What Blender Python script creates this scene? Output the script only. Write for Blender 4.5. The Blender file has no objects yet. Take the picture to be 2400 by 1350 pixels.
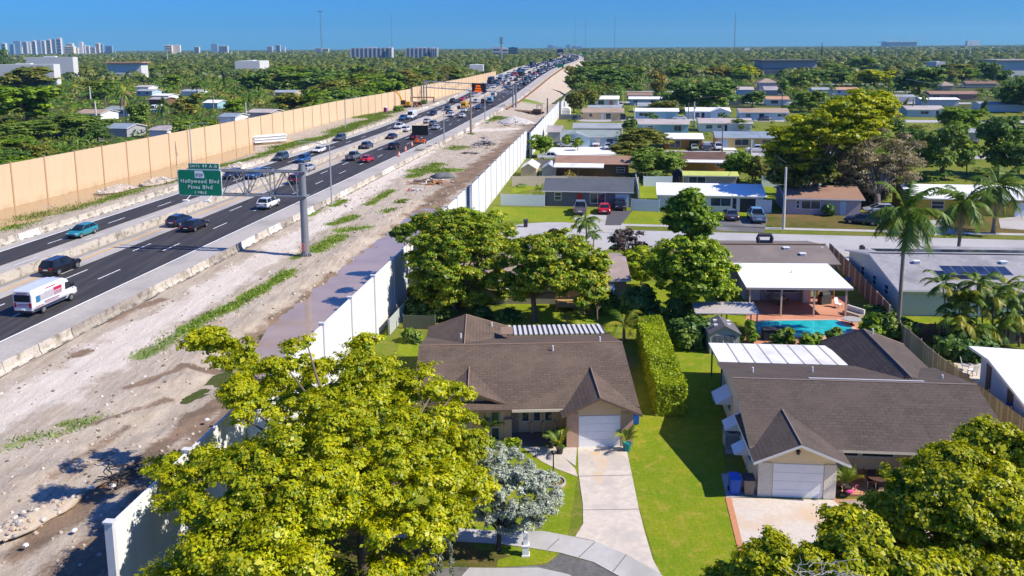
import bpy, math, random, numpy as np
from mathutils import Vector, Matrix
SC=bpy.context.scene; C=SC.collection
rnd=random.Random(11); npr=np.random.RandomState(5)
PI=math.pi; R=math.radians
# ---------------------------------------------------------------- camera model (metres; +Y = where the drone looks)
F=1900.; PT=R(8.7); RO=R(0.4); H=25.0; HY=110.; CX=1200.; CY=HY+F*math.tan(PT)
_f=np.array([0,math.cos(PT),-math.sin(PT)]); _r0=np.array([1.,0,0]); _u0=np.array([0,math.sin(PT),math.cos(PT)])
_r=math.cos(RO)*_r0-math.sin(RO)*_u0; _u=math.sin(RO)*_r0+math.cos(RO)*_u0
def G(x,y,z=0.):
    "ground point (height z) seen at photo pixel x,y"
    d=_f*F+_r*(x-CX)-_u*(y-CY); t=(z-H)/d[2]; p=np.array([0,0,H])+t*d
    return Vector((p[0],p[1],z))
def PX(p):
    d=np.array([p[0],p[1],p[2]-H]); z=d@_f
    return CX+F*(d@_r)/z, CY-F*(d@_u)/z
TH=R(8.3); DV=Vector((math.sin(TH),math.cos(TH),0)); NV=Vector((math.cos(TH),-math.sin(TH),0))
def AS(a,s,z=0.): return NV*a+DV*s+Vector((0,0,z))
def toAS(p): return p[0]*NV.x+p[1]*NV.y, p[0]*DV.x+p[1]*DV.y
def hz(s):
    "height of the motorway along its length"
    xs=[0,230,340,400,470,550,640,5000]; ys=[.9,.9,2.4,4.8,7.8,10.2,10.8,10.8]
    return float(np.interp(s,xs,ys))
def curve(s): return -max(0,s-620)**2*7e-5
def HW(a,s,z=0.): return AS(a+curve(s),s,hz(s)+z)
def hit(x,y):
    "where the ray through pixel x,y meets the motorway surface"
    z=.9
    for _ in range(30):
        p=G(x,y,z); z=.6*z+.4*hz(toAS(p)[1])
    return G(x,y,z)
# ---------------------------------------------------------------- materials
MT={}
def nodes(name):
    m=bpy.data.materials.new(name); m.use_nodes=True; nt=m.node_tree; nt.nodes.clear()
    out=nt.nodes.new('ShaderNodeOutputMaterial'); return m,nt,out
def N(nt,t,**k):
    n=nt.nodes.new(t)
    for a,b in k.items(): setattr(n,a,b)
    return n
def L(nt,a,b): nt.links.new(a,b)
def mixc(nt,fac,a,b,mode='MIX'):
    n=N(nt,'ShaderNodeMix',data_type='RGBA',blend_type=mode)
    for i,v in ((0,fac),(6,a),(7,b)):
        s=n.inputs[i]
        if hasattr(v,'links'): L(nt,v,s)
        else: s.default_value=v if i==0 else (tuple(v)+(1,) if len(v)==3 else v)
    return n.outputs[2]
def coord(nt,kind='Object',scale=(1,1,1)):
    if kind=='World':
        g=N(nt,'ShaderNodeNewGeometry'); o=g.outputs['Position']
    else: o=N(nt,'ShaderNodeTexCoord').outputs[kind]
    mp=N(nt,'ShaderNodeMapping'); mp.inputs['Scale'].default_value=scale; L(nt,o,mp.inputs[0]); return mp.outputs[0]
def noise(nt,vec,scale,detail=4,rough=.6):
    n=N(nt,'ShaderNodeTexNoise'); n.inputs['Scale'].default_value=scale; n.inputs['Detail'].default_value=detail; n.inputs['Roughness'].default_value=rough
    L(nt,vec,n.inputs['Vector']); return n.outputs['Fac']
def ramp(nt,fac,p0,p1):
    n=N(nt,'ShaderNodeMapRange'); n.inputs[1].default_value=p0; n.inputs[2].default_value=p1; n.clamp=True; L(nt,fac,n.inputs[0]); return n.outputs[0]
def bump(nt,h,strength,dist=.05):
    b=N(nt,'ShaderNodeBump'); b.inputs['Strength'].default_value=strength; b.inputs['Distance'].default_value=dist; L(nt,h,b.inputs['Height']); return b.outputs[0]
def pr(nt,out,col,rough=.8,metal=0,normal=None,spec=.35):
    p=N(nt,'ShaderNodeBsdfPrincipled')
    for k,v in (('Base Color',col),('Roughness',rough),('Metallic',metal)):
        if hasattr(v,'links'): L(nt,v,p.inputs[k])
        else: p.inputs[k].default_value=(tuple(v)+(1,) if k=='Base Color' and len(v)==3 else v)
    p.inputs['Specular IOR Level'].default_value=spec
    if normal: L(nt,normal,p.inputs['Normal'])
    L(nt,p.outputs[0],out.inputs[0]); return p
def mat(name,c,rough=.75,var=.18,sc=1.5,metal=0,c2=None,big=.3,coords='World',spec=.35,bmp=0,stretch=(1,1,1)):
    "weathered painted / mineral surface"
    if name in MT: return MT[name]
    m,nt,out=nodes(name); v=coord(nt,coords,stretch)
    a=noise(nt,v,sc*4,5); b=noise(nt,v,sc*big,3)
    lo=tuple(max(0,x*(1-var)) for x in c); hi=tuple(min(1,x*(1+var)) for x in c)
    col=mixc(nt,ramp(nt,a,.3,.7),lo,hi)
    if c2: col=mixc(nt,ramp(nt,b,.48,.68),col,c2)
    pr(nt,out,col,rough,metal,bump(nt,a,bmp) if bmp else None,spec); MT[name]=m; return m
def paint(name,c,rough=.25,metal=.15):
    if name in MT: return MT[name]
    m,nt,out=nodes(name); v=coord(nt,'Object'); a=noise(nt,v,3,3)
    col=mixc(nt,ramp(nt,a,.3,.7),tuple(x*.9 for x in c),tuple(min(1,x*1.05) for x in c))
    p=pr(nt,out,col,rough,metal,spec=.5); p.inputs['Coat Weight'].default_value=.5; p.inputs['Coat Roughness'].default_value=.08
    MT[name]=m; return m
def glass(name='window_glass',c=(.02,.03,.04),rough=.08,spec=.6):
    if name in MT: return MT[name]
    m,nt,out=nodes(name); v=coord(nt,'World'); a=noise(nt,v,.9,2)
    pr(nt,out,mixc(nt,ramp(nt,a,.35,.65),c,tuple(x*2.2 for x in c)),rough,0,spec=spec); MT[name]=m; return m
def leafmat(name,c1,c2,tr=.3,c3=None):
    if name in MT: return MT[name]
    m,nt,out=nodes(name); g=N(nt,'ShaderNodeNewGeometry'); rp=N(nt,'ShaderNodeValToRGB'); L(nt,g.outputs['Random Per Island'],rp.inputs[0])
    e=rp.color_ramp.elements; e[0].color=tuple(c1)+(1,); e[1].color=tuple(c2)+(1,)
    if c3: n=e.new(.93); n.color=tuple(c2)+(1,); e[2].color=tuple(c3)+(1,)
    v=coord(nt,'Object'); a=noise(nt,v,.35,2)
    col=mixc(nt,ramp(nt,a,.35,.65),rp.outputs[0],tuple(x*.8 for x in c1))
    d=N(nt,'ShaderNodeBsdfDiffuse'); t=N(nt,'ShaderNodeBsdfTranslucent'); L(nt,col,d.inputs[0]); L(nt,col,t.inputs[0])
    gl=N(nt,'ShaderNodeBsdfGlossy'); gl.inputs['Roughness'].default_value=.45; gl.inputs[0].default_value=(1,1,1,1)
    x=N(nt,'ShaderNodeMixShader'); x.inputs[0].default_value=min(.5,tr*1.45); L(nt,d.outputs[0],x.inputs[1]); L(nt,t.outputs[0],x.inputs[2])
    y=N(nt,'ShaderNodeMixShader'); y.inputs[0].default_value=.02; L(nt,x.outputs[0],y.inputs[1]); L(nt,gl.outputs[0],y.inputs[2])
    L(nt,y.outputs[0],out.inputs[0]); MT[name]=m; return m
def shingle(name,c,c2,axis=0,row=.24):
    "asphalt shingles: courses run along x (axis 0) or y (axis 1) of the house"
    if name in MT: return MT[name]
    m,nt,out=nodes(name); tc=N(nt,'ShaderNodeTexCoord'); sp=N(nt,'ShaderNodeSeparateXYZ'); L(nt,tc.outputs['Object'],sp.inputs[0])
    cb=N(nt,'ShaderNodeCombineXYZ'); L(nt,sp.outputs[axis],cb.inputs[0]); L(nt,sp.outputs[1-axis],cb.inputs[1])
    br=N(nt,'ShaderNodeTexBrick'); L(nt,cb.outputs[0],br.inputs[0]); br.inputs['Scale'].default_value=1; br.inputs['Brick Width'].default_value=.5; br.inputs['Row Height'].default_value=row
    br.inputs['Mortar Size'].default_value=.028; br.inputs['Mortar Smooth'].default_value=.6
    br.inputs['Color1'].default_value=tuple(x*1.2 for x in c)+(1,); br.inputs['Color2'].default_value=tuple(x*.78 for x in c)+(1,); br.inputs['Mortar'].default_value=tuple(x*.42 for x in c)+(1,)
    v=coord(nt,'World'); a=noise(nt,v,.5,5,.65); b=noise(nt,v,9,4)
    col=mixc(nt,ramp(nt,a,.42,.72),br.outputs[0],c2); col=mixc(nt,ramp(nt,b,.35,.7),col,tuple(x*1.5 for x in c2),'MIX') if False else mixc(nt,.35,col,mixc(nt,ramp(nt,b,.3,.7),tuple(x*.5 for x in c),tuple(x*1.5 for x in c)))
    pr(nt,out,col,.9,0,bump(nt,br.outputs['Fac'],-.4,.03),.2); MT[name]=m; return m
# ---------------------------------------------------------------- mesh building
class MB:
    def __init__(s): s.v=[];s.f=[];s.m=[]
    def add(s,vs,fs,mi=0):
        o=len(s.v); s.v+= [tuple(p) for p in vs]; s.f+=[tuple(i+o for i in f) for f in fs]; s.m+=[mi]*len(fs); return s
    def box(s,x0,y0,z0,x1,y1,z1,mi=0):
        return s.add([(x0,y0,z0),(x1,y0,z0),(x1,y1,z0),(x0,y1,z0),(x0,y0,z1),(x1,y0,z1),(x1,y1,z1),(x0,y1,z1)],
            [(0,3,2,1),(4,5,6,7),(0,1,5,4),(1,2,6,5),(2,3,7,6),(3,0,4,7)],mi)
    def poly(s,pts,mi=0): return s.add(pts,[tuple(range(len(pts)))],mi)
    def slab(s,pts,t,mi=0,mis=None):
        "polygon thickened straight down by t"
        n=len(pts); b=[(p[0],p[1],p[2]-t) for p in pts]; mis=mi if mis is None else mis
        s.add(list(pts)+b,[tuple(range(n))],mi); o=len(s.v)-2*n
        s.f.append(tuple(o+n+i for i in reversed(range(n)))); s.m.append(mis)
        for i in range(n):
            j=(i+1)%n; s.f.append((o+i,o+n+i,o+n+j,o+j)); s.m.append(mis)
        return s
    def prism(s,pts2,z0,z1,mi=0):
        return s.slab([(p[0],p[1],z1) for p in pts2],z1-z0,mi)
    def cyl(s,p0,p1,r0,r1=None,n=10,mi=0,cap=True):
        r1=r0 if r1 is None else r1; p0=Vector(p0);p1=Vector(p1); d=(p1-p0).normalized(); u=d.orthogonal().normalized(); w=d.cross(u)
        vs=[]
        for p,r in ((p0,r0),(p1,r1)):
            for i in range(n):
                a=2*PI*i/n; vs.append(p+u*r*math.cos(a)+w*r*math.sin(a))
        fs=[(i,(i+1)%n,n+(i+1)%n,n+i) for i in range(n)]
        if cap: fs+=[tuple(reversed(range(n))),tuple(range(n,2*n))]
        return s.add(vs,fs,mi)
    def tube(s,pts,rs,n=7,mi=0):
        if not hasattr(rs,'__len__'): rs=[rs]*len(pts)
        pts=[Vector(p) for p in pts]; vs=[]; u=None
        for k,p in enumerate(pts):
            d=(pts[min(k+1,len(pts)-1)]-pts[max(k-1,0)]).normalized()
            u=d.orthogonal().normalized() if u is None else (u-d*u.dot(d)).normalized()
            w=d.cross(u)
            for i in range(n):
                a=2*PI*i/n; vs.append(p+(u*math.cos(a)+w*math.sin(a))*rs[k])
        fs=[]
        for k in range(len(pts)-1):
            for i in range(n):
                fs.append((k*n+i,k*n+(i+1)%n,(k+1)*n+(i+1)%n,(k+1)*n+i))
        fs+=[tuple(reversed(range(n))),tuple(range((len(pts)-1)*n,len(pts)*n))]
        return s.add(vs,fs,mi)
    def loft(s,rings,mi=0,cap=True):
        n=len(rings[0]); vs=[p for r in rings for p in r]; fs=[]
        for k in range(len(rings)-1):
            for i in range(n): fs.append((k*n+i,k*n+(i+1)%n,(k+1)*n+(i+1)%n,(k+1)*n+i))
        if cap: fs+=[tuple(reversed(range(n))),tuple(range((len(rings)-1)*n,len(rings)*n))]
        return s.add(vs,fs,mi)
    def lathe(s,prof,c=(0,0,0),n=14,mi=0):
        return s.loft([[(c[0]+r*math.cos(2*PI*i/n),c[1]+r*math.sin(2*PI*i/n),c[2]+z) for i in range(n)] for r,z in prof],mi)
    def build(s,name,mats,parent=None,loc=None,rotz=0,smooth=False):
        me=bpy.data.meshes.new(name); me.from_pydata([tuple(p) for p in s.v],[],s.f)
        mats=mats if isinstance(mats,(list,tuple)) else [mats]
        for m in mats: me.materials.append(m)
        if len(mats)>1: me.polygons.foreach_set('material_index',s.m)
        if smooth: me.polygons.foreach_set('use_smooth',[True]*len(s.f))
        me.update(); o=bpy.data.objects.new(name,me); C.objects.link(o)
        if parent: o.parent=parent
        if loc is not None: o.location=loc
        o.rotation_euler=(0,0,rotz); return o
def tag(o,label=None,cat=None,group=None,kind=None):
    if label: o['label']=label
    if cat: o['category']=cat
    if group: o['group']=group
    if kind: o['kind']=kind
    return o
def thing(name,label,cat,loc=(0,0,0),rotz=0,group=None):
    o=bpy.data.objects.new(name,None); C.objects.link(o); o.location=loc; o.rotation_euler=(0,0,rotz); o.empty_display_size=.3
    return tag(o,label,cat,group)
def copy_tree(o,parent=None):
    c=o.copy(); C.objects.link(c)
    if parent: c.parent=parent
    for ch in list(o.children): copy_tree(ch,c)
    return c
def drop_tree(o):
    for ch in list(o.children): drop_tree(ch)
    bpy.data.objects.remove(o)
def struct(name,mb,m,**k): return tag(mb.build(name,m,**k),kind='structure')
_zn=[0]
def sheet(name,pts,m,z=0.,jit=0):
    "flat ground sheet through photo pixels"
    _zn[0]+=1; z+=_zn[0]*.0007; mb=MB(); P=[G(x,y,z) for x,y in pts]
    if jit:
        Q=[]
        for i in range(len(P)):
            a,b=P[i],P[(i+1)%len(P)]; n=max(1,int((b-a).length/.5)); w=Vector((-(b-a).y,(b-a).x,0)).normalized()
            Q+=[a.lerp(b,k/n)+w*rnd.uniform(-jit,jit) for k in range(n)]
        P=Q
    ar=sum(P[i].x*P[(i+1)%len(P)].y-P[(i+1)%len(P)].x*P[i].y for i in range(len(P)))
    if ar<0: P.reverse()
    return struct(name,mb.poly(P),m)
def fastmesh(name,V,nf,k,mi,mats,parent=None,loc=None,rotz=0):
    "V: (nf*k,3) vertices, nf faces with k corners each"
    me=bpy.data.meshes.new(name); me.vertices.add(nf*k); me.vertices.foreach_set('co',V.astype(np.float32).ravel())
    me.loops.add(nf*k); me.loops.foreach_set('vertex_index',np.arange(nf*k,dtype=np.int32))
    me.polygons.add(nf); me.polygons.foreach_set('loop_start',np.arange(0,nf*k,k,dtype=np.int32))
    for m in mats: me.materials.append(m)
    if mi is not None: me.polygons.foreach_set('material_index',mi.astype(np.int32))
    me.update(calc_edges=True); o=bpy.data.objects.new(name,me); C.objects.link(o)
    if parent: o.parent=parent
    if loc is not None: o.location=loc
    o.rotation_euler=(0,0,rotz); return o
# ---------------------------------------------------------------- camera, sun, sky
cam=bpy.data.cameras.new('camera'); co=bpy.data.objects.new('camera',cam); C.objects.link(co); SC.camera=co
M=Matrix(((_r[0],_u[0],-_f[0],0),(_r[1],_u[1],-_f[1],0),(_r[2],_u[2],-_f[2],H),(0,0,0,1))); co.matrix_world=M
cam.sensor_width=36; cam.lens=F/2400*36; cam.shift_y=(CY-675)/2400
cam.clip_start=.5; cam.clip_end=30000
SUN_EL=R(43.5); SUN_AZ=R(-15)      # azimuth of the sun measured from +X
sd=Vector((math.cos(SUN_EL)*math.cos(SUN_AZ),math.cos(SUN_EL)*math.sin(SUN_AZ),math.sin(SUN_EL)))
sl=bpy.data.lights.new('sun','SUN'); sl.energy=5.0; sl.angle=R(.5); sl.color=(1,.93,.80); so=bpy.data.objects.new('sun',sl); C.objects.link(so)
so.rotation_euler=(-sd).to_track_quat('-Z','Y').to_euler()
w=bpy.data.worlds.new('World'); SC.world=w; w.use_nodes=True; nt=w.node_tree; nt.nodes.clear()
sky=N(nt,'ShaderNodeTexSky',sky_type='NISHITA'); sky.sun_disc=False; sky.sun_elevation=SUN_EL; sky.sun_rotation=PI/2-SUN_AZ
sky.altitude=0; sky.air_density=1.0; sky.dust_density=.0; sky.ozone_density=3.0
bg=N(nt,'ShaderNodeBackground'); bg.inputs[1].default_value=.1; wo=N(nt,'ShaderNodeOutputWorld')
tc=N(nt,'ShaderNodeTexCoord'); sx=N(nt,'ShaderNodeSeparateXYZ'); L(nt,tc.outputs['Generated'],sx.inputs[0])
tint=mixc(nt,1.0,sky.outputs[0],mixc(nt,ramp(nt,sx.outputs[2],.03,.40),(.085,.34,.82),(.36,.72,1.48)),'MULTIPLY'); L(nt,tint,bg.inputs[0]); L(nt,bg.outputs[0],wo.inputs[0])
SC.view_settings.view_transform='Standard'; SC.view_settings.look='None'; SC.view_settings.exposure=.47; SC.view_settings.gamma=1
SC.render.engine='CYCLES'
# ---------------------------------------------------------------- palette
WALLS=[(28.2,-21.1),(60.8,-21.6),(73,-21.75),(108.4,-22.4),(180,-23.8),(290,-26.1),(350,-27.5)]
def wall_a(s): return float(np.interp(s,[p[0] for p in WALLS],[p[1] for p in WALLS]))
def grassmat(name,c1,c2,c3,dirt,thr=(.55,.75)):
    m,nt,out=nodes(name); v=coord(nt,'World'); a=noise(nt,v,.22,5,.65); b=noise(nt,v,5,5,.75); d=noise(nt,v,.09,4); e=noise(nt,v,1.3,3)
    col=mixc(nt,ramp(nt,a,.36,.64),c1,c2); col=mixc(nt,ramp(nt,e,.48,.74),col,c3); col=mixc(nt,ramp(nt,b,.3,.7),mixc(nt,1,col,(.62,.66,.6),'MULTIPLY'),col)
    if dirt: col=mixc(nt,ramp(nt,d,*thr),col,dirt)
    pr(nt,out,col,.95,0,bump(nt,b,.7,.08),.1); return m
G_LAWN=grassmat('lawn_grass',(.175,.265,.012),(.265,.30,.014),(.36,.315,.045),None)
G_BASE=grassmat('yard_grass',(.15,.20,.018),(.20,.225,.028),(.27,.235,.06),(.24,.19,.10))
G_FAR=grassmat('far_ground',(.06,.09,.02),(.1,.11,.03),(.12,.11,.05),(.2,.18,.14))
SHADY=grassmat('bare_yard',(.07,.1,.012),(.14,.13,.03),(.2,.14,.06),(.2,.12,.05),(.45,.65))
CONC=mat('concrete',(.42,.39,.36),.85,.1,.8,c2=(.33,.3,.275),bmp=.08)
CONC_D=mat('drive_concrete',(.56,.485,.405),.85,.12,.7,c2=(.43,.385,.34),big=.6,bmp=.08)
ASPH=mat('new_asphalt',(.036,.033,.036),.85,.22,2,c2=(.060,.055,.056),big=.7,bmp=.08,stretch=(1.2,.06,1))
ASPH_O=mat('street_asphalt',(.40,.385,.38),.9,.08,.6,c2=(.34,.325,.32),big=.25,bmp=.08)
ASPH_W=mat('patched_asphalt',(.12,.115,.11),.9,.25,1,c2=(.2,.19,.18),bmp=.1)
ROADC=mat('road_concrete',(.40,.365,.33),.85,.1,.7,c2=(.31,.285,.26),big=.2,bmp=.06)
WHITE_M=mat('white_marking',(.78,.78,.76),.7,.05,2)
YEL_M=mat('yellow_marking',(.75,.40,.06),.7,.08,2)
BARR=mat('barrier_concrete',(.47,.42,.35),.9,.14,1.2,c2=(.2,.17,.13),big=.9,coords='World',bmp=.2)
def wallmat(name,c,dirt,base):
    "cast panel: tone differs panel by panel, rain streaks below the cap, splash at the foot"
    m,nt,out=nodes(name); tc=N(nt,'ShaderNodeTexCoord'); oi=N(nt,'ShaderNodeObjectInfo'); v=coord(nt,'World'); sv=coord(nt,'World',(1,1,.07)); st=noise(nt,sv,1.7,5,.7); a=noise(nt,v,.8,4); sp=N(nt,'ShaderNodeSeparateXYZ'); L(nt,tc.outputs['Object'],sp.inputs[0])
    col=mixc(nt,oi.outputs['Random'],tuple(x*.95 for x in c),tuple(min(1,x*1.03) for x in c)); col=mixc(nt,ramp(nt,st,.50,.80),col,dirt)
    f=N(nt,'ShaderNodeMath',operation='MULTIPLY'); L(nt,ramp(nt,sp.outputs[2],1.3,0.1),f.inputs[0]); L(nt,ramp(nt,a,.35,.7),f.inputs[1]); col=mixc(nt,f.outputs[0],col,base); pr(nt,out,col,.85,0,bump(nt,a,.08),.2); MT[name]=m; return m
WWALL=wallmat('white_panel',(.67,.67,.66),(.56,.56,.54),(.45,.42,.37))
WPOST=mat('white_post',(.56,.56,.57),.8,.05,1)
TANW=wallmat('tan_panel',(.59,.445,.285),(.50,.37,.235),(.42,.30,.19))
TANP=mat('tan_post',(.42,.27,.15),.85,.05,1)
# ---------------------------------------------------------------- ground to the horizon
struct('ground',MB().poly([(-12000,-60,-.03),(12000,-60,-.03),(12000,16000,-.03),(-12000,16000,-.03)]),G_FAR)
struct('yard_ground',MB().poly([AS(-22,15),AS(120,15),AS(150,330),AS(-27,352),AS(-23.5,180)]),G_BASE)
# ---------------------------------------------------------------- building-site strip between motorway and wall
def dirtmat(name,sand,dark):
    m,nt,out=nodes(name); at=N(nt,'ShaderNodeVertexColor',layer_name='mask'); sp=N(nt,'ShaderNodeSeparateColor'); L(nt,at.outputs[0],sp.inputs[0])
    v=coord(nt,'World'); tv=N(nt,'ShaderNodeMapping'); tv.inputs['Rotation'].default_value=(0,0,TH); tv.inputs['Scale'].default_value=(1,.12,1); L(nt,v,tv.inputs[0])
    a=noise(nt,v,.35,6,.7); b=noise(nt,v,3.5,5,.75); st=noise(nt,tv.outputs[0],2.2,5,.65)
    base=mixc(nt,ramp(nt,a,.3,.7),sand,tuple(x*.80 for x in sand)); base=mixc(nt,ramp(nt,st,.42,.75),base,dark)
    base=mixc(nt,ramp(nt,b,.5,.75),base,tuple(x*.62 for x in sand))
    def th(chan,lo=.12):
        add=N(nt,'ShaderNodeMath',operation='ADD'); L(nt,sp.outputs[chan],add.inputs[0]); k=N(nt,'ShaderNodeMath',operation='MULTIPLY_ADD'); L(nt,b,k.inputs[0]); k.inputs[1].default_value=.9; k.inputs[2].default_value=-.45; L(nt,k.outputs[0],add.inputs[1]); return ramp(nt,add.outputs[0],.32,.68)
    pale=mixc(nt,ramp(nt,st,.35,.7),(.64,.565,.49),(.52,.45,.375)); base=mixc(nt,th(2),base,pale)
    mud=mixc(nt,ramp(nt,a,.35,.65),(.27,.185,.125),(.16,.115,.08)); base=mixc(nt,th(1),base,mud)
    gr=mixc(nt,ramp(nt,b,.3,.7),(.07,.15,.012),(.20,.27,.03)); base=mixc(nt,th(0),base,gr)
    hh=mixc(nt,.5,b,st); pr(nt,out,base,.95,0,bump(nt,b,.9,.14),.12); return m
DIRT=dirtmat('site_dirt',(.52,.44,.35),(.31,.24,.175))
def dseg(x,y,p,q):
    dx,dy=q[0]-p[0],q[1]-p[1]; l=dx*dx+dy*dy+1e-9; t=np.clip(((x-p[0])*dx+(y-p[1])*dy)/l,0,1); return np.hypot(x-p[0]-t*dx,y-p[1]-t*dy)
def vnoise(x,y,sc,seed):
    r=np.random.RandomState(seed); out=0
    for k in range(5):
        f=sc*2**k*.7; th=r.rand()*6.28; ph=r.rand(2)*6.28
        out=out+(np.sin((x*math.cos(th)+y*math.sin(th))*f+ph[0])*np.cos((-x*math.sin(th)+y*math.cos(th))*f*1.1+ph[1]))/1.6**k
    return out
def dirt_grid(name,afun,s0,s1,na,ds,zfun,strokes,m):
    ss=[];s=s0
    while s<s1: ss.append(s); s+=max(.35,ds*s)
    ss.append(s1); X=[];Y=[];A=[];S=[]
    for s in ss:
        a0,a1=afun(s)
        for i in range(na):
            a=a0+(a1-a0)*i/(na-1); p=AS(a+(curve(s)),s); X.append(p.x);Y.append(p.y);A.append(a);S.append(s)
    X,Y,A,S=map(np.array,(X,Y,A,S)); Z=zfun(A,S,X,Y)
    mk=np.zeros((len(X),4)); mk[:,3]=1
    for ch,p,q,w,k in strokes:
        P=G(*p,.4);Q=G(*q,.4); d=dseg(X,Y,P,Q); d=d+vnoise(X,Y,1.1,ch*7+3)*.28*w
        mk[:,ch]=np.maximum(mk[:,ch],k*np.clip(1.35-d/w,0,1))
    n=len(ss); me=bpy.data.meshes.new(name); fs=[(j*na+i,j*na+i+1,(j+1)*na+i+1,(j+1)*na+i) for j in range(n-1) for i in range(na-1)]
    me.from_pydata(list(zip(X,Y,Z)),[],fs); me.polygons.foreach_set('use_smooth',[True]*len(fs)); ca=me.color_attributes.new('mask','FLOAT_COLOR','POINT'); ca.data.foreach_set('color',mk.ravel().astype(np.float32)); me.materials.append(m)
    o=bpy.data.objects.new(name,me); C.objects.link(o); return tag(o,kind='structure')
def zsite(A,S,X,Y):
    wa=np.interp(S,[p[0] for p in WALLS],[p[1] for p in WALLS]); top=np.interp(S,[0,230,340,400,470,550,640,5000],[.9,.9,2.4,4.8,7.8,10.2,10.8,10.8])
    u=(A+46.3)/(wa+46.3); foot=np.interp(S,[0,120,240,5000],[.55,.6,.25,.1])
    z=np.where(S<230,.8+(foot-.8)*np.clip(u/.45,0,1), top-.1+(foot-top+.1)*np.clip(u/.62,0,1))
    ditch=np.clip((u-.50)/.10,0,1)*np.clip((135-S)/20,0,1)*np.clip((S-38)/14,.55,1); z=z-ditch*.62+vnoise(X,Y,1.6,14)*.10*np.clip((u-.42)/.1,0,1)*np.clip((.74-u)/.1,0,1)
    z=z+vnoise(X,Y,1.2,4)*.035+vnoise(A*2.2,S*.22,1.3,9)*.035*np.clip((u-.1)*6,0,1)
    return z
GR,MU,PA=0,1,2
SITE=[(GR,(436,775),(560,715),1.1,1),(GR,(560,715),(685,637),1.0,1),(GR,(735,590),(800,556),1.5,1),(GR,(800,545),(860,535),1.6,.75),(GR,(780,531),(833,511),1.3,.9),(GR,(863,485),(918,449),.9,.9),(GR,(900,500),(920,492),1.2,.8),
 (GR,(780,488),(807,474),1.0,.9),(GR,(725,512),(745,500),.8,.8),(GR,(984,404),(1055,400),3.2,1),(GR,(960,419),(984,410),1.4,.9),(GR,(1115,290),(1172,280),3.5,1),(GR,(1060,352),(1085,345),2.5,.6),
 (GR,(330,842),(432,782),1.2,.62),(GR,(30,1050),(90,1030),.9,.55),(GR,(120,1030),(230,985),.8,.55),(GR,(150,1000),(190,995),.7,.6),(GR,(1000,398),(1030,385),2,.7),(GR,(1225,245),(1290,215),10,.9),(GR,(1232,225),(1300,190),9,.9),(GR,(690,610),(730,590),.9,.7),(GR,(930,478),(950,470),.8,.8),
 (PA,(-100,1010),(110,930),3.4,1),(PA,(110,930),(330,790),3.0,1),(PA,(330,790),(560,650),2.4,1),(PA,(560,650),(760,520),2.2,1),(PA,(760,520),(900,425),2.3,1),(PA,(900,425),(1040,330),2.4,1),(PA,(1040,330),(1110,302),3,.9),(PA,(1100,310),(1230,300),4,.8),
 (MU,(300,915),(420,868),.55,.8),(MU,(430,860),(540,862),.5,.9),(MU,(220,1000),(400,930),.5,.7),(MU,(600,790),(720,700),1.5,.9),(MU,(720,700),(930,545),1.6,1),(MU,(930,545),(1060,440),2.2,1),(MU,(1060,440),(1200,335),3,.9),(MU,(1200,335),(1255,290),5,.6),(MU,(545,905),(330,1080),1.1,.9),(MU,(330,1080),(30,1300),1.2,.8),
 (MU,(250,760),(370,712),1.0,.7),(MU,(185,842),(205,835),.7,.8),(MU,(560,600),(640,560),.6,.5),(MU,(150,1120),(260,1060),.6,.5),(MU,(560,930),(380,1120),1.6,.75),(MU,(380,1120),(120,1390),2.2,.7),(MU,(300,1000),(120,1120),.5,.6),(MU,(40,1010),(200,900),.35,.4)]
dirt_grid('site_ground',lambda s:(-46.3,wall_a(s)-.1),21,352,64,.0055,zsite,SITE,DIRT)
def zfar(A,S,X,Y):
    top=np.interp(S,[0,230,340,400,470,550,640,5000],[.9,.9,2.4,4.8,7.8,10.2,10.8,10.8]); u=(A+46.3)/12.
    return top-.1+(.05-top+.1)*np.clip(u,0,1)+vnoise(X,Y,.5,4)*.15
dirt_grid('embankment_right',lambda s:(-46.3,-34.3),351,900,14,.008,zfar,[(GR,(1280,190),(1330,160),14,1),(GR,(1320,168),(1335,150),18,1),(GR,(1335,160),(1350,145),14,1)],DIRT)
def zl(A,S,X,Y):
    top=np.interp(S,[0,230,340,400,470,550,640,5000],[.9,.9,2.4,4.8,7.8,10.2,10.8,10.8]); u=np.clip((-78.2-A)/12.,0,1)
    return top-.06+(.9-top)*u*np.clip((S-230)/60,0,1)-np.clip((u-.35)/.3,0,1)*np.clip((225-S)/25,0,1)*.28+vnoise(X,Y,.8,6)*.05
LEFTV=[(GR,(30,515),(200,480),2.5,1),(GR,(200,480),(320,445),2.2,1),(GR,(0,540),(60,525),2.5,.9),(GR,(360,430),(410,425),2,1),(GR,(330,440),(400,428),1.5,.7),(GR,(515,390),(620,365),1.5,.8),(GR,(620,362),(740,325),2.2,.9),(GR,(640,345),(700,332),2,1),(GR,(740,330),(830,300),2,.6),(GR,(780,312),(900,275),3,.8),(GR,(840,278),(930,262),3,.9),(GR,(990,230),(1060,215),6,.8),(GR,(850,330),(900,320),2,.8)]
dirt_grid('verge_left',lambda s:(-100.0,-78.2),84,900,34,.009,zl,LEFTV,DIRT)
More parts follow.
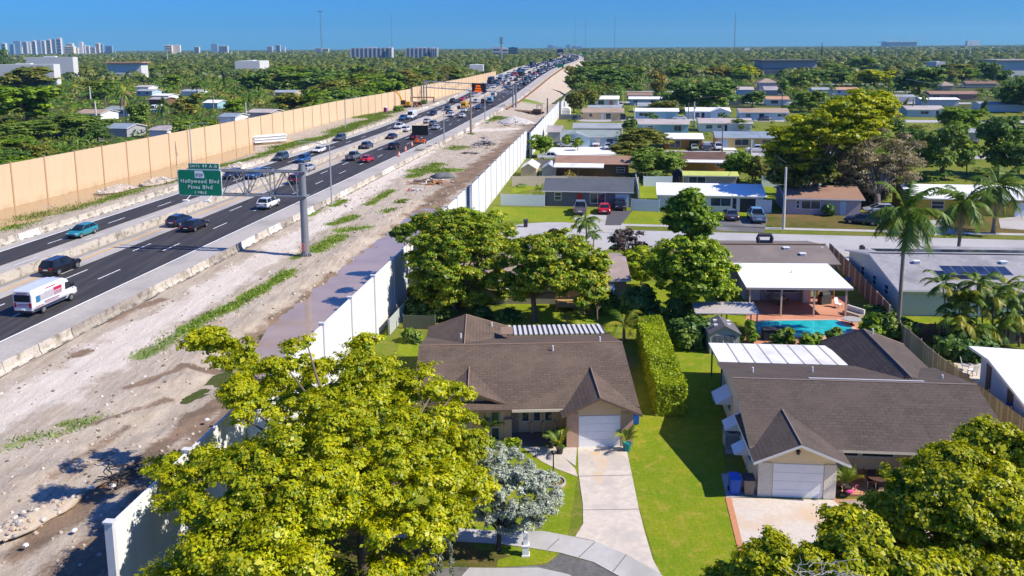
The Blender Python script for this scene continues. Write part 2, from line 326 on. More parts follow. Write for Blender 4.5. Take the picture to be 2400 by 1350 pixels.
# ---------------------------------------------------------------- motorway
def ribbon(mb,a0,a1,s0,s1,z,mi=0,step=12):
    n=max(1,int((s1-s0)/step)); 
    for k in range(n):
        u,v=s0+(s1-s0)*k/n,s0+(s1-s0)*(k+1)/n; mb.poly([HW(a0,u,z),HW(a1,u,z),HW(a1,v,z),HW(a0,v,z)],mi)
S0,S1=18,1700
mb=MB(); ribbon(mb,-78.3,-46.3,S0,S1,-.05); ribbon(mb,-78.4,-78.3,S0,S1,-.05); struct('motorway_base',mb,ROADC)
mb=MB(); ribbon(mb,-75.2,-70.4,S0,S1,0); struct('asphalt_lane_southbound',mb,ASPH)
mb=MB(); ribbon(mb,-60.9,-51.9,S0,S1,0); struct('asphalt_lanes_northbound',mb,ASPH)
mb=MB(); ribbon(mb,-66.2,-64.0,S0,S1,-.02); struct('median_strip',mb,mat('median_grey',(.30,.27,.24),.9,.12,.8,c2=(.24,.215,.19),stretch=(1,.2,1)))
mb=MB()
def dashes(a,phase,col=0):
    s=phase
    while s<900:
        if s>S0: ribbon(mb,a-.075,a+.075,s-1.9,s+1.9,.005)
        s+=12.15
dashes(-72.3,92.0-12.15*7); dashes(-68.8,82-12.15*6); dashes(-59.3,77.7-12.15*5); dashes(-55.7,78.2-12.15*5)
ribbon(mb,-51.95,-51.75,S0,S1,.006); ribbon(mb,-75.35,-75.15,S0,S1,.006)
struct('lane_markings',mb,WHITE_M)
mb=MB(); ribbon(mb,-63.05,-62.8,S0,S1,-.03); struct('yellow_edge_line',mb,YEL_M)
# concrete barriers: every segment an object of its own
def barrier_mb(l):
    mb=MB(); h=.86; prof=[(-.3,0),(-.3,.08),(-.13,.33),(-.08,h-.03),(-.05,h),(.05,h),(.08,h-.03),(.13,.33),(.3,.08),(.3,0)]
    mb.loft([[(x,y,z) for x,z in prof] for y in (.03,l-.03)])
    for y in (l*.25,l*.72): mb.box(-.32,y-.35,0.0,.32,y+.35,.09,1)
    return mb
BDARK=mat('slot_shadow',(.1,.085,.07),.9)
def barriers(a,s0,n,l,label,group,kinds,skip=()):
    base=barrier_mb(l).build('concrete_barrier',[BARR,BDARK]); first=True
    mats=[mat('barrier_concrete',(0,0,0)),mat('barrier_pale',(.58,.55,.49),.9,.1,1,c2=(.34,.3,.25),big=.8,bmp=.2),mat('barrier_stained',(.30,.265,.22),.9,.25,1.5,c2=(.14,.12,.1),big=1,bmp=.2)]
    for k in range(n):
        s=s0+k*l
        if k in skip: continue
        o=base if first else base.copy()
        if not first: C.objects.link(o)
        first=False; off=rnd.uniform(-.03,.03); o.location=HW(a+off,s,-.05); o.rotation_euler=(math.atan2(hz(s+l)-hz(s),l),0,-TH)
        kk=rnd.choice(kinds); o.material_slots[0].link='OBJECT'; o.material_slots[0].material=mats[kk]
        tag(o,label,'barrier',group)
barriers(-46.7,25.4,92,3.83,'concrete barrier segment in the row beside the sandy track','barrier row beside the sandy track',[0,0,1,0,2])
barriers(-77.6,80,74,3.83,'concrete barrier segment in the row beside the grassy verge','barrier row beside the grassy verge',[0,1,0,0])
mb=MB(); 
def wallrib(mb,a,s0,s1,w,h,step=10):
    n=int((s1-s0)/step)
    for k in range(n):
        u,v=s0+(s1-s0)*k/n,s0+(s1-s0)*(k+1)/n; p=[HW(a-w/2,u,h),HW(a+w/2,u,h),HW(a+w/2,v,h),HW(a-w/2,v,h)]; mb.slab(p,h+.3)
wallrib(mb,-64.9,S0,S1,.28,1.0); tag(mb.build('median_barrier',BARR),'long low concrete median wall between the two directions of the motorway','barrier')
mb=MB(); wallrib(mb,-46.7,379,S1,.3,.9); tag(mb.build('parapet',BARR),'long concrete parapet along the raised far part of the motorway','parapet')
mb=MB(); wallrib(mb,-45.6,300,620,.25,.5); tag(mb.build('steel_beam_line',mat('rust',(.2,.09,.045),.8,.3,1)),'rusty steel edge line along the foot of the raised motorway','edging')
mb=MB(); wallrib(mb,-77.6,364,S1,.3,.8); tag(mb.build('parapet',BARR),'far concrete parapet on the side of the tan wall','parapet')
# ---------------------------------------------------------------- water lying along the walls
WATER=nodes('muddy_water'); m,nt,out=WATER; v=coord(nt,'World'); p=pr(nt,out,mixc(nt,ramp(nt,noise(nt,v,.25,3),.35,.65),(.30,.225,.185),(.36,.27,.22)),.06,0,bump(nt,noise(nt,v,1.5,2),.02,.02),.35); WATER=m
mb=MB(); mb.poly([AS(-24.5,46,.10),AS(wall_a(46)-.1,44,.10),AS(wall_a(60)-.1,60,.10),AS(wall_a(108)-.1,108,.10),AS(wall_a(140)-.1,140,.10),AS(-36,140,.10),AS(-33.2,85,.10),AS(-32,66,.10),AS(-29,54,.10)])
struct('ditch_water',mb,WATER)
mb=MB(); mb.poly([AS(-100,86,.62),AS(-84,86,.62),AS(-86,140,.62),AS(-89,225,.62),AS(-100,225,.62)]); 
TW=nodes('silty_water'); m,nt,out=TW; v=coord(nt,'World'); pr(nt,out,(.36,.24,.13),.10,0,bump(nt,noise(nt,v,.8,2),.03,.02),.5); struct('flood_water',mb,m)
# ---------------------------------------------------------------- white sound wall
def panel_wall(name,label,pts,z0,ht,step,pm,qm,pw=.30,cap=.0,pt=.16,pname='wall_panel',post=.22):
    L_=[];tot=0
    P=[Vector((p[0],p[1],0)) for p in pts]
    for i in range(len(P)-1): tot+=(P[i+1]-P[i]).length
    def at(d):
        for i in range(len(P)-1):
            l=(P[i+1]-P[i]).length
            if d<=l or i==len(P)-2: return P[i]+(P[i+1]-P[i])*(d/l)
            d-=l
    t=thing(name,label,'sound wall',P[0]+Vector((0,0,z0))); n=max(1,round(tot/step)); o=P[0]
    pmesh={};pom=None
    for k in range(n):
        a,b=at(tot*k/n)-o,at(tot*(k+1)/n)-o; d=(b-a).normalized(); w=Vector((-d.y,d.x,0)); l=(b-a).length; ang=math.atan2(d.y,d.x)
        if pom is None:
            pom=MB().box(post*-.5,-pw/2-.03,0,post*.5,pw/2+.03,ht+.12); pom.box(post*-.7,-pw/2-.08,ht+.12,post*.7,pw/2+.08,ht+.2); po=pom.build('post',qm,t)
        else:
            po=po.copy(); C.objects.link(po)
        po.location=a; po.rotation_euler=(0,0,ang)
        mb=MB(); mb.box(0,-pt/2,0,l,pt/2,ht*.5-.01); mb.box(0,-pt/2+.012,ht*.5-.01,l,pt/2-.012,ht*.5+.015); mb.box(0,-pt/2,ht*.5+.015,l,pt/2,ht)
        mb.build(pname,pm,t,a,ang)
    po=po.copy(); C.objects.link(po); po.location=at(tot)-o
    return t
def ws(s,off=0): p=AS(wall_a(s)+off,s); return (p.x,p.y)
panel_wall('sound_wall','white concrete sound wall nearest the viewer, dappled by tree shade',[ws(28.3),ws(60),ws(80),ws(108.2)],-.3,5.8,6.1,WWALL,WPOST)
panel_wall('sound_wall','white sound wall stretch beside the dark grey house, past the first blue shaded step',[ws(108.6,.8),ws(145,.6),ws(182,.6)],-.3,6.4,6.1,WWALL,WPOST)
panel_wall('sound_wall','white sound wall stretch beside the spreading yellow tree and the arched shed',[ws(182.5,1.5),ws(240,1.2),ws(288,1.0)],-.3,5.9,6.1,WWALL,WPOST)
panel_wall('sound_wall','farthest short stretch of white sound wall by the two olive trees',[ws(288.5,1.8),ws(350,1.2)],-.3,5.6,6.1,WWALL,WPOST)
tw=[(-96.6,84),(-95.8,134),(-95.8,176),(-97.0,259),(-93.5,340)]
panel_wall('sound_wall','long tan panelled sound wall across the motorway',[tuple(AS(*p).xy) for p in tw],.5,7.0,7.3,TANW,TANP,post=.26)
tw=[(-93.8,344),(-91.5,436),(-95,575)]
panel_wall('sound_wall','far stretch of tan sound wall behind the overhead message gantry',[tuple(AS(*p).xy) for p in tw],.6,7.4,7.3,TANW,TANP,post=.26)
# ---------------------------------------------------------------- house materials
SH_X=shingle('shingle_brown_x',(.118,.085,.063),(.165,.118,.085),0); SH_Y=shingle('shingle_brown_y',(.118,.085,.063),(.165,.118,.085),1)
SG_X=shingle('shingle_grey_x',(.093,.072,.060),(.118,.09,.074),0); SG_Y=shingle('shingle_grey_y',(.093,.072,.060),(.118,.09,.074),1)
RIDGE=mat('ridge_cap',(.25,.165,.115),.9,.15,2)
STUC_T=mat('tan_stucco',(.70,.49,.30),.9,.06,3,bmp=.15); STUC_P=mat('pier_brick',(.52,.33,.23),.9,.2,5,bmp=.4)
STUC_C=mat('cream_stucco',(.80,.64,.40),.9,.05,3,bmp=.15); STUC_W=mat('white_stucco',(.70,.68,.66),.9,.04,2,bmp=.1); STONE_W=mat('white_stone',(.76,.70,.60),.9,.25,7,bmp=1.0)
GDOOR=mat('garage_door_white',(.84,.84,.84),.6,.03,1); TRIM=mat('white_trim',(.74,.73,.70),.6,.05,2); TRIM_B=mat('brown_trim',(.14,.09,.065),.7,.1,2); CREAMT=mat('cream_trim',(.62,.55,.42),.7,.05,2)
PANE=glass(); FRM=mat('white_frame',(.72,.74,.74),.5,.03,2); DARKIN=mat('dark_interior',(.05,.04,.035),.9,.3,2); AWN=mat('white_awning',(.72,.72,.70),.6,.04,2)
METR=mat('white_metal_roof',(.76,.74,.70),.45,.05,.6,c2=(.62,.59,.54),big=.6); ROOFW=mat('white_coating',(.78,.78,.78),.8,.03,.5,c2=(.70,.69,.67),big=.4); ROOFG=mat('grey_roll_roof',(.30,.29,.30),.9,.14,.8,c2=(.20,.19,.20),big=.35,bmp=.1); VENTM=mat('vent_metal',(.7,.7,.68),.5,.1,3)
def fbox(mb,face,u0,u1,z0,z1,d0,d1,mi=0):
    k,p=face
    if k=='f': mb.box(u0,p-d1,z0,u1,p-d0,z1,mi)
    elif k=='b': mb.box(u0,p+d0,z0,u1,p+d1,z1,mi)
    elif k=='l': mb.box(p-d1,u0,z0,p-d0,u1,z1,mi)
    else: mb.box(p+d0,u0,z0,p+d1,u1,z1,mi)
def window(t,face,u0,u1,z0,z1,fm=None,pm=None,bars=1,mull=0,fw=.07):
    f=MB(); fbox(f,face,u0-fw,u0,z0-fw,z1+fw,.0,.07); fbox(f,face,u1,u1+fw,z0-fw,z1+fw,.0,.07); fbox(f,face,u0,u1,z0-fw,z0,.0,.08); fbox(f,face,u0,u1,z1,z1+fw,.0,.07)
    for k in range(bars): z=z0+(z1-z0)*(k+1)/(bars+1); fbox(f,face,u0,u1,z-.03,z+.03,.02,.06)
    for k in range(mull): u=u0+(u1-u0)*(k+1)/(mull+1); fbox(f,face,u-.03,u+.03,z0,z1,.021,.058)
    o=f.build('window',fm or FRM,t); p=MB(); fbox(p,face,u0-.01,u1+.01,z0-.01,z1+.01,.004,.025); p.build('pane',pm or PANE,o); return o
def door(t,face,u0,u1,z0,z1,m,name='door'):
    d=MB(); fbox(d,face,u0,u1,z0,z1,.003,.05)
    for i in range(2):
        for j in range(2):
            uu=u0+(u1-u0)*(.12+.44*i); zz=z0+(z1-z0)*(.08+.46*j); fbox(d,face,uu,uu+(u1-u0)*.32,zz,zz+(z1-z0)*.38,.05,.062)
    o=d.build(name,m,t); h=MB(); fbox(h,face,u1-.14,u1-.08,z0+.95,z0+1.1,.062,.11); h.build('handle',VENTM,o); return o
def garage(t,face,u0,u1,z1,m=None,n=4):
    d=MB()
    for k in range(n): fbox(d,face,u0,u1,.02+k*z1/n,(k+1)*z1/n-.018,.003,.04)
    fbox(d,face,u0,u1,0.01,z1,.002,.022); return d.build('garage_door',m or GDOOR,t)
def gable_x(mb,x0,x1,y0,yr,y1,z0,zr,z1,t=.16,mi=0,me=None):
    mb.slab([(x0,y0,z0),(x1,y0,z0),(x1,yr,zr),(x0,yr,zr)],t,mi,me); mb.slab([(x0,yr,zr),(x1,yr,zr),(x1,y1,z1),(x0,y1,z1)],t,mi,me)
def gable_y(mb,x0,xr,x1,y0,y1,z0,zr,z1=None,t=.16,mi=0,me=None,yr0=None,yr1=None):
    z1=z0 if z1 is None else z1; a=y0 if yr0 is None else yr0; b=y1 if yr1 is None else yr1
    mb.slab([(x0,y0,z0),(xr,a,zr),(xr,b,zr),(x0,y1,z0)],t,mi,me); mb.slab([(xr,a,zr),(x1,y0,z1),(x1,y1,z1),(xr,b,zr)],t,mi,me)
    if yr1 is not None: mb.slab([(x0,y1,z0),(xr,b,zr),(x1,y1,z1)],t,mi,me)
def vents(t,pts,m=None):
    for x,y,z,k in pts:
        v=MB()
        if k==0: v.cyl((x,y,z-.1),(x,y,z+.35),.06,.06,8)
        elif k==1: v.box(x-.28,y-.22,z-.1,x+.28,y+.22,z+.16); v.box(x-.34,y-.28,z+.16,x+.34,y+.28,z+.2)
        else: v.cyl((x,y,z-.1),(x,y,z+.2),.16,.16,10); v.lathe([(.24,.2),(.22,.3),(.02,.38)],(x,y,z),10)
        v.build('roof_vent',m or VENTM,t)
# ---------------------------------------------------------------- near left house
h1=thing('house','tan house with brown shingle roof and white single garage, nearest the white sound wall','house',(3.34,47.9,0),R(1.8))
w=MB(); w.box(-9.2,2.1,0,4.15,12.2,2.45); w.box(0,0,0,4.15,2.09,2.32); w.box(-9.15,1.0,0,-3.5,2.09,2.4); w.box(-9.3,12.21,0,-3.6,14.2,2.5)
w.slab([(0,0,2.32),(4.15,0,2.32),(2.0,0,3.36)],-.001) if False else w.add([(.0,.0,2.32),(4.15,.0,2.32),(2.0,.0,3.38),(.0,.25,2.32),(4.15,.25,2.32),(2.0,.25,3.38)],[(0,1,2),(5,4,3),(0,2,5,3),(1,4,5,2)])
w.add([(-9.15,1.0,2.4),(-3.5,1.0,2.4),(-6.3,1.0,3.3),(-9.15,1.25,2.4),(-3.5,1.25,2.4),(-6.3,1.25,3.3)],[(0,1,2),(5,4,3),(0,2,5,3),(1,4,5,2)])
for x in (-9.2,4.15):
    q=.001 if x<0 else -.2; w.add([(x+q,2.1,2.45),(x+q,12.2,2.45),(x+q,6.9,4.1),(x+q+.2,2.1,2.45),(x+q+.2,12.2,2.45),(x+q+.2,6.9,4.1)],[(0,1,2),(5,4,3),(0,2,5,3),(1,4,5,2)])
w.add([(-9.3,14.2,2.5),(-3.6,14.2,2.5),(-6.45,14.2,3.7),(-9.3,14.0,2.5),(-3.6,14.0,2.5),(-6.45,14.0,3.7)],[(0,1,2),(5,4,3),(0,2,5,3),(1,4,5,2)])
w.build('wall',STUC_T,h1)
r=MB(); gable_x(r,-9.75,4.6,.15,6.85,12.7,2.55,4.3,2.75,me=1); r.build('roof',[SH_X,TRIM_B],h1)
r=MB(); gable_y(r,-.42,1.98,4.62,-.7,4.6,2.42,3.58,me=1); r.build('gable_roof',[SH_Y,TRIM_B],h1)
r=MB(); gable_y(r,-9.5,-6.2,-3.05,.62,5.0,2.42,3.62,me=1); r.build('gable_roof',[SH_Y,TRIM_B],h1)
r=MB(); gable_y(r,-9.7,-6.6,-3.3,7.0,15.0,2.7,4.02,me=1,yr1=14.2); r.build('wing_roof',[SH_Y,TRIM_B],h1)
r=MB(); 
for a,b in (((-9.75,6.85,4.31),(4.6,6.85,4.31)),((1.98,-.7,3.59),(1.98,4.1,3.62)),((-6.2,.62,3.63),(-6.2,4.5,3.66)),((-6.6,7.,4.03),(-6.6,14.2,4.03)),((-6.6,14.2,4.03),(-9.7,15,2.71)),((-6.6,14.2,4.03),(-3.3,15.,2.71))): r.tube([a,b],[.05,.05],6)
r.build('ridge_tiles',RIDGE,h1)
cp=MB(); x=-3.25
while x<4.2: cp.slab([(x,12.6,2.9),(x+.22,12.6,2.9),(x+.22,15.6,2.58),(x,15.6,2.58)],.06,0); cp.slab([(x+.22,12.6,2.84),(x+.40,12.6,2.84),(x+.40,15.6,2.52),(x+.22,15.6,2.52)],.04,1); x+=.40
cp.build('patio_roof',[mat('corrugated_light',(.74,.72,.72),.4,.06,2,metal=.2),mat('corrugated_groove',(.07,.075,.10),.5,.2,2,metal=.3)],h1)
cp=MB()
for x in (-3.1,.5,4.1): cp.box(x-.05,15.3,0,x+.05,15.4,2.5)
cp.build('patio_post',TRIM,h1)
garage(h1,('f',0),.74,3.36,2.1)
for a,b in ((-.02,.70),(3.42,4.17)): MB().box(a,-.05,0,b,-.002,2.30).build('garage_pier',STUC_P,h1)
p=MB()
for x in (-4.95,-4.05,-6.95,-6.05,-8.1): p.box(x-.13,.84,0,x+.13,.998,2.38 if x>-8 else 2.3)
p.build('pilaster',mat('pilaster_pink',(.68,.47,.34),.9,.05,2),h1)
p=MB(); p.box(-3.95,.70,0,-3.45,1.2,1.62); p.build('entry_pier',STUC_P,h1)
for x in (-4.72,-6.72): 
    window(h1,('f',1.0),x,x+.45,1.25,2.25,bars=0,fw=.05,pm=glass('green_glass',(.02,.06,.045))); window(h1,('f',1.0),x,x+.45,.15,.95,bars=0,fw=.05)
for x in (-2.72,-1.98,-1.22): window(h1,('f',2.1),x,x+.42,.85,2.25,fw=.05)
p=MB()
for x in (-2.1,-1.35,-.6): p.box(x-.08,1.9,0,x+.08,2.098,.8)
p.build('pilaster',STUC_T,h1)
door(h1,('f',2.1),-3.42,-2.95,0.02,2.2,mat('tan_door',(.40,.29,.19),.7,.05,2))
p=MB(); p.box(-3.45,.1,2.36,-.05,.2,2.52); p.build('fascia',CREAMT,h1)
p=MB(); p.box(-3.45,.4,0.0,-.02,2.09,.06); p.build('porch_floor',mat('porch_tile',(.20,.15,.13),.8,.1,2),h1)
vents(h1,[(-.2-.2,6.0,4.1,0),(3.1,7.6,4.1,0),(-6.9,9.3,3.9,0),(-4.6,13.6,3.2,0)])
p=MB(); p.box(-3.9,10.6,3.6,-3.0,12.2,3.67); p.build('roof_patch',RIDGE,h1)
# ---------------------------------------------------------------- near right house
h2=thing('house','cream house with dark grey shingle roof, stone clad garage and white awnings','house',(13.65,42.17,0),R(-5.0))
w=MB(); w.box(0,3.2,0,13.9,12.0,2.5); w.box(0,0,0,4.15,3.19,2.32); w.box(9.2,1.3,0,13.9,3.19,2.4); w.box(8.95,12.01,0,13.9,17.6,2.45)
w.add([(.0,.0,2.32),(4.15,.0,2.32),(2.05,.0,3.3),(.0,.25,2.32),(4.15,.25,2.32),(2.05,.25,3.3)],[(0,1,2),(5,4,3),(0,2,5,3),(1,4,5,2)])
for x in (.001,13.7): w.add([(x,1.4,2.5),(x,12.0,2.5),(x,6.3,4.08),(x+.2,1.4,2.5),(x+.2,12.0,2.5),(x+.2,6.3,4.08)],[(0,1,2),(5,4,3),(0,2,5,3),(1,4,5,2)])
w.build('wall',STUC_C,h2)
r=MB(); gable_x(r,-.38,9.9,.75,6.3,12.1,2.55,4.3,3.0,me=1); gable_x(r,9.9,14.3,.35,6.3,12.1,2.44,4.3,3.0,me=1); r.build('roof',[SG_X,CREAMT],h2)
r=MB(); gable_y(r,-.45,2.05,4.75,-.75,5.0,2.42,3.52,me=1); r.build('gable_roof',[SG_Y,TRIM],h2)
r=MB(); gable_y(r,8.3,10.85,14.5,7.8,18.0,2.55,4.22,2.45,me=1,yr1=16.2); r.build('wing_roof',[SG_Y,TRIM_B],h2)
r=MB()
for a,b in (((-.38,6.3,4.31),(14.3,6.3,4.31)),((2.05,-.75,3.53),(2.05,3.6,3.53)),((10.85,7.,4.23),(10.85,16.2,4.23)),((10.85,16.2,4.23),(8.3,18.,2.56)),((10.85,16.2,4.23),(14.5,18.,2.46))): r.tube([a,b],[.05,.05],6)
r.build('ridge_tiles',mat('ridge_grey',(.25,.19,.16),.9,.12,2),h2)
r=MB(); r.slab([(-.25,12.15,3.02),(8.55,12.15,3.02),(8.55,17.0,2.6),(-.25,17.0,2.6)],.14,0,1)
for k in range(7): x=1.1+k*1.12; r.slab([(x,12.15,3.05),(x+.09,12.15,3.05),(x+.09,17.0,2.63),(x,17.0,2.63)],.04,2)
r.build('patio_roof',[METR,mat('gutter_grey',(.30,.31,.34),.5,.05,1),mat('seam_grey',(.45,.42,.38),.6,.1,2)],h2)
r=MB(); r.slab([(4.4,6.7,4.27),(11.4,6.7,4.27),(11.4,6.95,4.20),(4.4,6.95,4.20)],.04); r.build('ridge_vent',mat('ridge_vent_white',(.72,.71,.69),.5,.05,1),h2)
vents(h2,[(1.3,8.5,3.8,0),(5.3,9.2,3.65,0),(13.1,8.2,3.75,0),(11.4,15.9,4.05,0)])
garage(h2,('f',0),.78,3.5,2.02)
for a,b in ((-.03,.72),(3.54,4.2)): MB().box(a,-.07,0,b,-.002,2.05).build('stone_pier',STONE_W,h2)
p=MB(); p.box(2.0,-.12,2.62,2.14,-.002,2.86); p.box(1.96,-.2,2.8,2.18,-.002,2.86); p.build('wall_lamp',mat('black_metal',(.02,.02,.02),.4),h2)
# left wall with awnings
for y0,y1,z in ((8.2,10.1,2.3),(4.6,5.9,2.25),(1.6,2.7,2.25)):
    window(h2,('l',0),y0+.2,y1-.2,1.0,2.0)
    a=MB(); a.slab([(-.02,y0,z),(-1.05,y0,z-.62),(-1.05,y1,z-.62),(-.02,y1,z)],.05); a.add([(-.02,y0,z-.05),(-1.05,y0,z-.67),(-.02,y0,z-.67)],[(0,1,2)]); a.build('awning',AWN,h2)
for y in (2.9,6.4): MB().box(-.06,y,0,-.005,y+.1,2.35).build('downpipe',TRIM,h2)
for y in (10.5,11.2): window(h2,('l',0),y,y+.5,.7,2.3,fm=mat('pale_frame',(.5,.55,.5),.6),bars=0)
p=MB(); p.box(-.1,12.1,0,8.5,12.2,2.95); 
for x in (0.0,2.2,4.4,6.6,8.4): p.box(x-.05,16.6,0,x+.05,16.7,2.5)
p.build('patio_screen',mat('screen_dark',(.09,.10,.10),.8),h2)
# porch
window(h2,('f',3.2),4.6,6.4,1.0,2.2,mull=0,bars=1); window(h2,('f',3.2),6.65,8.4,1.0,2.2,mull=0,bars=1)
door(h2,('f',1.3),9.6,10.5,.12,2.15,mat('cream_door',(.55,.42,.27),.7,.05,2))
p=MB(); p.box(8.6,1.0,0.15,8.8,1.2,2.4); p.build('porch_post',CREAMT,h2)
p=MB(); p.box(4.22,.35,0,13.9,3.19,.14); p.build('porch_floor',mat('terracotta_slab',(.50,.25,.13),.85,.12,1,c2=(.58,.36,.2),bmp=.2),h2)
# ---------------------------------------------------------------- pool house
h3=thing('house','house with a big white flat patio roof on posts beside the pool','house',(21.8,72.6,0),R(-3.0))
w=MB(); w.box(.9,5.0,0,7.2,8.0,2.75); w.box(-.6,8.01,0,10.6,18.5,2.7); w.add([(-.6,8.01,2.7),(-.6,18.5,2.7),(-.6,12.,3.8),(-.4,8.01,2.7),(-.4,18.5,2.7),(-.4,12.,3.8)],[(0,1,2),(5,4,3),(0,2,5,3),(1,4,5,2)]); w.add([(10.4,8.01,2.7),(10.4,18.5,2.7),(10.4,12.,3.8),(10.6,8.01,2.7),(10.6,18.5,2.7),(10.6,12.,3.8)],[(0,1,2),(5,4,3),(0,2,5,3),(1,4,5,2)]); w.build('wall',mat('mauve_wall',(.42,.38,.40),.9,.05,2),h3)
r=MB(); gable_x(r,-1.6,11.1,7.7,12.4,19.0,2.98,3.85,2.7,me=1); r.build('roof',[mat('dark_roll_roof',(.17,.14,.125),.9,.12,.8,c2=(.21,.175,.155),bmp=.12),TRIM_B],h3)
r=MB(); r.slab([(-.15,0,2.82),(9.6,0,2.82),(9.75,7.8,3.05),(.2,7.8,3.05)],.2,0,1); r.build('patio_roof',[ROOFW,mat('fascia_mauve',(.42,.33,.31),.7,.05,1)],h3)
for x in (.25,3.15,6.15,9.05): MB().box(x-.07,.15,0,x+.07,.29,2.63).build('patio_post',mat('post_peach',(.62,.43,.32),.8,.05,2),h3)
door(h3,('f',5.0),1.5,2.4,.02,2.1,FRM); window(h3,('f',5.0),3.0,6.2,.9,2.2,mull=1,bars=0)
p=MB(); p.box(6.35,4.2,0,7.1,4.99,2.6); p.build('chimney_breast',mat('pink_white',(.60,.50,.48),.9,.1,3),h3)
vents(h3,[(6.6,11.4,3.65,1),(7.9,9.9,3.4,1),(-.6+.9,9.3,3.3,0),(5.3,4.6,2.85,0)])
r=MB(); r.tube([(-1.6,12.4,3.9),(11.0,12.4,3.9)],[.12,.12],6); r.build('ridge_tiles',TRIM_B,h3)
r=MB(); x0,y0=4.2,13.1
r.tube([(x0,y0,3.5),(x0-.15,y0+.1,4.4),(x0-.05,y0+.1,4.72),(x0+1.25,y0+.1,4.72),(x0+1.35,y0+.1,4.4),(x0+1.2,y0,3.5)],[.2,.22,.2,.2,.22,.2],8); r.box(x0-.05,y0-.1,3.5,x0+1.25,y0+.2,4.15); r.build('turbine_frame',mat('navy_plastic',(.02,.025,.05),.5),h3)
# ---------------------------------------------------------------- blue-grey house with solar panels
h4=thing('house','pale blue house with grey roof, solar panels and a slender palm trunk in front','house',(35.75,72.4,0),R(-4.5))
BLUEW=mat('pale_blue_wall',(.52,.58,.55),.9,.05,1,c2=(.56,.61,.57),bmp=.05); 
w=MB(); w.box(.2,.3,0,22,14.5,2.5); w.add([(.2,.3,2.5),(.2,14.5,2.5),(.2,7.5,3.9),(.4,.3,2.5),(.4,14.5,2.5),(.4,7.5,3.9)],[(0,1,2),(5,4,3),(0,2,5,3),(1,4,5,2)]); w.build('wall',BLUEW,h4)
r=MB(); gable_x(r,-.25,11.5,-.25,7.4,14.8,2.6,4.05,2.65,me=1); gable_x(r,11.5,23,2.3,7.4,14.8,3.05,4.05,2.65,me=1); r.build('roof',[ROOFG,TRIM],h4)
sp=MB()
for k in range(6):
    x=5.0+k*1.02; sp.slab([(x,2.0,3.55),(x+.97,2.0,3.55),(x+.97,3.75,3.9),(x,3.75,3.9)],.05,0,1)
for k in range(3): sp.box(5.4+k*2.4,2.2,2.9,5.5+k*2.4,2.3,3.5,1); sp.box(5.4+k*2.4,3.5,3.2,5.5+k*2.4,3.6,3.82,1)
sp.build('solar_panel',[glass('solar_cell',(.012,.016,.035),.15),mat('panel_frame',(.6,.62,.64),.4,.05,1,metal=.5)],h4)
sp=MB()
for k in range(9): x=.7+k*1.72; sp.slab([(x,7.9,4.25),(x+1.66,7.9,4.25),(x+1.66,9.7,4.05),(x,9.7,4.05)],.05)
sp.build('solar_panel',glass('solar_cell'),h4)
window(h4,('f',.3),4.4,6.5,.75,2.0); window(h4,('f',.3),13.6,15.3,.9,2.1); window(h4,('f',.3),10.1,12.6,.3,2.1,mull=1,bars=0)
for y in (3.0,6.2,9.6): window(h4,('l',.2),y,y+.9,1.1,2.0)
vents(h4,[(3.6,5.4,3.75,1),(11.9,5.6,3.75,1),(8.6,4.4,3.5,0)])
q=G(2148,577,2.95); h4b=thing('house','house with patched grey and white flat roof beyond the solar panel house','house',(q.x+.4,q.y-4.2,0),R(-6))
w=MB(); w.box(0,0,0,10,4,2.6); w.build('wall',BLUEW,h4b); r=MB(); r.slab([(.3,-.8,2.9),(12.6,-.8,2.9),(11.4,2.2,2.98),(.0,2.2,2.98)],.15,0); r.slab([(.0,2.2,2.984),(11.4,2.2,2.984),(10.2,4.3,2.95),(-.4,4.3,2.95)],.15,1); r.build('roof',[ROOFW,ROOFG],h4b); window(h4b,('l',0),2,3.2,1,2)
# ---------------------------------------------------------------- house hidden behind the fruit trees
q=G(1472,712); h5=thing('house','grey brown house half hidden behind the fruit trees, with a wooden deck','house',(q.x-17.6,q.y+.4,0),R(-2))
w=MB(); w.box(0,0,0,17.4,9.5,2.5); w.build('wall',mat('olive_grey_wall',(.27,.245,.20),.9,.08,1.5),h5)
r=MB(); gable_x(r,-.4,17.8,-.45,4.7,9.9,2.6,3.6,2.6,me=1); r.build('roof',[mat('mauve_shingle',(.30,.23,.205),.9,.12,2,c2=(.36,.28,.25)),TRIM],h5)
for x,ww in ((14.6,1.6),(5.0,1.0)):
    window(h5,('f',0),x+.1,x+ww-.1,.95,1.8); a=MB(); a.slab([(x,-.02,2.1),(x,-.8,1.75),(x+ww,-.8,1.75),(x+ww,-.02,2.1)],.05); a.build('awning',AWN,h5)
a=MB(); a.slab([(17.42,3.0,2.3),(18.1,3.0,1.75),(18.1,5.6,1.75),(17.42,5.6,2.3)],.05); a.build('awning',AWN,h5)
d=thing('wooden_deck','raised timber deck with stair rails at the back of the half hidden house','deck',(q.x-7.2,q.y-1.1,0),R(-2)); WOOD=mat('light_wood',(.38,.24,.10),.85,.15,2)
b=MB(); b.box(0,-1.2,.45,3.6,1.0,.55); 
for k in range(3): b.box(2.0+.02,-1.2-.3*k-.3,.36-.13*k,3.6,-1.2-.3*k,.42-.13*k)
for x in (0.05,1.8,3.55): b.box(x-.05,-1.2,0,x+.05,-1.1,1.5)
b.box(0,-1.19,1.42,3.6,-1.11,1.5); b.box(0,-1.19,.95,3.6,-1.11,1.02); b.build('deck_frame',WOOD,d)
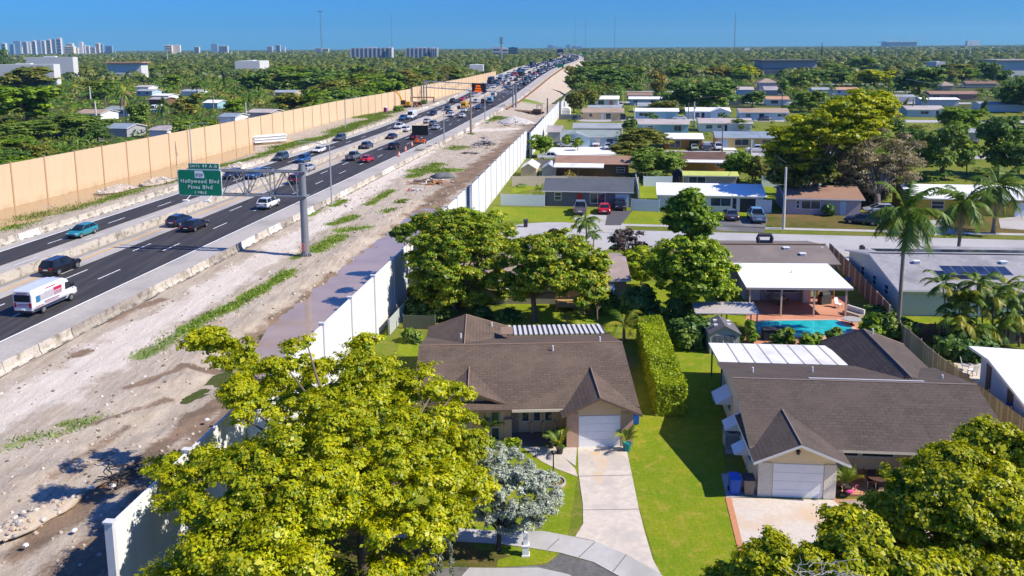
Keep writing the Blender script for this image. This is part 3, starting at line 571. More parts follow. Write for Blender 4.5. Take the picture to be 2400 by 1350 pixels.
# ---------------------------------------------------------------- white house at the right edge
q=G(2303,905); q2=G(2400,1010); h6=thing('house','white flat roofed house at the right edge beyond the board fence','house',(q.x,q.y+.3,0),math.atan2(q2.y-q.y,q2.x-q.x)+PI/2-R(2))
w=MB(); w.box(0,-12,0,9,.2,2.5); w.build('wall',STUC_W,h6)
r=MB(); r.slab([(-.7,.9,2.6),(9.5,.9,2.6),(9.5,-3.2,3.15),(-.7,-3.2,3.15)],.18); r.slab([(-.7,-3.2,3.15),(9.5,-3.2,3.15),(9.5,-13,2.6),(-.7,-13,2.6)],.18); r.build('roof',ROOFW,h6)
door(h6,('l',0),-2.0,-1.1,.02,2.1,mat('brown_door',(.18,.11,.08),.7,.1,2)); door(h6,('l',0),-6.2,-5.2,.02,2.1,mat('brown_door',(0,0,0)))
# ---------------------------------------------------------------- garden shed
q=G(1663,830); sh=thing('garden_shed','small grey green garden shed with double doors beside the hedge','shed',(q.x,q.y,0),R(-2))
SHW=mat('shed_wall',(.37,.385,.34),.8,.04,2); w=MB(); w.box(0,0,0,2.4,2.6,1.75); w.add([(0,0,1.75),(2.4,0,1.75),(1.2,0,2.35),(0,2.6,1.75),(2.4,2.6,1.75),(1.2,2.6,2.35)],[(0,1,2),(5,4,3),(0,2,5,3),(1,4,5,2)]); w.build('wall',SHW,sh)
r=MB(); gable_y(r,-.12,1.2,2.52,-.15,2.75,1.75,2.45,t=.07); r.build('roof',shingle('shed_roof',(.14,.13,.135),(.16,.15,.15),1,.2),sh)
for x in (.35,1.22): door(sh,('f',0),x,x+.82,.05,1.6,mat('shed_door',(.13,.14,.165),.6,.06,2))
r=MB()
for x,y in ((.6,.8),(.75,1.8),(1.7,.8),(1.85,1.8)): r.box(x-.15,y-.1,2.02+.3*(1-abs(x-1.2)),x+.15,y+.1,2.17+.3*(1-abs(x-1.2)))
r.build('skylight',TRIM,sh)
q=G(1620,770); s2=thing('open_shelter','low shelter with mauve grey sheet roof behind the garden shed','shelter',(q.x,q.y-2,0),R(-3))
r=MB(); r.slab([(-.1,0,2.1),(5.4,0,2.1),(5.4,2.5,2.35),(-.1,2.5,2.35)],.08); r.build('roof',mat('mauve_sheet',(.40,.36,.34),.8,.1,1),s2); r=MB()
for x in (.1,2.6,5.2):
    for y in (.2,2.3): r.box(x-.05,y-.05,0,x+.05,y+.05,2.05)
r.build('post',WOOD,s2)
# ---------------------------------------------------------------- lawns, drives, paths near the viewer
PEBBLE=mat('white_pebbles',(.60,.55,.50),.9,.35,9,c2=(.42,.36,.31),big=2,bmp=.6)
STAMP=mat('stamped_concrete',(.56,.49,.42),.85,.10,.9,c2=(.56,.41,.28),big=.35,bmp=.12); REDB=mat('red_border',(.50,.22,.11),.85,.12,2); TERRA=mat('terracotta_deck',(.50,.22,.135),.85,.10,.7,c2=(.55,.29,.19),bmp=.1)
SIDEW=mat('sidewalk_concrete',(.44,.42,.40),.9,.08,.8,c2=(.36,.34,.32),big=.5)
sheet('lawn',[(870,1060),(1330,1045),(1365,1040),(1330,1260),(1180,1246),(900,1240)],G_LAWN,.006)
sheet('lawn',[(1462,1046),(1495,940),(1490,790),(1520,700),(1700,700),(1700,800),(1690,960),(1702,1166),(1747,1345),(1765,1420),(1575,1420),(1545,1346),(1495,1180)],G_LAWN,.006)
sheet('lawn',[(1165,1277),(1244,1285),(1312,1296),(1282,1320),(1225,1326),(1165,1328)],G_LAWN,.009)
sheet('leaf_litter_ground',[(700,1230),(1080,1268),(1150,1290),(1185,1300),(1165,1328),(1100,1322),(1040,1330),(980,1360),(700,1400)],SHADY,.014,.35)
sheet('lawn',[(1180,675),(1480,655),(1560,665),(1740,690),(1750,760),(1600,760),(1480,780),(1190,760)],G_LAWN,.006)
sheet('lawn',[(945,760),(1010,800),(1000,850),(930,830)],G_LAWN,.006)
sheet('lawn',[(2100,742),(2420,745),(2420,772),(2120,770)],G_LAWN,.006)
sheet('driveway',[(1354,1046),(1467,1046),(1481,1112),(1498,1195),(1512,1250),(1530,1310),(1549,1345),(1467,1300),(1393,1269),(1347,1259),(1367,1227),(1366,1180),(1356,1110)],CONC_D,.02)
sheet('sidewalk',[(900,1222),(1060,1236),(1172,1245),(1271,1244),(1347,1258),(1393,1268),(1467,1298),(1547,1344),(1590,1380),(1560,1420),(1500,1380),(1451,1350),(1391,1317),(1312,1295),(1244,1284),(1172,1275),(1050,1268),(900,1258)],SIDEW,.024)
sheet('street',[(960,1375),(1040,1332),(1100,1324),(1165,1331),(1280,1323),(1312,1297),(1391,1319),(1451,1352),(1500,1382),(1560,1430),(1560,1700),(700,1700)],ASPH_W,.004)
sheet('street_apron',[(1100,1330),(1180,1331),(1262,1330),(1330,1345),(1380,1370),(1440,1440),(1300,1560),(1000,1440)],ASPH_O,.010)
sheet('garden_path',[(1222,1046),(1300,1047),(1312,1062),(1348,1098),(1354,1117),(1303,1098),(1271,1082)],CONC_D,.016)
sheet('pebble_bed',[(1303,1049),(1352,1048),(1349,1092),(1318,1070)],PEBBLE,.021)
sheet('driveway',[(1712,1166),(1955,1172),(2010,1182),(2060,1196),(2250,1210),(2260,1330),(1750,1330)],STAMP,.02)
sheet('drive_border',[(1700,1166),(1714,1166),(1757,1340),(1742,1340)],REDB,.028)
sheet('bin_pad',[(1690,1110),(1772,1110),(1778,1164),(1702,1166)],CONC,.02)
sheet('bin_pad',[(1697,1022),(1750,1022),(1752,1064),(1700,1064)],CONC,.02)
sheet('bin_pad',[(1668,926),(1700,926),(1704,941),(1670,941)],CONC,.02)
sheet('planter_border',[(1953,1170),(2110,1168),(2110,1192),(1975,1190)],REDB,.030)
sheet('pebble_bed',[(1962,1172),(2100,1171),(2100,1186),(1980,1184)],mat('brown_pebbles',(.33,.26,.2),.9,.5,9,bmp=.6),.036)
# pool terrace
sheet('pool_terrace',[(1752,708),(1800,694),(1985,694),(2012,760),(2016,790),(1995,818),(1740,816)],TERRA,.012)
m,nt,out=nodes('pool_water'); v=coord(nt,'World'); wv=noise(nt,v,1.6,3); p=pr(nt,out,mixc(nt,ramp(nt,wv,.35,.65),(.005,.36,.40),(.02,.50,.52)),.05,0,bump(nt,wv,.15,.05),.6)
sheet('pool_water',[(1768,757),(1800,752),(1960,750),(1997,769),(1984,785),(1880,789),(1776,779)],m,.05)
mb=MB(); P=[G(x,y,.03) for x,y in [(1768,757),(1800,752),(1960,750),(1997,769),(1984,785),(1880,789),(1776,779)]]; c=sum(P,Vector())/len(P)
for i in range(len(P)):
    a,b=P[i],P[(i+1)%len(P)]; mb.slab([a,b,b+(b-c).normalized()*.35,a+(a-c).normalized()*.35],.1)
for q in mb.v[:0]: pass
tag(mb.build('pool_coping',mat('coping',(.60,.42,.34),.8,.08,3),loc=(0,0,.045)),'pale stone coping round the turquoise swimming pool','coping')
sheet('patio',[(2235,850),(2310,850),(2330,960),(2260,905)],CONC_D,.014)
sheet('patio',[(2310,905),(2420,1030),(2420,1090),(2240,890)],CONC,.012)
# driveway control joints
mb=MB()
for a,b in (((1357,1116),(1481,1113)),((1366,1195),(1497,1193)),((1347,1258),(1393,1268)),((1311,1262),(1282,1288)),((1395,1270),(1352,1310)),((1468,1300),(1436,1340))):
    A,B=G(*a,.031),G(*b,.031); d=(B-A).normalized(); w=Vector((-d.y,d.x,0))*.025; mb.poly([A-w,B-w,B+w,A+w])
struct('pavement_joint',mb,mat('joint_dark',(.17,.15,.13),.9))
mb=MB()
for (x,y),rx,ry in (((1406,1080),.45,1.5),((1402,1120),.3,.9)):
    c=G(x,y,.027); mb.poly([c+Vector((rx*(1+.25*math.sin(3*t))*math.cos(t),ry*(1+.2*math.cos(2*t))*math.sin(t),0)) for t in [2*PI*k/18 for k in range(18)]])
m,nt,out=nodes('rust_stain'); v=coord(nt,'World'); pr(nt,out,mixc(nt,ramp(nt,noise(nt,v,1.1,5,.7),.40,.66),(.53,.46,.39),(.58,.40,.22)),.85,0); struct('drive_stain',mb,m)
# streets of the estate (they run square to the motorway)
def street(s,a0,a1,w,name='street',z=.012):
    mb=MB(); mb.poly([AS(a0,s-w/2,z),AS(a1,s-w/2,z),AS(a1,s+w/2,z),AS(a0,s+w/2,z)]); 
    if a0<5: mb.poly([AS(a0+1+9.2*math.cos(t),s+9.2*math.sin(t),z+.004) for t in [2*PI*k/28 for k in range(28)]])
    struct(name,mb,ASPH_O)
street(104.8,-10.5,170,10.4)
for s in (193.5,281.5,369.5,457.5,545.5): street(s,-12,260,9)
def strip(name,s0,s1,a0,a1,m,z): struct(name,MB().poly([AS(a0,s0,z),AS(a1,s0,z),AS(a1,s1,z),AS(a0,s1,z)]),m)
strip('sidewalk',112.6,113.9,-1,170,SIDEW,.03); strip('lawn',110.1,112.5,-8,170,grassmat('verge_grass',(.12,.17,.012),(.19,.2,.03),(.26,.22,.07),(.22,.15,.08)),.02)
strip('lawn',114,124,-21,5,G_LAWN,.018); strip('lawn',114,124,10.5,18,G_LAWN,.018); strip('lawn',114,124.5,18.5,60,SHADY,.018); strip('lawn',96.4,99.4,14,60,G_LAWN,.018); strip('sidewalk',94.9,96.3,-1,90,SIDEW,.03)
sheet('lawn',[(1195,455),(1272,440),(1276,408),(1215,418)],G_LAWN,.02); sheet('lawn',[(1500,470),(1545,470),(1545,435),(1500,436)],G_LAWN,.02); sheet('lawn',[(1785,470),(1822,470),(1812,430),(1780,432)],G_LAWN,.02)
sheet('driveway',[(1343,505),(1440,500),(1462,525),(1475,545),(1360,545)],CONC,.035); sheet('driveway',[(1425,492),(1482,494),(1455,528),(1418,528)],mat('dark_drive',(.085,.08,.085),.9,.15,1),.04)
sheet('driveway',[(1265,352),(1300,345),(1445,343),(1462,360),(1290,366)],mat('white_drive',(.68,.66,.63),.85,.04,.6),.03)
sheet('driveway',[(1690,508),(1800,512),(1790,545),(1675,540)],ASPH_W,.035); sheet('driveway',[(2140,520),(2225,512),(2240,545),(2190,552)],CONC,.035); sheet('driveway',[(2340,512),(2400,506),(2420,540),(2345,535)],CONC,.035); sheet('driveway',[(1955,590),(1990,590),(2035,640),(1985,640)],CONC,.035)
sheet('driveway',[(1600,330),(1700,332),(1705,352),(1610,352)],mat('brown_drive',(.25,.17,.12),.9,.15,1),.03)
# grass ellipses in the white drive
for x,y,rx,ry in ((1392,350,8.5,1.6),(1394,358,8.5,1.4),(1287,357,4,3)):
    c=G(x,y,.04); struct('lawn',MB().poly([c+Vector((rx*math.cos(t),ry*math.sin(t),0)) for t in [2*PI*k/20 for k in range(20)]]),G_LAWN)
# ---------------------------------------------------------------- fences
def fence(name,label,pts,h,m,pm,step=2.4,z0=0.,boards=0,pw=.1,cat='fence',side=1,group=None):
    P=[Vector((p[0],p[1],0)) for p in pts]; t=thing(name,label,cat,P[0]+Vector((0,0,z0)),0,group); o=P[0]; fp=MB()
    for i in range(len(P)-1):
        a,b=P[i]-o,P[i+1]-o; d=(b-a).normalized(); w=Vector((-d.y,d.x,0))*side; l=(b-a).length
        if boards:
            k=0.
            while k<l:
                e=min(l,k+boards); hh=h+rnd.uniform(-.04,.04); p,q=a+d*k,a+d*(e-.02); fp.slab([p-w*.02+Vector((0,0,hh)),q-w*.02+Vector((0,0,hh)),q+w*.02+Vector((0,0,hh)),p+w*.02+Vector((0,0,hh))],hh-.03,rnd.choice([0,0,1])); k=e
        else: fp.slab([a-w*.03+Vector((0,0,h)),b-w*.03+Vector((0,0,h)),b+w*.03+Vector((0,0,h)),a+w*.03+Vector((0,0,h))],h-.04)
    fp.build('fence_panel',m,t)
    for i in range(len(P)-1):
        a,b=P[i]-o,P[i+1]-o; d=(b-a).normalized(); w=Vector((-d.y,d.x,0))*side; l=(b-a).length; n=max(1,round(l/step))
        for k in range(n+1):
            p=a+d*(l*k/n)+w*.09; MB().box(-pw/2,-pw/2,0,pw/2,pw/2,h+.1).build('post',pm,t,p,math.atan2(d.y,d.x))
    return t
g2=lambda x,y,z=0: tuple(G(x,y,z).xy)
BRF=mat('brown_fence',(.20,.095,.055),.85,.15,2); VIN=mat('vinyl_blue_white',(.60,.66,.68),.6,.03,1); BEI=mat('beige_vinyl',(.56,.47,.37),.7,.05,1); OLDW=mat('weathered_boards',(.27,.225,.15),.9,.3,3); OLDW2=mat('pale_boards',(.38,.33,.23),.9,.3,3)
fence('board_fence','brown board fence with pale posts between the pool house and the pale blue house',[g2(2085,765),g2(2005,672),g2(1945,608)],1.9,BRF,mat('pale_post',(.58,.52,.45),.8),2.2,pw=.12)
fence('board_fence','weathered picket fence behind the right hand cream house',[g2(2105,800),g2(2180,870),g2(2262,935),g2(2420,1062)],1.75,[OLDW,OLDW2],OLDW,2.4,boards=.16)
fence('board_fence','dark back boundary fence below the palm clump',[g2(2130,800),g2(2250,803),g2(2430,806)],1.6,[mat('dark_boards',(.10,.07,.05),.9,.3,2),OLDW],OLDW,2.4,boards=.18)
fence('vinyl_fence','pale blue vinyl fence left of the dark grey house',[g2(1174,482),g2(1276,484)],1.85,VIN,VIN,2.2)
fence('vinyl_fence','pale blue vinyl fence right of the dark grey house garage',[g2(1480,494),g2(1545,497)],1.85,VIN,VIN,2.2)
fence('vinyl_fence','pale blue vinyl fence running back beside the dark grey house',[g2(1497,470),g2(1490,428)],1.85,VIN,VIN,2.6)
fence('vinyl_fence','beige vinyl fence behind the dark grey house',[g2(1200,437),g2(1330,436),g2(1496,440)],1.85,BEI,mat('cream_post',(.65,.57,.47),.7),2.4)
fence('vinyl_fence','beige vinyl fence in front of the white pickup with the cap',[g2(1235,395),g2(1305,397)],1.9,BEI,BEI,2.6)
fence('vinyl_fence','pale blue vinyl fence behind the open lawn next to the dark grey house',[g2(1508,437),g2(1575,437)],1.85,VIN,VIN,2.6)
fence('vinyl_fence','pale blue vinyl fence by the pale pickup truck',[g2(1770,498),g2(1807,500)],2.0,VIN,VIN,2.2)
fence('vinyl_fence','pale grey green vinyl fence under the tall dry tree',[g2(1785,438),g2(1985,436)],1.9,mat('pale_green_vinyl',(.48,.56,.54),.7,.05,1),VIN,2.6)
fence('board_fence','grey board fence by the arched white shed',[g2(1310,280),g2(1362,281)],1.8,mat('grey_boards',(.22,.22,.22),.9,.1,1),OLDW,3)
t=fence('chain_fence','low wire fence along the foot of the white wall',[tuple(AS(-20.6,66).xy),tuple(AS(-20.4,84).xy)],1.5,mat('wire_mesh',(.40,.43,.42),.7,.1,2),mat('grey_pipe',(.45,.46,.46),.4,metal=.6),3,pw=.06)
fence('chain_fence','thin rail fence behind the tan house',[g2(945,770),g2(1020,772)],1.25,[mat('wire_dark',(.09,.1,.07),.8)],mat('grey_pipe',(0,0,0)),3,pw=.06)
# ---------------------------------------------------------------- small things in the yards
def bin_(label,x,y,body,lid,rz=0,group=None):
    t=thing('wheelie_bin',label,'bin',G(x,y),rz,group); b=MB(); b.loft([[(-.24,-.27,.06),(.24,-.27,.06),(.24,.22,.06),(-.24,.22,.06)],[(-.30,-.33,.98),(.30,-.33,.98),(.30,.3,.98),(-.30,.3,.98)]]); b.box(-.33,-.37,.9,.33,.34,.985); b.build('body',body,t)
    l=MB(); l.loft([[(-.34,-.40,.99),(.34,-.40,.99),(.34,.36,.99),(-.34,.36,.99)],[(-.3,-.3,1.1),(.3,-.3,1.1),(.3,.3,1.1),(-.3,.3,1.1)]]); l.box(-.2,.36,.95,.2,.42,1.02); l.build('lid',lid,t)
    for s in (-1,1): MB().cyl((s*.2,.27,.13),(s*.29,.27,.13),.13,.13,10).build('wheel',mat('tyre',(.02,.02,.02),.8),t)
    return t
BBLUE=mat('bin_blue',(.01,.09,.50),.45,.05,1); BGRY=mat('bin_taupe',(.23,.18,.15),.6,.05,1); BBLK=mat('bin_black',(.03,.035,.05),.5,.05,1)
bin_('bright blue wheelie bin beside the stone clad garage',1720,1155,BBLUE,BBLUE,R(-4)); bin_('taupe wheelie bin with dark lid next to the blue bin by the garage',1753,1157,BGRY,BBLK,R(-4))
bin_('blue wheelie bin at the right corner of the tan house garage',1487,992,BBLUE,BBLUE); bin_('dark wheelie bin on the grass by the cul de sac',1232,532,BBLK,BBLK); bin_('blue wheelie bin at the kerb beside the tall palm',2100,550,BBLUE,BBLUE)
bin_('blue wheelie bin in the shade by the white house door',2368,985,BBLUE,BBLUE,R(30)); bin_('blue bin behind the beige fence near the white wall',1244,392,BBLUE,BBLUE)
def pot_palm(label,x,y,r,hp,mp,n,l,seed,z=0):
    t=thing('potted_palm',label,'potted plant',G(x,y,z)); l*=.72; MB().lathe([(r*.7,0),(r,hp),(r*1.1,hp),(r*.9,hp-.05),(0,hp-.06)],n=14).build('pot',mp,t)
    fronds(t,(0,0,hp),n,l,seed,LPALM_Y,stem=.3,up=(.75,1.4),droop=.7,lw=.05); return t
def fronds(t,base,n,l,seed,ms,stem=0,droop=.9,wid=.32,up=(.35,1.15),name='fronds',seg=7,lw=.035):
    rs=random.Random(seed); V=[]; mi=[]
    for k in range(n):
        az=2*PI*k/n+rs.uniform(-.25,.25); el=rs.uniform(*up); ll=l*rs.uniform(.8,1.1); p=Vector(base)+Vector((0,0,stem*rs.uniform(.2,1))); d=Vector((math.cos(az)*math.cos(el),math.sin(az)*math.cos(el),math.sin(el))); m=rs.choice(range(len(ms)))
        side=Vector((-math.sin(az),math.cos(az),0)); st=ll/seg
        for i in range(seg):
            d2=(d-Vector((0,0,droop*(i+1)/seg*.36))).normalized(); q=p+d2*st
            V+= [p+side*.02,q+side*.015,q-side*.015,p-side*.02]; mi.append(m)
            if i>0:
                for sgn in (-1,1):
                    for j in (0,.34,.67):
                        b=p+(q-p)*j; wl=wid*ll*(1-.55*abs((i+j)/seg-.45)*1.6)*rs.uniform(.8,1.1); tip=b+side*sgn*wl*.75+d2*wl*.6-Vector((0,0,wl*rs.uniform(.25,.6)))
                        n_=(tip-b).cross(d2).normalized(); w_=d2*lw*ll*.55; V+=[b-w_,b+w_,tip+w_*.2,tip-w_*.2]; mi.append(m)
            p,d=q,d2
    return fastmesh(name,np.array([tuple(v) for v in V]),len(mi),4,np.array(mi),ms,t)
LPALM=[leafmat('palm_green',(.10,.19,.015),(.24,.31,.03),.25),leafmat('palm_dark',(.06,.13,.015),(.15,.22,.025),.25)]; LPALM_Y=[leafmat('palm_yellow',(.28,.32,.015),(.55,.46,.05),.3),leafmat('palm_green',(0,0,0),(0,0,0))]; LPALM_D=[leafmat('palm_straw',(.28,.22,.1),(.45,.36,.18),.2),leafmat('palm_green',(0,0,0),(0,0,0))]
TEAL=mat('teal_pot',(.01,.19,.21),.35,.1,3); BPOT=mat('dark_pot',(.045,.035,.035),.6,.1,2)
pot_palm('yellow green potted palm in a teal pot at the garage corner',1469,1056,.28,.5,TEAL,9,1.5,3); pot_palm('bright potted palm beside the pebble bed of the tan house',1312,1063,.24,.4,BPOT,10,1.7,5); pot_palm('smaller dry palm in a pot behind the bright potted palm',1292,1050,.2,.4,BPOT,7,1.0,6); pot_palm('potted palm on the terracotta porch beside the stone garage pier',1985,1158,.27,.5,BPOT,11,1.9,8,.14)
t=thing('flower_pot','empty dark flower pot at the porch edge by the garage pier','pot',G(1959,1160,.0)); MB().lathe([(.2,0),(.3,.45),(.33,.45),(.27,.4),(0,.38)],n=14).build('pot_body',BPOT,t)
fl=thing('garden_flamingo','pink garden flamingo on the terracotta porch edge','ornament',G(1993,1168,.05)); PINKM=mat('pink_plastic',(.75,.10,.30),.4,.1,4); b=MB(); b.loft([[(x+r*.0,r*math.cos(a),.42+r*math.sin(a)*.8) for a in [2*PI*k/8 for k in range(8)]] for x,r in ((-.28,.02),(-.15,.10),(.02,.13),(.15,.08),(.2,.03))]); b.tube([(.17,0,.45),(.27,0,.6),(.22,0,.75),(.32,0,.8),(.38,0,.74)],[.04,.03,.025,.035,.012],6); b.tube([(0,.03,.4),(0,.03,0)],.01,5); b.tube([(.05,-.03,.4),(.05,-.03,0)],.01,5); b.build('body',PINKM,fl)
t=thing('lamp_post','slim black garden lamp post beside the concrete path','lamp',G(1297,1112)); b=MB(); b.cyl((0,0,0),(0,0,1.25),.045,.035,8); b.cyl((0,0,0),(0,0,.06),.12,.1,10); b.build('post',mat('black_metal',(0,0,0)),t); b=MB(); b.lathe([(.05,1.25),(.10,1.3),(.11,1.42),(.13,1.44),(.02,1.54)],n=8); b.build('lamp_head',mat('black_metal',(0,0,0)),t)
t=thing('mailbox','white mailbox post under the silver leaved tree','mailbox',G(1232,1301)); b=MB(); b.box(-.16,-.16,0,.16,.16,.55); b.box(-.2,-.2,0,.2,.2,.08); b.box(-.11,-.11,.55,.11,.11,1.15); b.box(-.19,-.19,.55,.19,.19,.6); b.build('pedestal',TRIM,t); b=MB(); b.loft([[(x,y,1.15+z) for x,z in ((-.12,0),(.12,0),(.12,.14),(.07,.22),(-.07,.22),(-.12,.14))] for y in (-.28,.25)]); b.build('box',TRIM,t)
t=thing('mailbox','dark mailbox on a post by the street, left of the solar house','mailbox',G(2019,606)); b=MB(); b.box(-.08,-.08,0,.08,.08,1.1); b.build('pedestal',BBLK,t); b=MB(); b.box(-.22,-.3,1.1,.22,.3,1.5); b.lathe([(.27,1.5),(.2,1.62)],n=8); b.build('box',BBLK,t)
b=MB(); 
for k in range(26):
    a=2*PI*k/26; b.add([(.62*math.cos(a)*r,.62*math.sin(a)*r,z) for r,z in ((1,0),(1,.15),(.88,.15),(.88,0))]+[(.62*math.cos(a+2*PI/26)*r,.62*math.sin(a+2*PI/26)*r,z) for r,z in ((1,0),(1,.15),(.88,.15),(.88,0))],[(0,4,5,1),(1,5,6,2),(2,6,7,3)])
t=thing('planting_ring','round stone edged planting ring on the lawn beside the lamp post','planter',G(1301,1132)); b.build('edging',CONC,t); MB().poly([(.55*math.cos(2*PI*k/16),.55*math.sin(2*PI*k/16),.08) for k in range(16)]).build('soil',SHADY,t)
t=thing('air_conditioner','square grey air conditioning unit on a slab between the awnings','air conditioner',G(1713,1046),R(-5)); b=MB(); b.box(-.45,-.45,.08,.45,.45,.98); b.box(-.47,-.47,.98,.47,.47,1.03); b.build('cabinet',mat('ac_grey',(.36,.38,.37),.6,.05,2),t)
b=MB(); b.cyl((0,0,1.031),(0,0,1.05),.34,.34,18); b.build('fan_grille',BPOT,t); b=MB()
for k in range(9):
    x=-.4+k*.1; b.box(x-.008,-.47,.15,x+.008,-.452,.92)
b.build('vent_slats',BPOT,t)
# patio furniture
def chair(label,p,rz,m,group=None):
    t=thing('patio_chair',label,'chair',p,rz,group); b=MB(); b.box(-.25,-.25,.40,.25,.25,.45); b.build('seat',m,t); b=MB(); b.add([(-.25,.23,.45),(.25,.23,.45),(.25,.27,.45),(-.25,.27,.45),(-.25,.36,.95),(.25,.36,.95),(.25,.40,.95),(-.25,.40,.95)],[(0,3,2,1),(4,5,6,7),(0,1,5,4),(1,2,6,5),(2,3,7,6),(3,0,4,7)]); b.build('backrest',m,t)
    for x in (-.22,.22):
        for y in (-.22,.22): MB().box(x-.02,y-.02,0,x+.02,y+.02,.4).build('leg',mat('grey_pipe',(0,0,0)),t)
    return t
WOV=mat('tan_weave',(.40,.33,.25),.8,.2,6); RCH=mat('red_cushion',(.45,.05,.05),.8,.1,3)
chair('white patio chair on the pale patio beyond the board fence',G(2278,880),R(200),TRIM); chair('grey sling chair beside the white patio chair',G(2262,868),R(60),mat('grey_sling',(.3,.3,.31),.7))
chair('dark chair by the porch table of the cream house',G(2040,1140,.14),R(80),mat('dark_brown_wood',(.10,.055,.035),.6,.2,3)); chair('brown backed chair in the porch near the entry door',G(2075,1132,.14),R(-60),WOV)
chair('red chair at the shaded patio table by the pool',G(1843,712),R(100),RCH); chair('pale chair at the shaded patio table by the pool',G(1803,706),R(-90),mat('pale_chair',(.5,.42,.38),.8)); chair('white lounge chair on the sunny terrace side',G(1965,722),R(30),TRIM)
def table(label,p,r,h,m):
    t=thing('patio_table',label,'table',p); b=MB(); b.cyl((0,0,h-.05),(0,0,h),r,r,18); b.build('tabletop',m,t); b=MB(); b.cyl((0,0,0),(0,0,h-.05),.06,.06,8); b.cyl((0,0,0),(0,0,.05),.3,.2,10); b.build('pedestal',BPOT,t)
table('round pale table under the white patio roof',G(1826,714),.65,.75,mat('pale_tabletop',(.5,.55,.45),.4)); table('dark table in the porch of the cream house',G(2058,1142,.14),.7,.72,mat('dark_brown_wood',(0,0,0))); table('grey low table on the pool terrace edge',G(1996,762),.8,.6,mat('grey_stone_top',(.35,.33,.32),.7))
t=thing('barbecue','covered barbecue standing on the sunny part of the terrace','barbecue',G(1932,712),R(20)); b=MB(); b.box(-.6,-.3,0,.6,.3,.85); b.loft([[(x,y,z) for y,z in ((-.3,.85),(.3,.85),(.28,1.1),(.1,1.25),(-.2,1.2),(-.3,1.0))] for x in (-.45,.45)]); b.build('cover',mat('charcoal_cover',(.06,.055,.055),.7,.2,3),t)
t=thing('storage_box','dark storage box on the pool terrace by the hedge plants','box',G(1790,800)); b=MB(); b.box(0,0,0,1.8,.8,.95); b.build('body',BBLK,t); b=MB(); b.box(-.05,-.05,.95,1.85,.85,1.03); b.build('lid',BPOT,t)
t=thing('outdoor_sofa','pale cushioned sofa on the right of the terrace','sofa',G(2000,742),R(-60)); b=MB(); b.box(-.9,-.4,.1,.9,.4,.42); b.build('seat',WOV,t); b=MB(); b.box(-.9,.25,.42,.9,.42,.85); b.build('backrest',TRIM,t)
t=thing('beach_ball','yellow ball lying on the pool terrace','ball',G(1986,745,.16)); MB().lathe([(.02,-.16),(.11,-.11),(.16,0),(.11,.11),(.02,.16)],n=12).build('ball_body',YEL_M,t)
t=thing('tarpaulin_heap','deep blue tarpaulin heap beside the pale blue house','tarpaulin',G(2015,660)); b=MB(); b.loft([[( (1.3-.9*k)*math.cos(a)*(1+.2*math.sin(3*a)),(1.6-k)*math.sin(a),.1+1.0*k) for a in [2*PI*i/12 for i in range(12)]] for k in (0,.4,.75,1)]); b.build('tarp',mat('tarp_blue',(.01,.04,.22),.6,.2,2),t)
# open-ended bits: wooden stick frame against the right terrace
t=thing('shelf_rack','wooden rack with coloured pots on the sunny terrace','rack',G(1915,700)); b=MB()
for x in (0,1.6): b.box(x-.04,-.2,0,x+.04,.2,1.7)
for z in (.3,.9,1.5): b.box(0,-.2,z,1.6,.2,z+.05)
b.build('frame',WOOD,t)
for k,(x,z) in enumerate(((.3,.35),(.8,.35),(1.2,.35),(.4,.95),(1.0,.95))): MB().lathe([(.1,0),(.14,.25),(.02,.25)],(x,0,z),10).build('pot',[RCH,TRIM,TEAL,YEL_M,TRIM][k],t)
# ---------------------------------------------------------------- houses of the estate
KEEP=[]; FOOT=[]
def wc(name,c): return mat(name,c,.9,.06,1.2,bmp=.06)
def rc(name,c): return mat(name,c,.9,.10,.7,c2=tuple(x*.8 for x in c),big=.4,bmp=.08)
W_={'dgrey':wc('dark_grey_wall',(.13,.13,.15)),'white':STUC_W,'pale':wc('pale_wall',(.62,.62,.60)),'yellow':wc('yellow_wall',(.66,.45,.17)),'ylw2':wc('mustard_wall',(.55,.38,.06)),'brown':wc('brown_wall',(.17,.095,.055)),'orange':wc('orange_wall',(.40,.19,.04)),'peach':wc('peach_wall',(.75,.52,.26)),'lblue':wc('light_blue_wall',(.38,.50,.56)),'teal':wc('teal_wall',(.28,.46,.50)),'pink':wc('pink_wall',(.48,.24,.19)),'mauve':wc('mauve_grey_wall',(.40,.35,.36)),'grey':wc('grey_wall',(.33,.33,.34)),'tan':wc('tan_wall',(.45,.36,.26))}
R_={'slate':rc('slate_roof',(.085,.095,.11)),'white':ROOFW,'brown':rc('brown_roof',(.22,.13,.085)),'rust':rc('rust_roof',(.30,.175,.12)),'grey':rc('grey_roof',(.30,.32,.34)),'lime':rc('lime_roof',(.46,.50,.12)),'green':rc('greygreen_roof',(.24,.28,.27)),'orange':rc('orange_tile_roof',(.48,.26,.16)),'pinkgrey':rc('pinkgrey_roof',(.42,.36,.34)),'dkbrown':rc('dark_brown_roof',(.13,.075,.055)),'mauve':rc('mauve_roof',(.36,.31,.31)),'tan':rc('tan_roof',(.36,.26,.19)),'bluegrey':rc('bluegrey_roof',(.22,.27,.33))}
REDD=mat('red_door',(.42,.02,.03),.6,.05,1); DKD=mat('dark_opening',(.03,.032,.04),.8); BLD=mat('pale_blue_door',(.45,.55,.62),.6,.03,1)
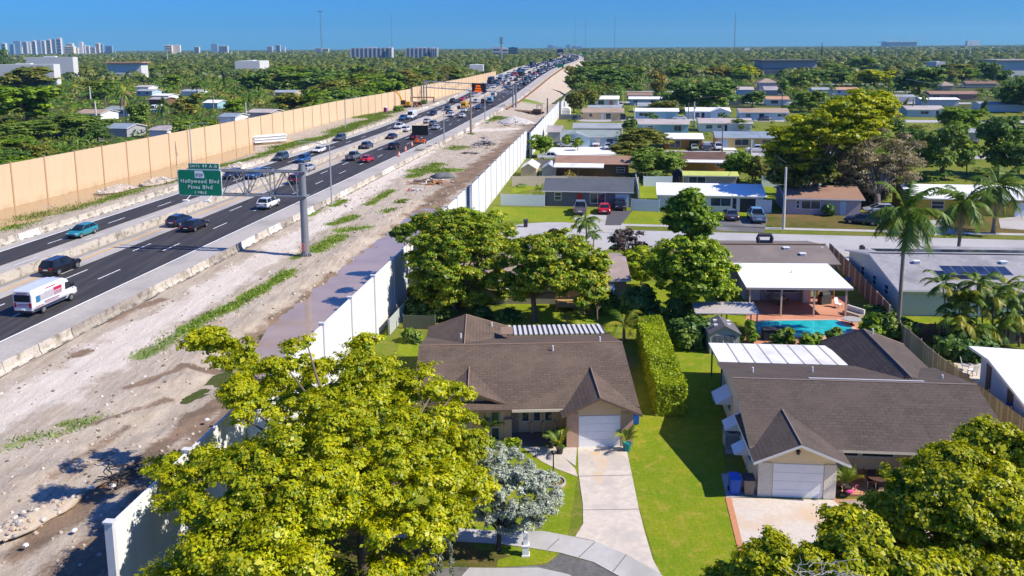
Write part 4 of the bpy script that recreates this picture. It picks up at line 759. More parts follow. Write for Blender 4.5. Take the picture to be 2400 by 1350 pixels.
def house(label,xl,xr,yb,dep,wall,roof,feats=(),eave=2.5,ridge=3.6,rot=-8.3,hip=0,oh=.45,keep=True,group=None,name='house'):
    o=G(xl,yb); wd=abs(xr-xl)*(o.y)/F*1.01; t=thing(name,label,'house',o,R(rot),group); wm=W_[wall]; rm=R_[roof]
    w=MB(); w.box(0,0,0,wd,dep,eave)
    if not hip:
        for x in (0.001,wd-.2): w.add([(x,0,eave),(x,dep,eave),(x,dep/2,ridge-.15),(x+.199,0,eave),(x+.199,dep,eave),(x+.199,dep/2,ridge-.15)],[(0,1,2),(5,4,3),(0,2,5,3),(1,4,5,2)])
    r=MB()
    if hip:
        k=min(dep,wd)*.42; a=[(-oh,-oh,eave),(wd+oh,-oh,eave),(wd+oh,dep+oh,eave),(-oh,dep+oh,eave)]; p,q=(k,dep/2,ridge),(wd-k,dep/2,ridge)
        for f in ([a[0],a[1],q,p],[a[1],a[2],q],[a[2],a[3],p,q],[a[3],a[0],p]): r.slab(f,.14,0,1)
    else: gable_x(r,-oh,wd+oh,-oh,dep/2,dep+oh,eave,ridge,eave,me=1)
    k=0
    for f in feats:
        u=lambda v:v*wd
        if f[0]=='fg':
            gable_y(r,u(f[1])-.3,u((f[1]+f[2])/2),u(f[2])+.3,-1.3,dep*.45,eave-.05,f[3],me=1); w.add([(u(f[1]),-.9,eave-.1),(u(f[2]),-.9,eave-.1),(u((f[1]+f[2])/2),-.9,f[3]-.2),(u(f[1]),-.7,eave-.1),(u(f[2]),-.7,eave-.1),(u((f[1]+f[2])/2),-.7,f[3]-.2)],[(0,1,2),(5,4,3),(0,2,5,3),(1,4,5,2)]); w.box(u(f[1]),-.9,0,u(f[2]),-.002,eave-.1); k=1
    w.build('wall',wm,t); r.build('roof',[rm,TRIM if wall!='brown' else TRIM_B],t)
    for f in feats:
        a,b=f[1]*wd,f[2]*wd
        if f[0]=='w': window(t,('f',f[5] if len(f)>5 else 0),a,b,f[3],f[4],mull=1 if b-a>1.8 else 0,bars=1 if b-a<1.8 else 0)
        elif f[0]=='d': door(t,('f',f[4] if len(f)>4 else 0),a,b,.03,2.1,f[3])
        elif f[0]=='g': garage(t,('f',f[4] if len(f)>4 else 0),a,b,2.1,f[3])
        elif f[0]=='p':
            s=MB(); s.slab([(a,-f[3],eave-.25),(b,-f[3],eave-.25),(b,-.1,eave+.1),(a,-.1,eave+.1)],.14); s.build('patio_roof',f[4],t); s=MB()
            for x in (a+.1,(a+b)/2,b-.1): s.box(x-.06,-f[3]+.05,0,x+.06,-f[3]+.17,eave-.35)
            s.build('patio_post',TRIM_B,t)
    if keep:
        y0=PX(o+Vector((0,dep/2,ridge)))[1]; KEEP.append((min(xl,xr)-6,y0-2,max(xl,xr)+4,yb-2))
    if keep and 150<o.y<300 and 'light blue house with a grey' not in label and label!='low grey outbuilding with a flat lime green roof':
        dx=wd*rnd.choice([.08,.72]); dl=rnd.uniform(5,8); _zn[0]+=1; zz=.03+_zn[0]*.0007; mb=MB().poly([(dx,-dl,zz),(dx+3.2,-dl,zz),(dx+3.2,-.02,zz),(dx,-.02,zz)]); struct('driveway',mb,rnd.choice([CONC,SIDEW,ASPH_W,MT['white_drive']]),loc=o,rotz=R(rot))
    c=o+Vector((math.cos(R(rot))*wd/2-math.sin(R(rot))*dep/2,math.sin(R(rot))*wd/2+math.cos(R(rot))*dep/2,0)); FOOT.append((c.x,c.y,max(wd,dep)/2+2.0))
    return t
W2=(('w',.12,.24,1.,2.),('w',.62,.78,1.,2.))
house('dark grey house with a red front door and white framed windows','1278'and 1278,1478,482,9,'dgrey','slate',(('w',.115,.185,1.0,2.15),('d',.375,.435,REDD),('w',.53,.70,.6,2.1),('g',.82,.975,BLD)),2.5,3.75)
house('white roofed low house half under deep tree shade, pickup in front',1545,1782,493,9,'pale','white',(('w',.50,.69,.9,2.1),('d',.71,.745,DKD),('g',.78,.93,DKD),('fg',.75,1.0,3.3)) if False else (('w',.50,.69,.9,2.1),('d',.71,.745,DKD),('g',.78,.93,DKD)),2.55,3.6)
house('pinkish house with a brown roof below the tall dry tree',1843,2010,502,9,'mauve','rust',(('w',.13,.17,1.,2.1),('w',.2,.45,.9,2.1),('d',.72,.8,BLD)),2.5,3.7)
house('mustard yellow house with a white roof behind the coconut palms',2135,2398,503,9,'ylw2','white',(('w',.17,.27,1.,2.1),('g',.86,.985,GDOOR)),2.6,3.9)
house('brown house with rust coloured roof and a white patio roof at its back',1305,1472,413,10,'brown','rust',(('w',.84,.94,1.,1.9),('p',-.03,.66,3.2,METR)),2.55,3.5)
house('orange brown house with dark roof behind the lime green roof',1598,1697,405,9,'orange','dkbrown',(('w',.78,.86,1.4,2.),('p',-.02,1.05,1.2,ROOFW)),2.6,3.7)
house('low grey outbuilding with a flat lime green roof',1605,1722,440,4,'grey','lime',(('w',.08,.4,.9,2.),),2.3,2.75)
house('light blue house with a grey green roof and a big front gable',1317,1446,343,9,'lblue','green',(('fg',.0,.5,3.75),('w',.12,.26,1.1,2.0,-.9),('d',.62,.69,STUC_C),('w',.8,.92,.9,2.)),2.6,3.8)
house('small mauve roofed barn next to the light blue house',1284,1313,330,6,'grey','mauve',(),2.5,3.9,name='barn')
house('grey house with blue panelled roof behind the light blue house',1345,1456,321,8,'white','grey',(('w',.2,.32,1.,2.),('w',.45,.6,1.2,1.9)),2.6,3.6)
house('peach coloured house with a tiled roof and blue front door',1366,1458,280,9,'peach','tan',(('w',.16,.24,1.,2.),('d',.46,.52,FRM),('w',.58,.70,.3,2.1),('g',.94,1.06,DKD)),2.6,3.7)
house('grey flat roofed house directly behind the peach house',1380,1453,268,8,'grey','grey',(),2.6,3.2)
house('white roofed house with a pink door behind the olive trees',1397,1448,247,9,'white','white',(('w',.1,.35,.3,2.2),('d',.6,.75,mat('pink_door',(.6,.22,.2),.7))),2.7,3.9)
house('low house with a white roof, second row behind the blue walled house',1475,1553,246,8,'lblue','white',W2,2.6,3.4)
house('house with an orange brown roof below the tall royal palms',1472,1526,236,8,'mauve','rust',(),2.6,3.5)
house('house with a long mid grey roof behind the blue walled house',1496,1583,264,8,'white','grey',W2,2.6,3.6)
house('blue walled house with white roof and a hedge in front',1488,1586,278,8,'teal','white',(('w',.1,.3,.9,2.),),2.6,3.4)
house('light blue house with white gabled roof beside two utility poles',1609,1706,278,9,'lblue','white',(('fg',.55,1.,3.9),('w',.72,.84,1.,2.,-.9),('d',.35,.42,DKD),('w',.2,.3,.5,2.)),2.6,3.6)
house('white and blue house with a brown roof, right of the gabled light blue house',1734,1842,281,9,'lblue','tan',(('w',.12,.22,1.,2.),('d',.4,.5,DKD),('w',.78,.95,1.2,2.)),2.6,3.7)
house('teal walled house with pinkish grey roof behind the pale shrubs',1495,1610,311,9,'teal','pinkgrey',(('w',.72,.86,.6,2.2),('w',.2,.3,1.,2.)),2.6,3.6)
house('whitewashed house with a pale grey roof and palm shrubs on its right',1640,1757,309,9,'white','pinkgrey',(('w',.12,.24,1.,2.),('w',.34,.42,1.2,2.),('d',.48,.53,DKD)),2.6,3.7)
house('yellow orange house with bright white roof and an open garage',1557,1643,349,9,'orange','white',(('g',.66,.9,DKD),('w',.15,.42,.4,2.1)),2.6,3.5)
house('long yellow house with a blue grey roof and white shutters',1679,1818,346,9,'yellow','bluegrey',(('g',.03,.19,BLD),('w',.3,.52,.7,2.1),('d',.56,.61,GDOOR),('w',.74,.88,1.1,2.)),2.6,3.65)
house('house with a brown roof left of the dark round tree',1705,1742,247,8,'tan','brown',(),2.6,3.5)
house('house with a bright orange tiled roof right of the dark round tree',1797,1846,247,8,'white','orange',(('w',.2,.5,.8,2.),),2.6,3.6)
house('house with a mauve gabled roof behind the orange tiled roof',1792,1830,223,8,'mauve','mauve',(),2.6,4.3)
house('two storey house with a brown hipped roof',1779,1818,215,9,'mauve','tan',(),5.0,7.0,hip=1)
house('small house with a pale gable beside the two storey house',1730,1764,222,8,'lblue','pinkgrey',(),2.6,3.9)
house('white house with an orange roof in front of the layered yellow tree',1957,2008,222,9,'white','orange',W2,2.6,3.6)
house('pale grey house left of the white house with the orange roof',1905,1955,222,9,'pale','grey',(),2.6,3.5)
house('long pink house with rust roof under the power line',2180,2284,233,9,'pink','rust',(('w',.05,.2,.5,2.),('w',.4,.6,.8,2.)),2.6,3.6)
house('white cottage with a brown roof behind the bright green round tree',2126,2206,274,9,'lblue','pinkgrey',(('w',.36,.58,1.,2.),('d',.78,.86,DKD)),2.6,3.7)
house('grey roofed building beside the dark cypress',2082,2140,240,9,'pale','grey',(),2.6,3.2)
house('house with a dusty brown roof near the right edge, under the dark trees',2265,2330,206,9,'tan','brown',(),2.6,3.9)
house('house with a conical tan roof near the right edge',2207,2232,212,9,'tan','tan',(),2.6,4.6,hip=1)
house('long grey roof glimpsed between the green trees at the right',2228,2290,332,8,'mauve','grey',(),2.5,3.2)
house('pale house with grey roof at the right edge behind the trees',2300,2400,262,9,'white','grey',(),2.6,3.5)
house('white house with blue boat canopy under the power line',2160,2240,248,8,'white','white',(),2.6,3.2)
# left of the motorway
house('white house with a brown roof behind the tan wall, beside a concrete pole',180,246,282,9,'white','tan',(('w',.5,.66,1.,2.),),2.6,3.7,rot=-14)
house('long house with a grey green gabled roof behind the tan wall',246,310,272,9,'white','green',W2,2.6,3.6,rot=-14)
house('house with a blue grey roof close behind the tan wall',250,306,320,8,'grey','bluegrey',(),2.5,3.6,rot=-14)
house('mauve roofed house close behind the tan wall, right of the leaning tree',352,398,325,8,'white','mauve',(),2.5,3.5,rot=-14)
house('pale blue house among palms beyond the tan wall',320,362,224,8,'lblue','grey',W2,2.6,3.5,rot=-14)
house('white flat roofed house behind the motor home',358,400,236,8,'white','white',(),2.6,3.3,rot=-14)
house('house with dark red brown walls behind the motor home',350,392,246,8,'brown','mauve',(),2.6,3.4,rot=-14)
house('white cottage with teal wall beside a utility pole',478,514,255,8,'teal','white',(),2.6,3.6,rot=-14)
house('white garage house standing just behind the tan wall',514,556,291,8,'white','bluegrey',(('g',.5,.9,GDOOR),),2.6,3.5,rot=-14)
house('long low house with pinkish roof just behind the tan wall',580,640,280,9,'mauve','pinkgrey',(),2.6,3.5,rot=-14)
house('grey roof among dark trees beyond the tan wall',640,694,228,9,'tan','grey',(),2.6,3.6,rot=-14)
house('bungalow with pale roof between palms, far beyond the tan wall',318,352,214,9,'white','pinkgrey',(),2.6,3.6,rot=-14)
house('white bungalow at the left edge of the far trees',425,470,225,9,'white','grey',(),2.6,3.5,rot=-14)
# ---------------------------------------------------------------- small estate structures
def shed(label,x0,x1,yb,dep,h,hr,wm,rm,arch=0):
    o=G(x0,yb); wd=abs(x1-x0)*o.y/F; t=thing('shed',label,'shed',o,R(-8.3)); MB().box(0,0,0,wd,dep,h).build('wall',wm,t); r=MB()
    if arch: r.loft([[(wd/2-(wd/2+.1)*math.cos(a),y,h-.05+(hr-h)*math.sin(a)) for a in [PI*k/8 for k in range(9)]] for y in (-.1,dep+.1)])
    else: gable_y(r,-.15,wd/2,wd+.15,-.2,dep+.2,h,hr); MB().add([(0,.02,h),(wd,.02,h),(wd/2,.02,hr-.1),(0,.1,h),(wd,.1,h),(wd/2,.1,hr-.1)],[(0,1,2),(5,4,3),(0,2,5,3),(1,4,5,2)]).build('gable',wm,t)
    r.build('roof',rm,t); door(t,('f',0),wd*.3,wd*.7,.03,h*.85,wm); KEEP.append((x0-4,yb-35,x1+4,yb)); return t
CANV=mat('white_canvas',(.74,.72,.68),.8,.03,1)
shed('white canvas gable shed behind the beige fence',1221,1257,417,6,1.9,2.9,W_['tan'],CANV); shed('grey canvas gable shelter next to the white canvas shed',1270,1303,417,5,1.8,2.8,W_['grey'],mat('grey_canvas',(.40,.42,.48),.8,.04,1)); shed('white arched shed by the grey board fence',1314,1336,272,5,2.0,3.2,W_['pale'],CANV,1)
shed('small dark shed by the lime roofed outbuilding',1576,1600,428,3,1.9,2.6,mat('dark_shed',(.05,.05,.055),.8),R_['slate']); shed('white flat shed on the lawn right of the dark grey house',1545,1580,492,4,2.0,2.3,W_['pale'],ROOFW)
# ---------------------------------------------------------------- poles and lamps of the estate
CPOLE=mat('concrete_pole',(.50,.48,.44),.85,.08,2); WPOLE=mat('wooden_pole',(.24,.19,.14),.9,.2,2); DPOLE=mat('dark_pole',(.06,.055,.05),.8,.1,2); GALV=mat('galvanised',(.42,.44,.46),.5,.06,1,metal=.5)
def topz(p,y):
    "height above p whose top shows at pixel row y"
    lo,hi=0,200
    for _ in range(40):
        m=(lo+hi)/2
        if PX(Vector((p.x,p.y,p.z+m)))[1]>y: lo=m
        else: hi=m
    return lo
def pole(label,x,yb,yt,m,r=.15,lean=0,arms=1,group=None,cat='utility pole',base=None,wires=0):
    p=base or G(x,yb); h=topz(p,yt); t=thing('utility_pole',label,cat,p,R(-8.3),group); b=MB(); b.cyl((0,0,0),(lean*h,0,h),r*1.25,r*.8,8); b.build('shaft',m,t)
    if arms: a=MB(); a.box(lean*h-1.1,-.06,h-.75,lean*h+1.1,.06,h-.62); a.build('crossarm',WPOLE,t); a=MB(); a.cyl((lean*h+.25,0,h-2.1),(lean*h+.25,0,h-1.3),.2,.2,8); a.build('transformer',GALV,t)
    return p+Vector((lean*h,0,h))
pole('leaning pale pole wrapped in vines behind the hedge',1585,757,570,CPOLE,.16,.03,0); pole('wooden utility pole between the pickup and the pinkish house',1836,537,392,CPOLE,.17,0,0)
pole('pale utility pole in front of the long yellow house',1759,386,327,CPOLE,.18,0,0); pole('tall pale utility pole left of the gabled light blue house',1626,304,238,CPOLE,.2); pole('thin dark utility pole beside the tall pale pole',1613,289,240,WPOLE,.15,0,0)
pole('pale utility pole at the corner of the teal walled house',1487,291,242,CPOLE,.18,0,0); pole('dark utility pole beside the white sound wall, near the gravel heap',1283,303,230,DPOLE,.22,0,0); pole('dark utility pole in front of the white cottage at the right',2138,272,231,DPOLE,.2)
pole('thin dark pole right of the big yellow tree',2082,224,191,WPOLE,.22,0,0); pole('concrete pole among the trees beyond the tan wall',227,286,237,CPOLE,.28,-.02,0); pole('short concrete pole beyond the tan wall, near the yellow palms',213,238,203,CPOLE,.3,-.02,0); pole('pole beside the teal cottage beyond the tan wall',501,262,218,WPOLE,.22); pole('pole behind the long low house beyond the tan wall',578,285,240,CPOLE,.22,0,0)
pole('pale pole in front of the orange brown house',1508,401,369,WPOLE,.14,0,0); pole('pole near the olive trees beside the white roofed house',1562,213,178,WPOLE,.22); pole('pole standing by the white and blue house',1832,260,210,WPOLE,.2)
def streetlamp(label,x,yb,yt,m,arm=2.2,side=-1,r=.11,base=None,group=None,thick=1):
    p=base or G(x,yb); h=topz(p,yt); t=thing('street_lamp',label,'street lamp',p,-TH,group); b=MB(); b.cyl((0,0,0),(0,0,h),r*1.2,r*.7,8); b.cyl((0,0,0),(0,0,.25),r*2,r*1.8,8); b.build('pole',m,t)
    b=MB(); pts=[(side*arm*k/5,0,h-.1+.55*math.sin(k/5*PI/2)) for k in range(6)]; b.tube(pts,[.055*thick]*6,6); b.build('arm',m,t); b=MB(); b.loft([[(side*(arm-.1),-.1,h+.40),(side*(arm-.1),.1,h+.40),(side*(arm-.1),.1,h+.52),(side*(arm-.1),-.1,h+.52)],[(side*(arm+.75),-.16,h+.42),(side*(arm+.75),.16,h+.42),(side*(arm+.75),.1,h+.53),(side*(arm+.75),-.1,h+.53)]]); b.build('lamp_head',m,t); return t
streetlamp('curved dark street lamp beside the long yellow house',1692,358,292,DPOLE,2.0,1)
b=MB(); A=Vector(G(2120,230,0)); A=A+Vector((0,0,9)); Bq=G(2420,260,0)+Vector((0,0,10)); pts=[A.lerp(Bq,k/10)-Vector((0,0,2.2*math.sin(PI*k/10))) for k in range(11)]; b.tube(pts,[.09]*11,5); tag(b.build('power_line',GALV),'sagging power line crossing above the pink house','power line')
for lab,(xa,ya,ha),(xb,yb2,hb_) in (('thin service line from the tall pale pole to the teal house pole',(1626,304,9.5),(1487,291,8.5)),('thin service line running right from the tall pale pole',(1626,304,9.5),(1832,260,10)),('thin service line from the leaning vine pole to the pool house',(1585,757,8.2),(1735,690,3.2)),('thin service line from the street pole towards the yellow house',(1836,537,9.2),(1759,386,8.6))):
    A=Vector(G(xa,ya,0))+Vector((0,0,ha)); Bq=Vector(G(xb,yb2,0))+Vector((0,0,hb_)); b=MB(); b.tube([A.lerp(Bq,k/8)-Vector((0,0,.9*math.sin(PI*k/8))) for k in range(9)],[.03]*9,4); tag(b.build('service_line',mat('cable_grey',(.12,.12,.12),.7)),lab,'power line')
# ---------------------------------------------------------------- far buildings, masts, skyline
def AT(x,y,d):
    q=_f*F+_r*(x-CX)-_u*(y-CY); t=d/q[1]; return Vector((q[0]*t,d,H+q[2]*t))
BLDW=mat('far_white_wall',(.56,.56,.54),.9,.04,.05); BLDB=mat('far_blue_wall',(.20,.30,.42),.7,.1,.05); BLDG=mat('far_grey_wall',(.42,.44,.47),.9,.06,.05); BLDC=mat('far_cream_wall',(.72,.62,.48),.9,.05,.05); DGLS=mat('far_window_band',(.08,.11,.15),.4,.1,.05)
def block(label,x0,x1,yt,d,wm,cat='building',name='far_building',dep=None,bands=0,strips=0,group=None,z0=0,roof=None):
    a,b=AT(x0,yt,d),AT(x1,yt,d); w=b.x-a.x; h=max(3,(a.z+b.z)/2-z0); dep=dep or max(12,w*.35); t=thing(name,label,cat,(a.x,d,z0),0,group); m=MB(); m.box(0,0,0,w,dep,h); m.box(w*.35,dep*.3,h,w*.6,dep*.7,h+h*.05); m.build('wall',wm,t)
    if bands:
        m=MB()
        for k in range(bands): z=h*(.12+.86*k/bands); m.box(w*.04,-.3,z,w*.96,-.02,z+h*.45/bands)
        m.build('window_band',DGLS,t)
    if strips:
        m=MB()
        for k in range(strips): x=w*(.06+.92*k/strips); m.box(x,-.5,h*.04,x+w*.42/strips,-.02,h*.96)
        m.build('window_strip',DGLS,t)
    if roof: m=MB(); m.slab([(-2,-2,h+.8),(w+2,-2,h+.8),(w+2,dep+2,h+.8),(-2,dep+2,h+.8)],.8); m.build('roof',roof,t)
    return t
block('long white warehouse beyond the left trees',60,170,134,700,BLDW,'warehouse','warehouse',8,0,0); KEEP.append((55,128,182,145))
block('low white flat roofed warehouse at the left edge',-20,125,151,560,BLDW,'warehouse','warehouse',8,0,0); KEEP.append((40,146,140,158))
t=block('white hall with a terracotta roof among the left trees',250,330,148,640,BLDW,'hall','hall',12,0,0,roof=R_['orange']); KEEP.append((248,138,340,152))
block('white hall roof showing far left of the motorway',550,608,143,760,BLDW,'hall','hall',30,0,0); block('white peaked building in the trees behind the tan wall end',1100,1132,152,700,BLDW,'hall','hall',20); KEEP.append((1098,150,1135,164)); KEEP.append((545,140,612,152))
block('grey apartment block, left one of the pair on the horizon',820,918,112,1500,BLDG,'apartment block','apartment_block',25,0,9); block('grey and white apartment block, right one of the pair on the horizon',950,1024,112,1500,BLDG,'apartment block','apartment_block',25,0,7)
block('white end wall tower of the right hand apartment block',1009,1026,112.5,1490,BLDW,'apartment block','apartment_block',8,0,3); block('white end wall tower of the left hand apartment block',908,919,111,1490,BLDW,'apartment block','apartment_block',8,0,2)
block('dark glass office block behind the cell tower',1192,1213,111,1700,mat('far_dark_glass',(.02,.10,.13),.3,.1,.05),'office block','office_block',25,4); block('pale tower block left of the cell tower',1156,1172,110,1700,BLDG,'tower block','tower_block',20,3); block('pale tower block right of the cell tower base',1174,1190,112,1750,BLDW,'tower block','tower_block',20,3)
block('long dark roofed school building among the right trees',1790,1915,143,640,W_['mauve'],'school','school',25,1,0,roof=R_['slate']); KEEP.append((1785,138,1920,156))
block('low white roofs at the far right edge',2340,2420,142,600,BLDW,'hall','hall',20,0,0,roof=R_['pinkgrey']); block('white shed roof right of the flaming orange tree',2195,2216,145,620,BLDW,'hall','hall',15)
rs=random.Random(21)
SKY_=[(2,12,100),(22,31,102),(30,46,95),(52,62,96),(62,70,97),(74,82,94),(84,94,93),(96,104,94),(108,117,91),(120,128,90),(131,141,88),(136,143,86),(28,50,108),(48,78,109),(80,118,107),(140,172,107),(155,170,100),(150,182,110),(184,192,97),(190,198,104),(200,208,106),(208,222,108),(224,232,100),(232,240,102),(246,262,106),(385,402,104),(404,421,104),(455,466,108),(494,509,102),(513,533,106),(626,638,107),(646,656,104),(664,668,108),(738,753,111),(756,770,112),(1283,1296,104),(1296,1308,106),(1308,1318,108),(1326,1336,103),(1340,1352,106),(1353,1364,107)]
for i,(x0,x1,yt) in enumerate(SKY_):
    far=x0>1200; lab='bluish tower in the faint skyline above the motorway end' if far else ('pale tower block in the coastal skyline at the upper left' if x1<270 else 'small pale high rise scattered along the left horizon'); grp='towers of the faint skyline' if far else ('towers of the coastal skyline' if x1<270 else 'high rises along the left horizon')
    block(lab,x0,x1,yt+1.5,(7000 if far else 3300)+i*9,BLDB if far else rs.choice([BLDW,BLDW,BLDC,BLDB,BLDG]),'tower block','tower_block',None,rs.choice([0,5,7]),rs.choice([0,0,3]),grp)
STEEL=mat('mast_steel',(.16,.20,.26),.6,.1,.2); RW=mat('mast_red',(.4,.12,.08),.7,.1,.2)
def mast(label,x,yt,d,w=.9,tri=0):
    p=AT(x,yt,d); t=thing('radio_mast',label,'radio mast',(p.x,d,0)); h=p.z; m=MB()
    for k in range(3):
        a=2*PI*k/3; m.cyl((w*math.cos(a),w*math.sin(a),0),(w*.8*math.cos(a),w*.8*math.sin(a),h),.22*w,.18*w,5)
    n=int(h/(w*4))
    for k in range(n):
        z0,z1=h*k/n,h*(k+1)/n
        for j in range(3): a,b=2*PI*j/3,2*PI*(j+1)/3; m.cyl((w*math.cos(a),w*math.sin(a),z0),(w*math.cos(b),w*math.sin(b),z1),.1*w,.1*w,4,cap=False)
    m.build('lattice',STEEL,t); m=MB(); m.cyl((0,0,h),(0,0,h+w*6),.12*w,.08*w,5); m.build('antenna',STEEL,t); return t,h
mast('tall radio mast left of the highway with small wings at the top',750,26,1500,.95); MB().box(-5,-.3,-.6,5,.3,.6).build('cross_tube',STEEL,bpy.data.objects['radio_mast'],(0,0,PX and AT(750,27,1500).z))
mast('thin radio mast above the left apartment block',916,30,2100,.8); mast('thinnest of the two masts above the faint skyline',1348,36,2600,.8); mast('thin mast right beside it above the faint skyline',1373,40,2500,.8); mast('thin radio mast over the wooded horizon',1441,39,2200,.9); t,h=mast('radio mast with a fork top over the right hand horizon',1724,32,1500,.95)
p=AT(1175,86,1100); t=thing('cell_tower','cell tower with antenna racks rising behind the motorway trees','cell tower',(p.x,1100,0)); m=MB(); m.cyl((0,0,0),(0,0,p.z),1.3,.8,10); m.build('shaft',mat('tower_grey',(.25,.26,.28),.6,.1,.3),t)
for k,z in enumerate((p.z-1.5,p.z-4.5,p.z-8)):
    m=MB()
    for j in range(8): a=2*PI*j/8; m.box(2.2*math.cos(a)-.3,2.2*math.sin(a)-.3,z-1,2.2*math.cos(a)+.3,2.2*math.sin(a)+.3,z+1)
    m.cyl((0,0,z-.1),(0,0,z+.1),2.4,2.4,12); m.build('antenna_rack',STEEL,t)
a,b=AT(2083,97,6000),AT(2150,97,6000); t=thing('stadium','distant stadium with four roof masts on the right horizon','stadium',(a.x,6000,0)); w=b.x-a.x; m=MB(); m.box(0,0,0,w,120,a.z-6); m.box(w*.1,-10,a.z-14,w*.9,0,a.z-8); m.build('bowl',BLDB,t); m=MB(); m.slab([(-22,-20,a.z),(w+14,-20,a.z),(w+14,130,a.z),(-22,130,a.z)],5); m.build('roof',BLDW,t)
for u in (.06,.22,.78,.95): m=MB(); m.cyl((w*u,0,a.z),(w*u,0,a.z+28),2.2,1.2,6); m.build('roof_mast',BLDW,t)
block('long pale building on the wooded right horizon',2268,2296,95,5600,BLDW,'building','far_building'); block('small white water tank building on the right horizon',1745,1758,112.5,2600,BLDW)
for k,(x,yb,yt) in enumerate(((2044,144,111),(2183,147,103),(2271,142,100),(2376,150,103),(2100,140,118),(2240,140,113))): pole('tall pale concrete transmission pole over the right hand trees',x,yb,yt,CPOLE,.55,.012,0,'transmission poles over the right trees','transmission pole')
for k,(x,yb,yt) in enumerate(((153,134,104),(273,142,117),(337,142,125),(394,153,118),(487,138,118),(560,136,118),(688,134,113),(640,132,118))): pole('tall pale concrete transmission pole over the left hand trees',x,yb,yt,CPOLE,.5,-.02,0,'transmission poles over the left trees','transmission pole')
KEEP_H=KEEP[:]
# ---------------------------------------------------------------- foliage
BARK=mat('bark',(.16,.12,.085),.95,.25,3,bmp=.5); BARK_L=mat('pale_bark',(.30,.25,.19),.95,.2,3,bmp=.4); PALMT=mat('palm_trunk',(.22,.185,.15),.95,.2,4,bmp=.4,stretch=(1,1,4))
LF={'yel':[leafmat('leaf_yellow',(.52,.52,.004),(.74,.68,.010),.30,(.74,.58,.03)),leafmat('leaf_lime',(.36,.45,.004),(.55,.56,.008),.30),leafmat('leaf_deep',(.15,.26,.004),(.30,.38,.006),.28)],
 'yel2':[leafmat('leaf_yellow2',(.50,.50,.004),(.72,.66,.008),.28),leafmat('leaf_lime2',(.32,.40,.004),(.52,.53,.008),.28),leafmat('leaf_deep2',(.06,.12,.005),(.14,.19,.008),.26)],
 'mango':[leafmat('leaf_mango',(0.224,0.373,0.013),(0.533,0.596,0.022),.25,(0.800,0.646,0.036)),leafmat('leaf_mango_dark',(0.098,0.199,0.013),(0.253,0.348,0.018),.22),leafmat('leaf_mango_warm',(0.616,0.473,0.025),(0.800,0.596,0.036),.25)],
 'avo':[leafmat('leaf_avo',(0.208,0.346,0.009),(0.458,0.557,0.013),.25),leafmat('leaf_avo_dark',(0.062,0.163,0.009),(0.166,0.288,0.013),.22),leafmat('leaf_avo_light',(0.499,0.576,0.022),(0.749,0.730,0.034),.25)],
 'dark':[leafmat('leaf_dark',(0.074,0.163,0.030),(0.193,0.310,0.054),.2),leafmat('leaf_dark_b',(0.134,0.236,0.035),(0.295,0.399,0.074),.2),leafmat('leaf_black',(0.035,0.103,0.024),(0.103,0.208,0.035),.2)],
 'mid':[leafmat('leaf_mid',(0.137,0.236,0.030),(0.311,0.410,0.055),.22),leafmat('leaf_mid_b',(0.211,0.311,0.037),(0.422,0.497,0.074),.22),leafmat('leaf_dark',(0,0,0),(0,0,0))],
 'olive':[leafmat('leaf_olive',(0.214,0.214,0.026),(0.392,0.339,0.045),.2),leafmat('leaf_olive_b',(0.125,0.152,0.022),(0.250,0.232,0.036),.2),leafmat('leaf_mid',(0,0,0),(0,0,0))],
 'rust':[leafmat('leaf_rust',(0.325,0.200,0.031),(0.525,0.312,0.050),.2),leafmat('leaf_olive',(0,0,0),(0,0,0)),leafmat('leaf_mid',(0,0,0),(0,0,0))],
 'bright':[leafmat('leaf_bright',(0.210,0.350,0.014),(0.455,0.560,0.021),.28),leafmat('leaf_bright_b',(0.105,0.228,0.014),(0.228,0.350,0.021),.25),leafmat('leaf_dark_b',(0,0,0),(0,0,0))],
 'silver':[leafmat('leaf_silver',(.52,.56,.44),(.70,.72,.58),.15),leafmat('leaf_silver_b',(.36,.42,.30),(.50,.55,.42),.15),leafmat('leaf_silver_dark',(.2,.25,.16),(.34,.4,.28),.15)],
 'dry':[leafmat('leaf_dry',(0.286,0.227,0.130),(0.468,0.364,0.208),.2),leafmat('leaf_dry_green',(0.182,0.195,0.033),(0.338,0.312,0.052),.2),leafmat('leaf_dry_grey',(0.312,0.247,0.195),(0.442,0.364,0.286),.15)],
 'purple':[leafmat('leaf_purple',(.10,.06,.07),(.20,.13,.13),.15),leafmat('leaf_purple_b',(.05,.035,.04),(.12,.08,.08),.15),leafmat('leaf_mid',(0,0,0),(0,0,0))],
 'pine':[leafmat('leaf_pine',(0.028,0.070,0.025),(0.070,0.119,0.042),.15),leafmat('leaf_black',(0,0,0),(0,0,0)),leafmat('leaf_dark',(0,0,0),(0,0,0))],
 'moss':[leafmat('leaf_moss',(.30,.32,.22),(.45,.45,.33),.2)]*3}
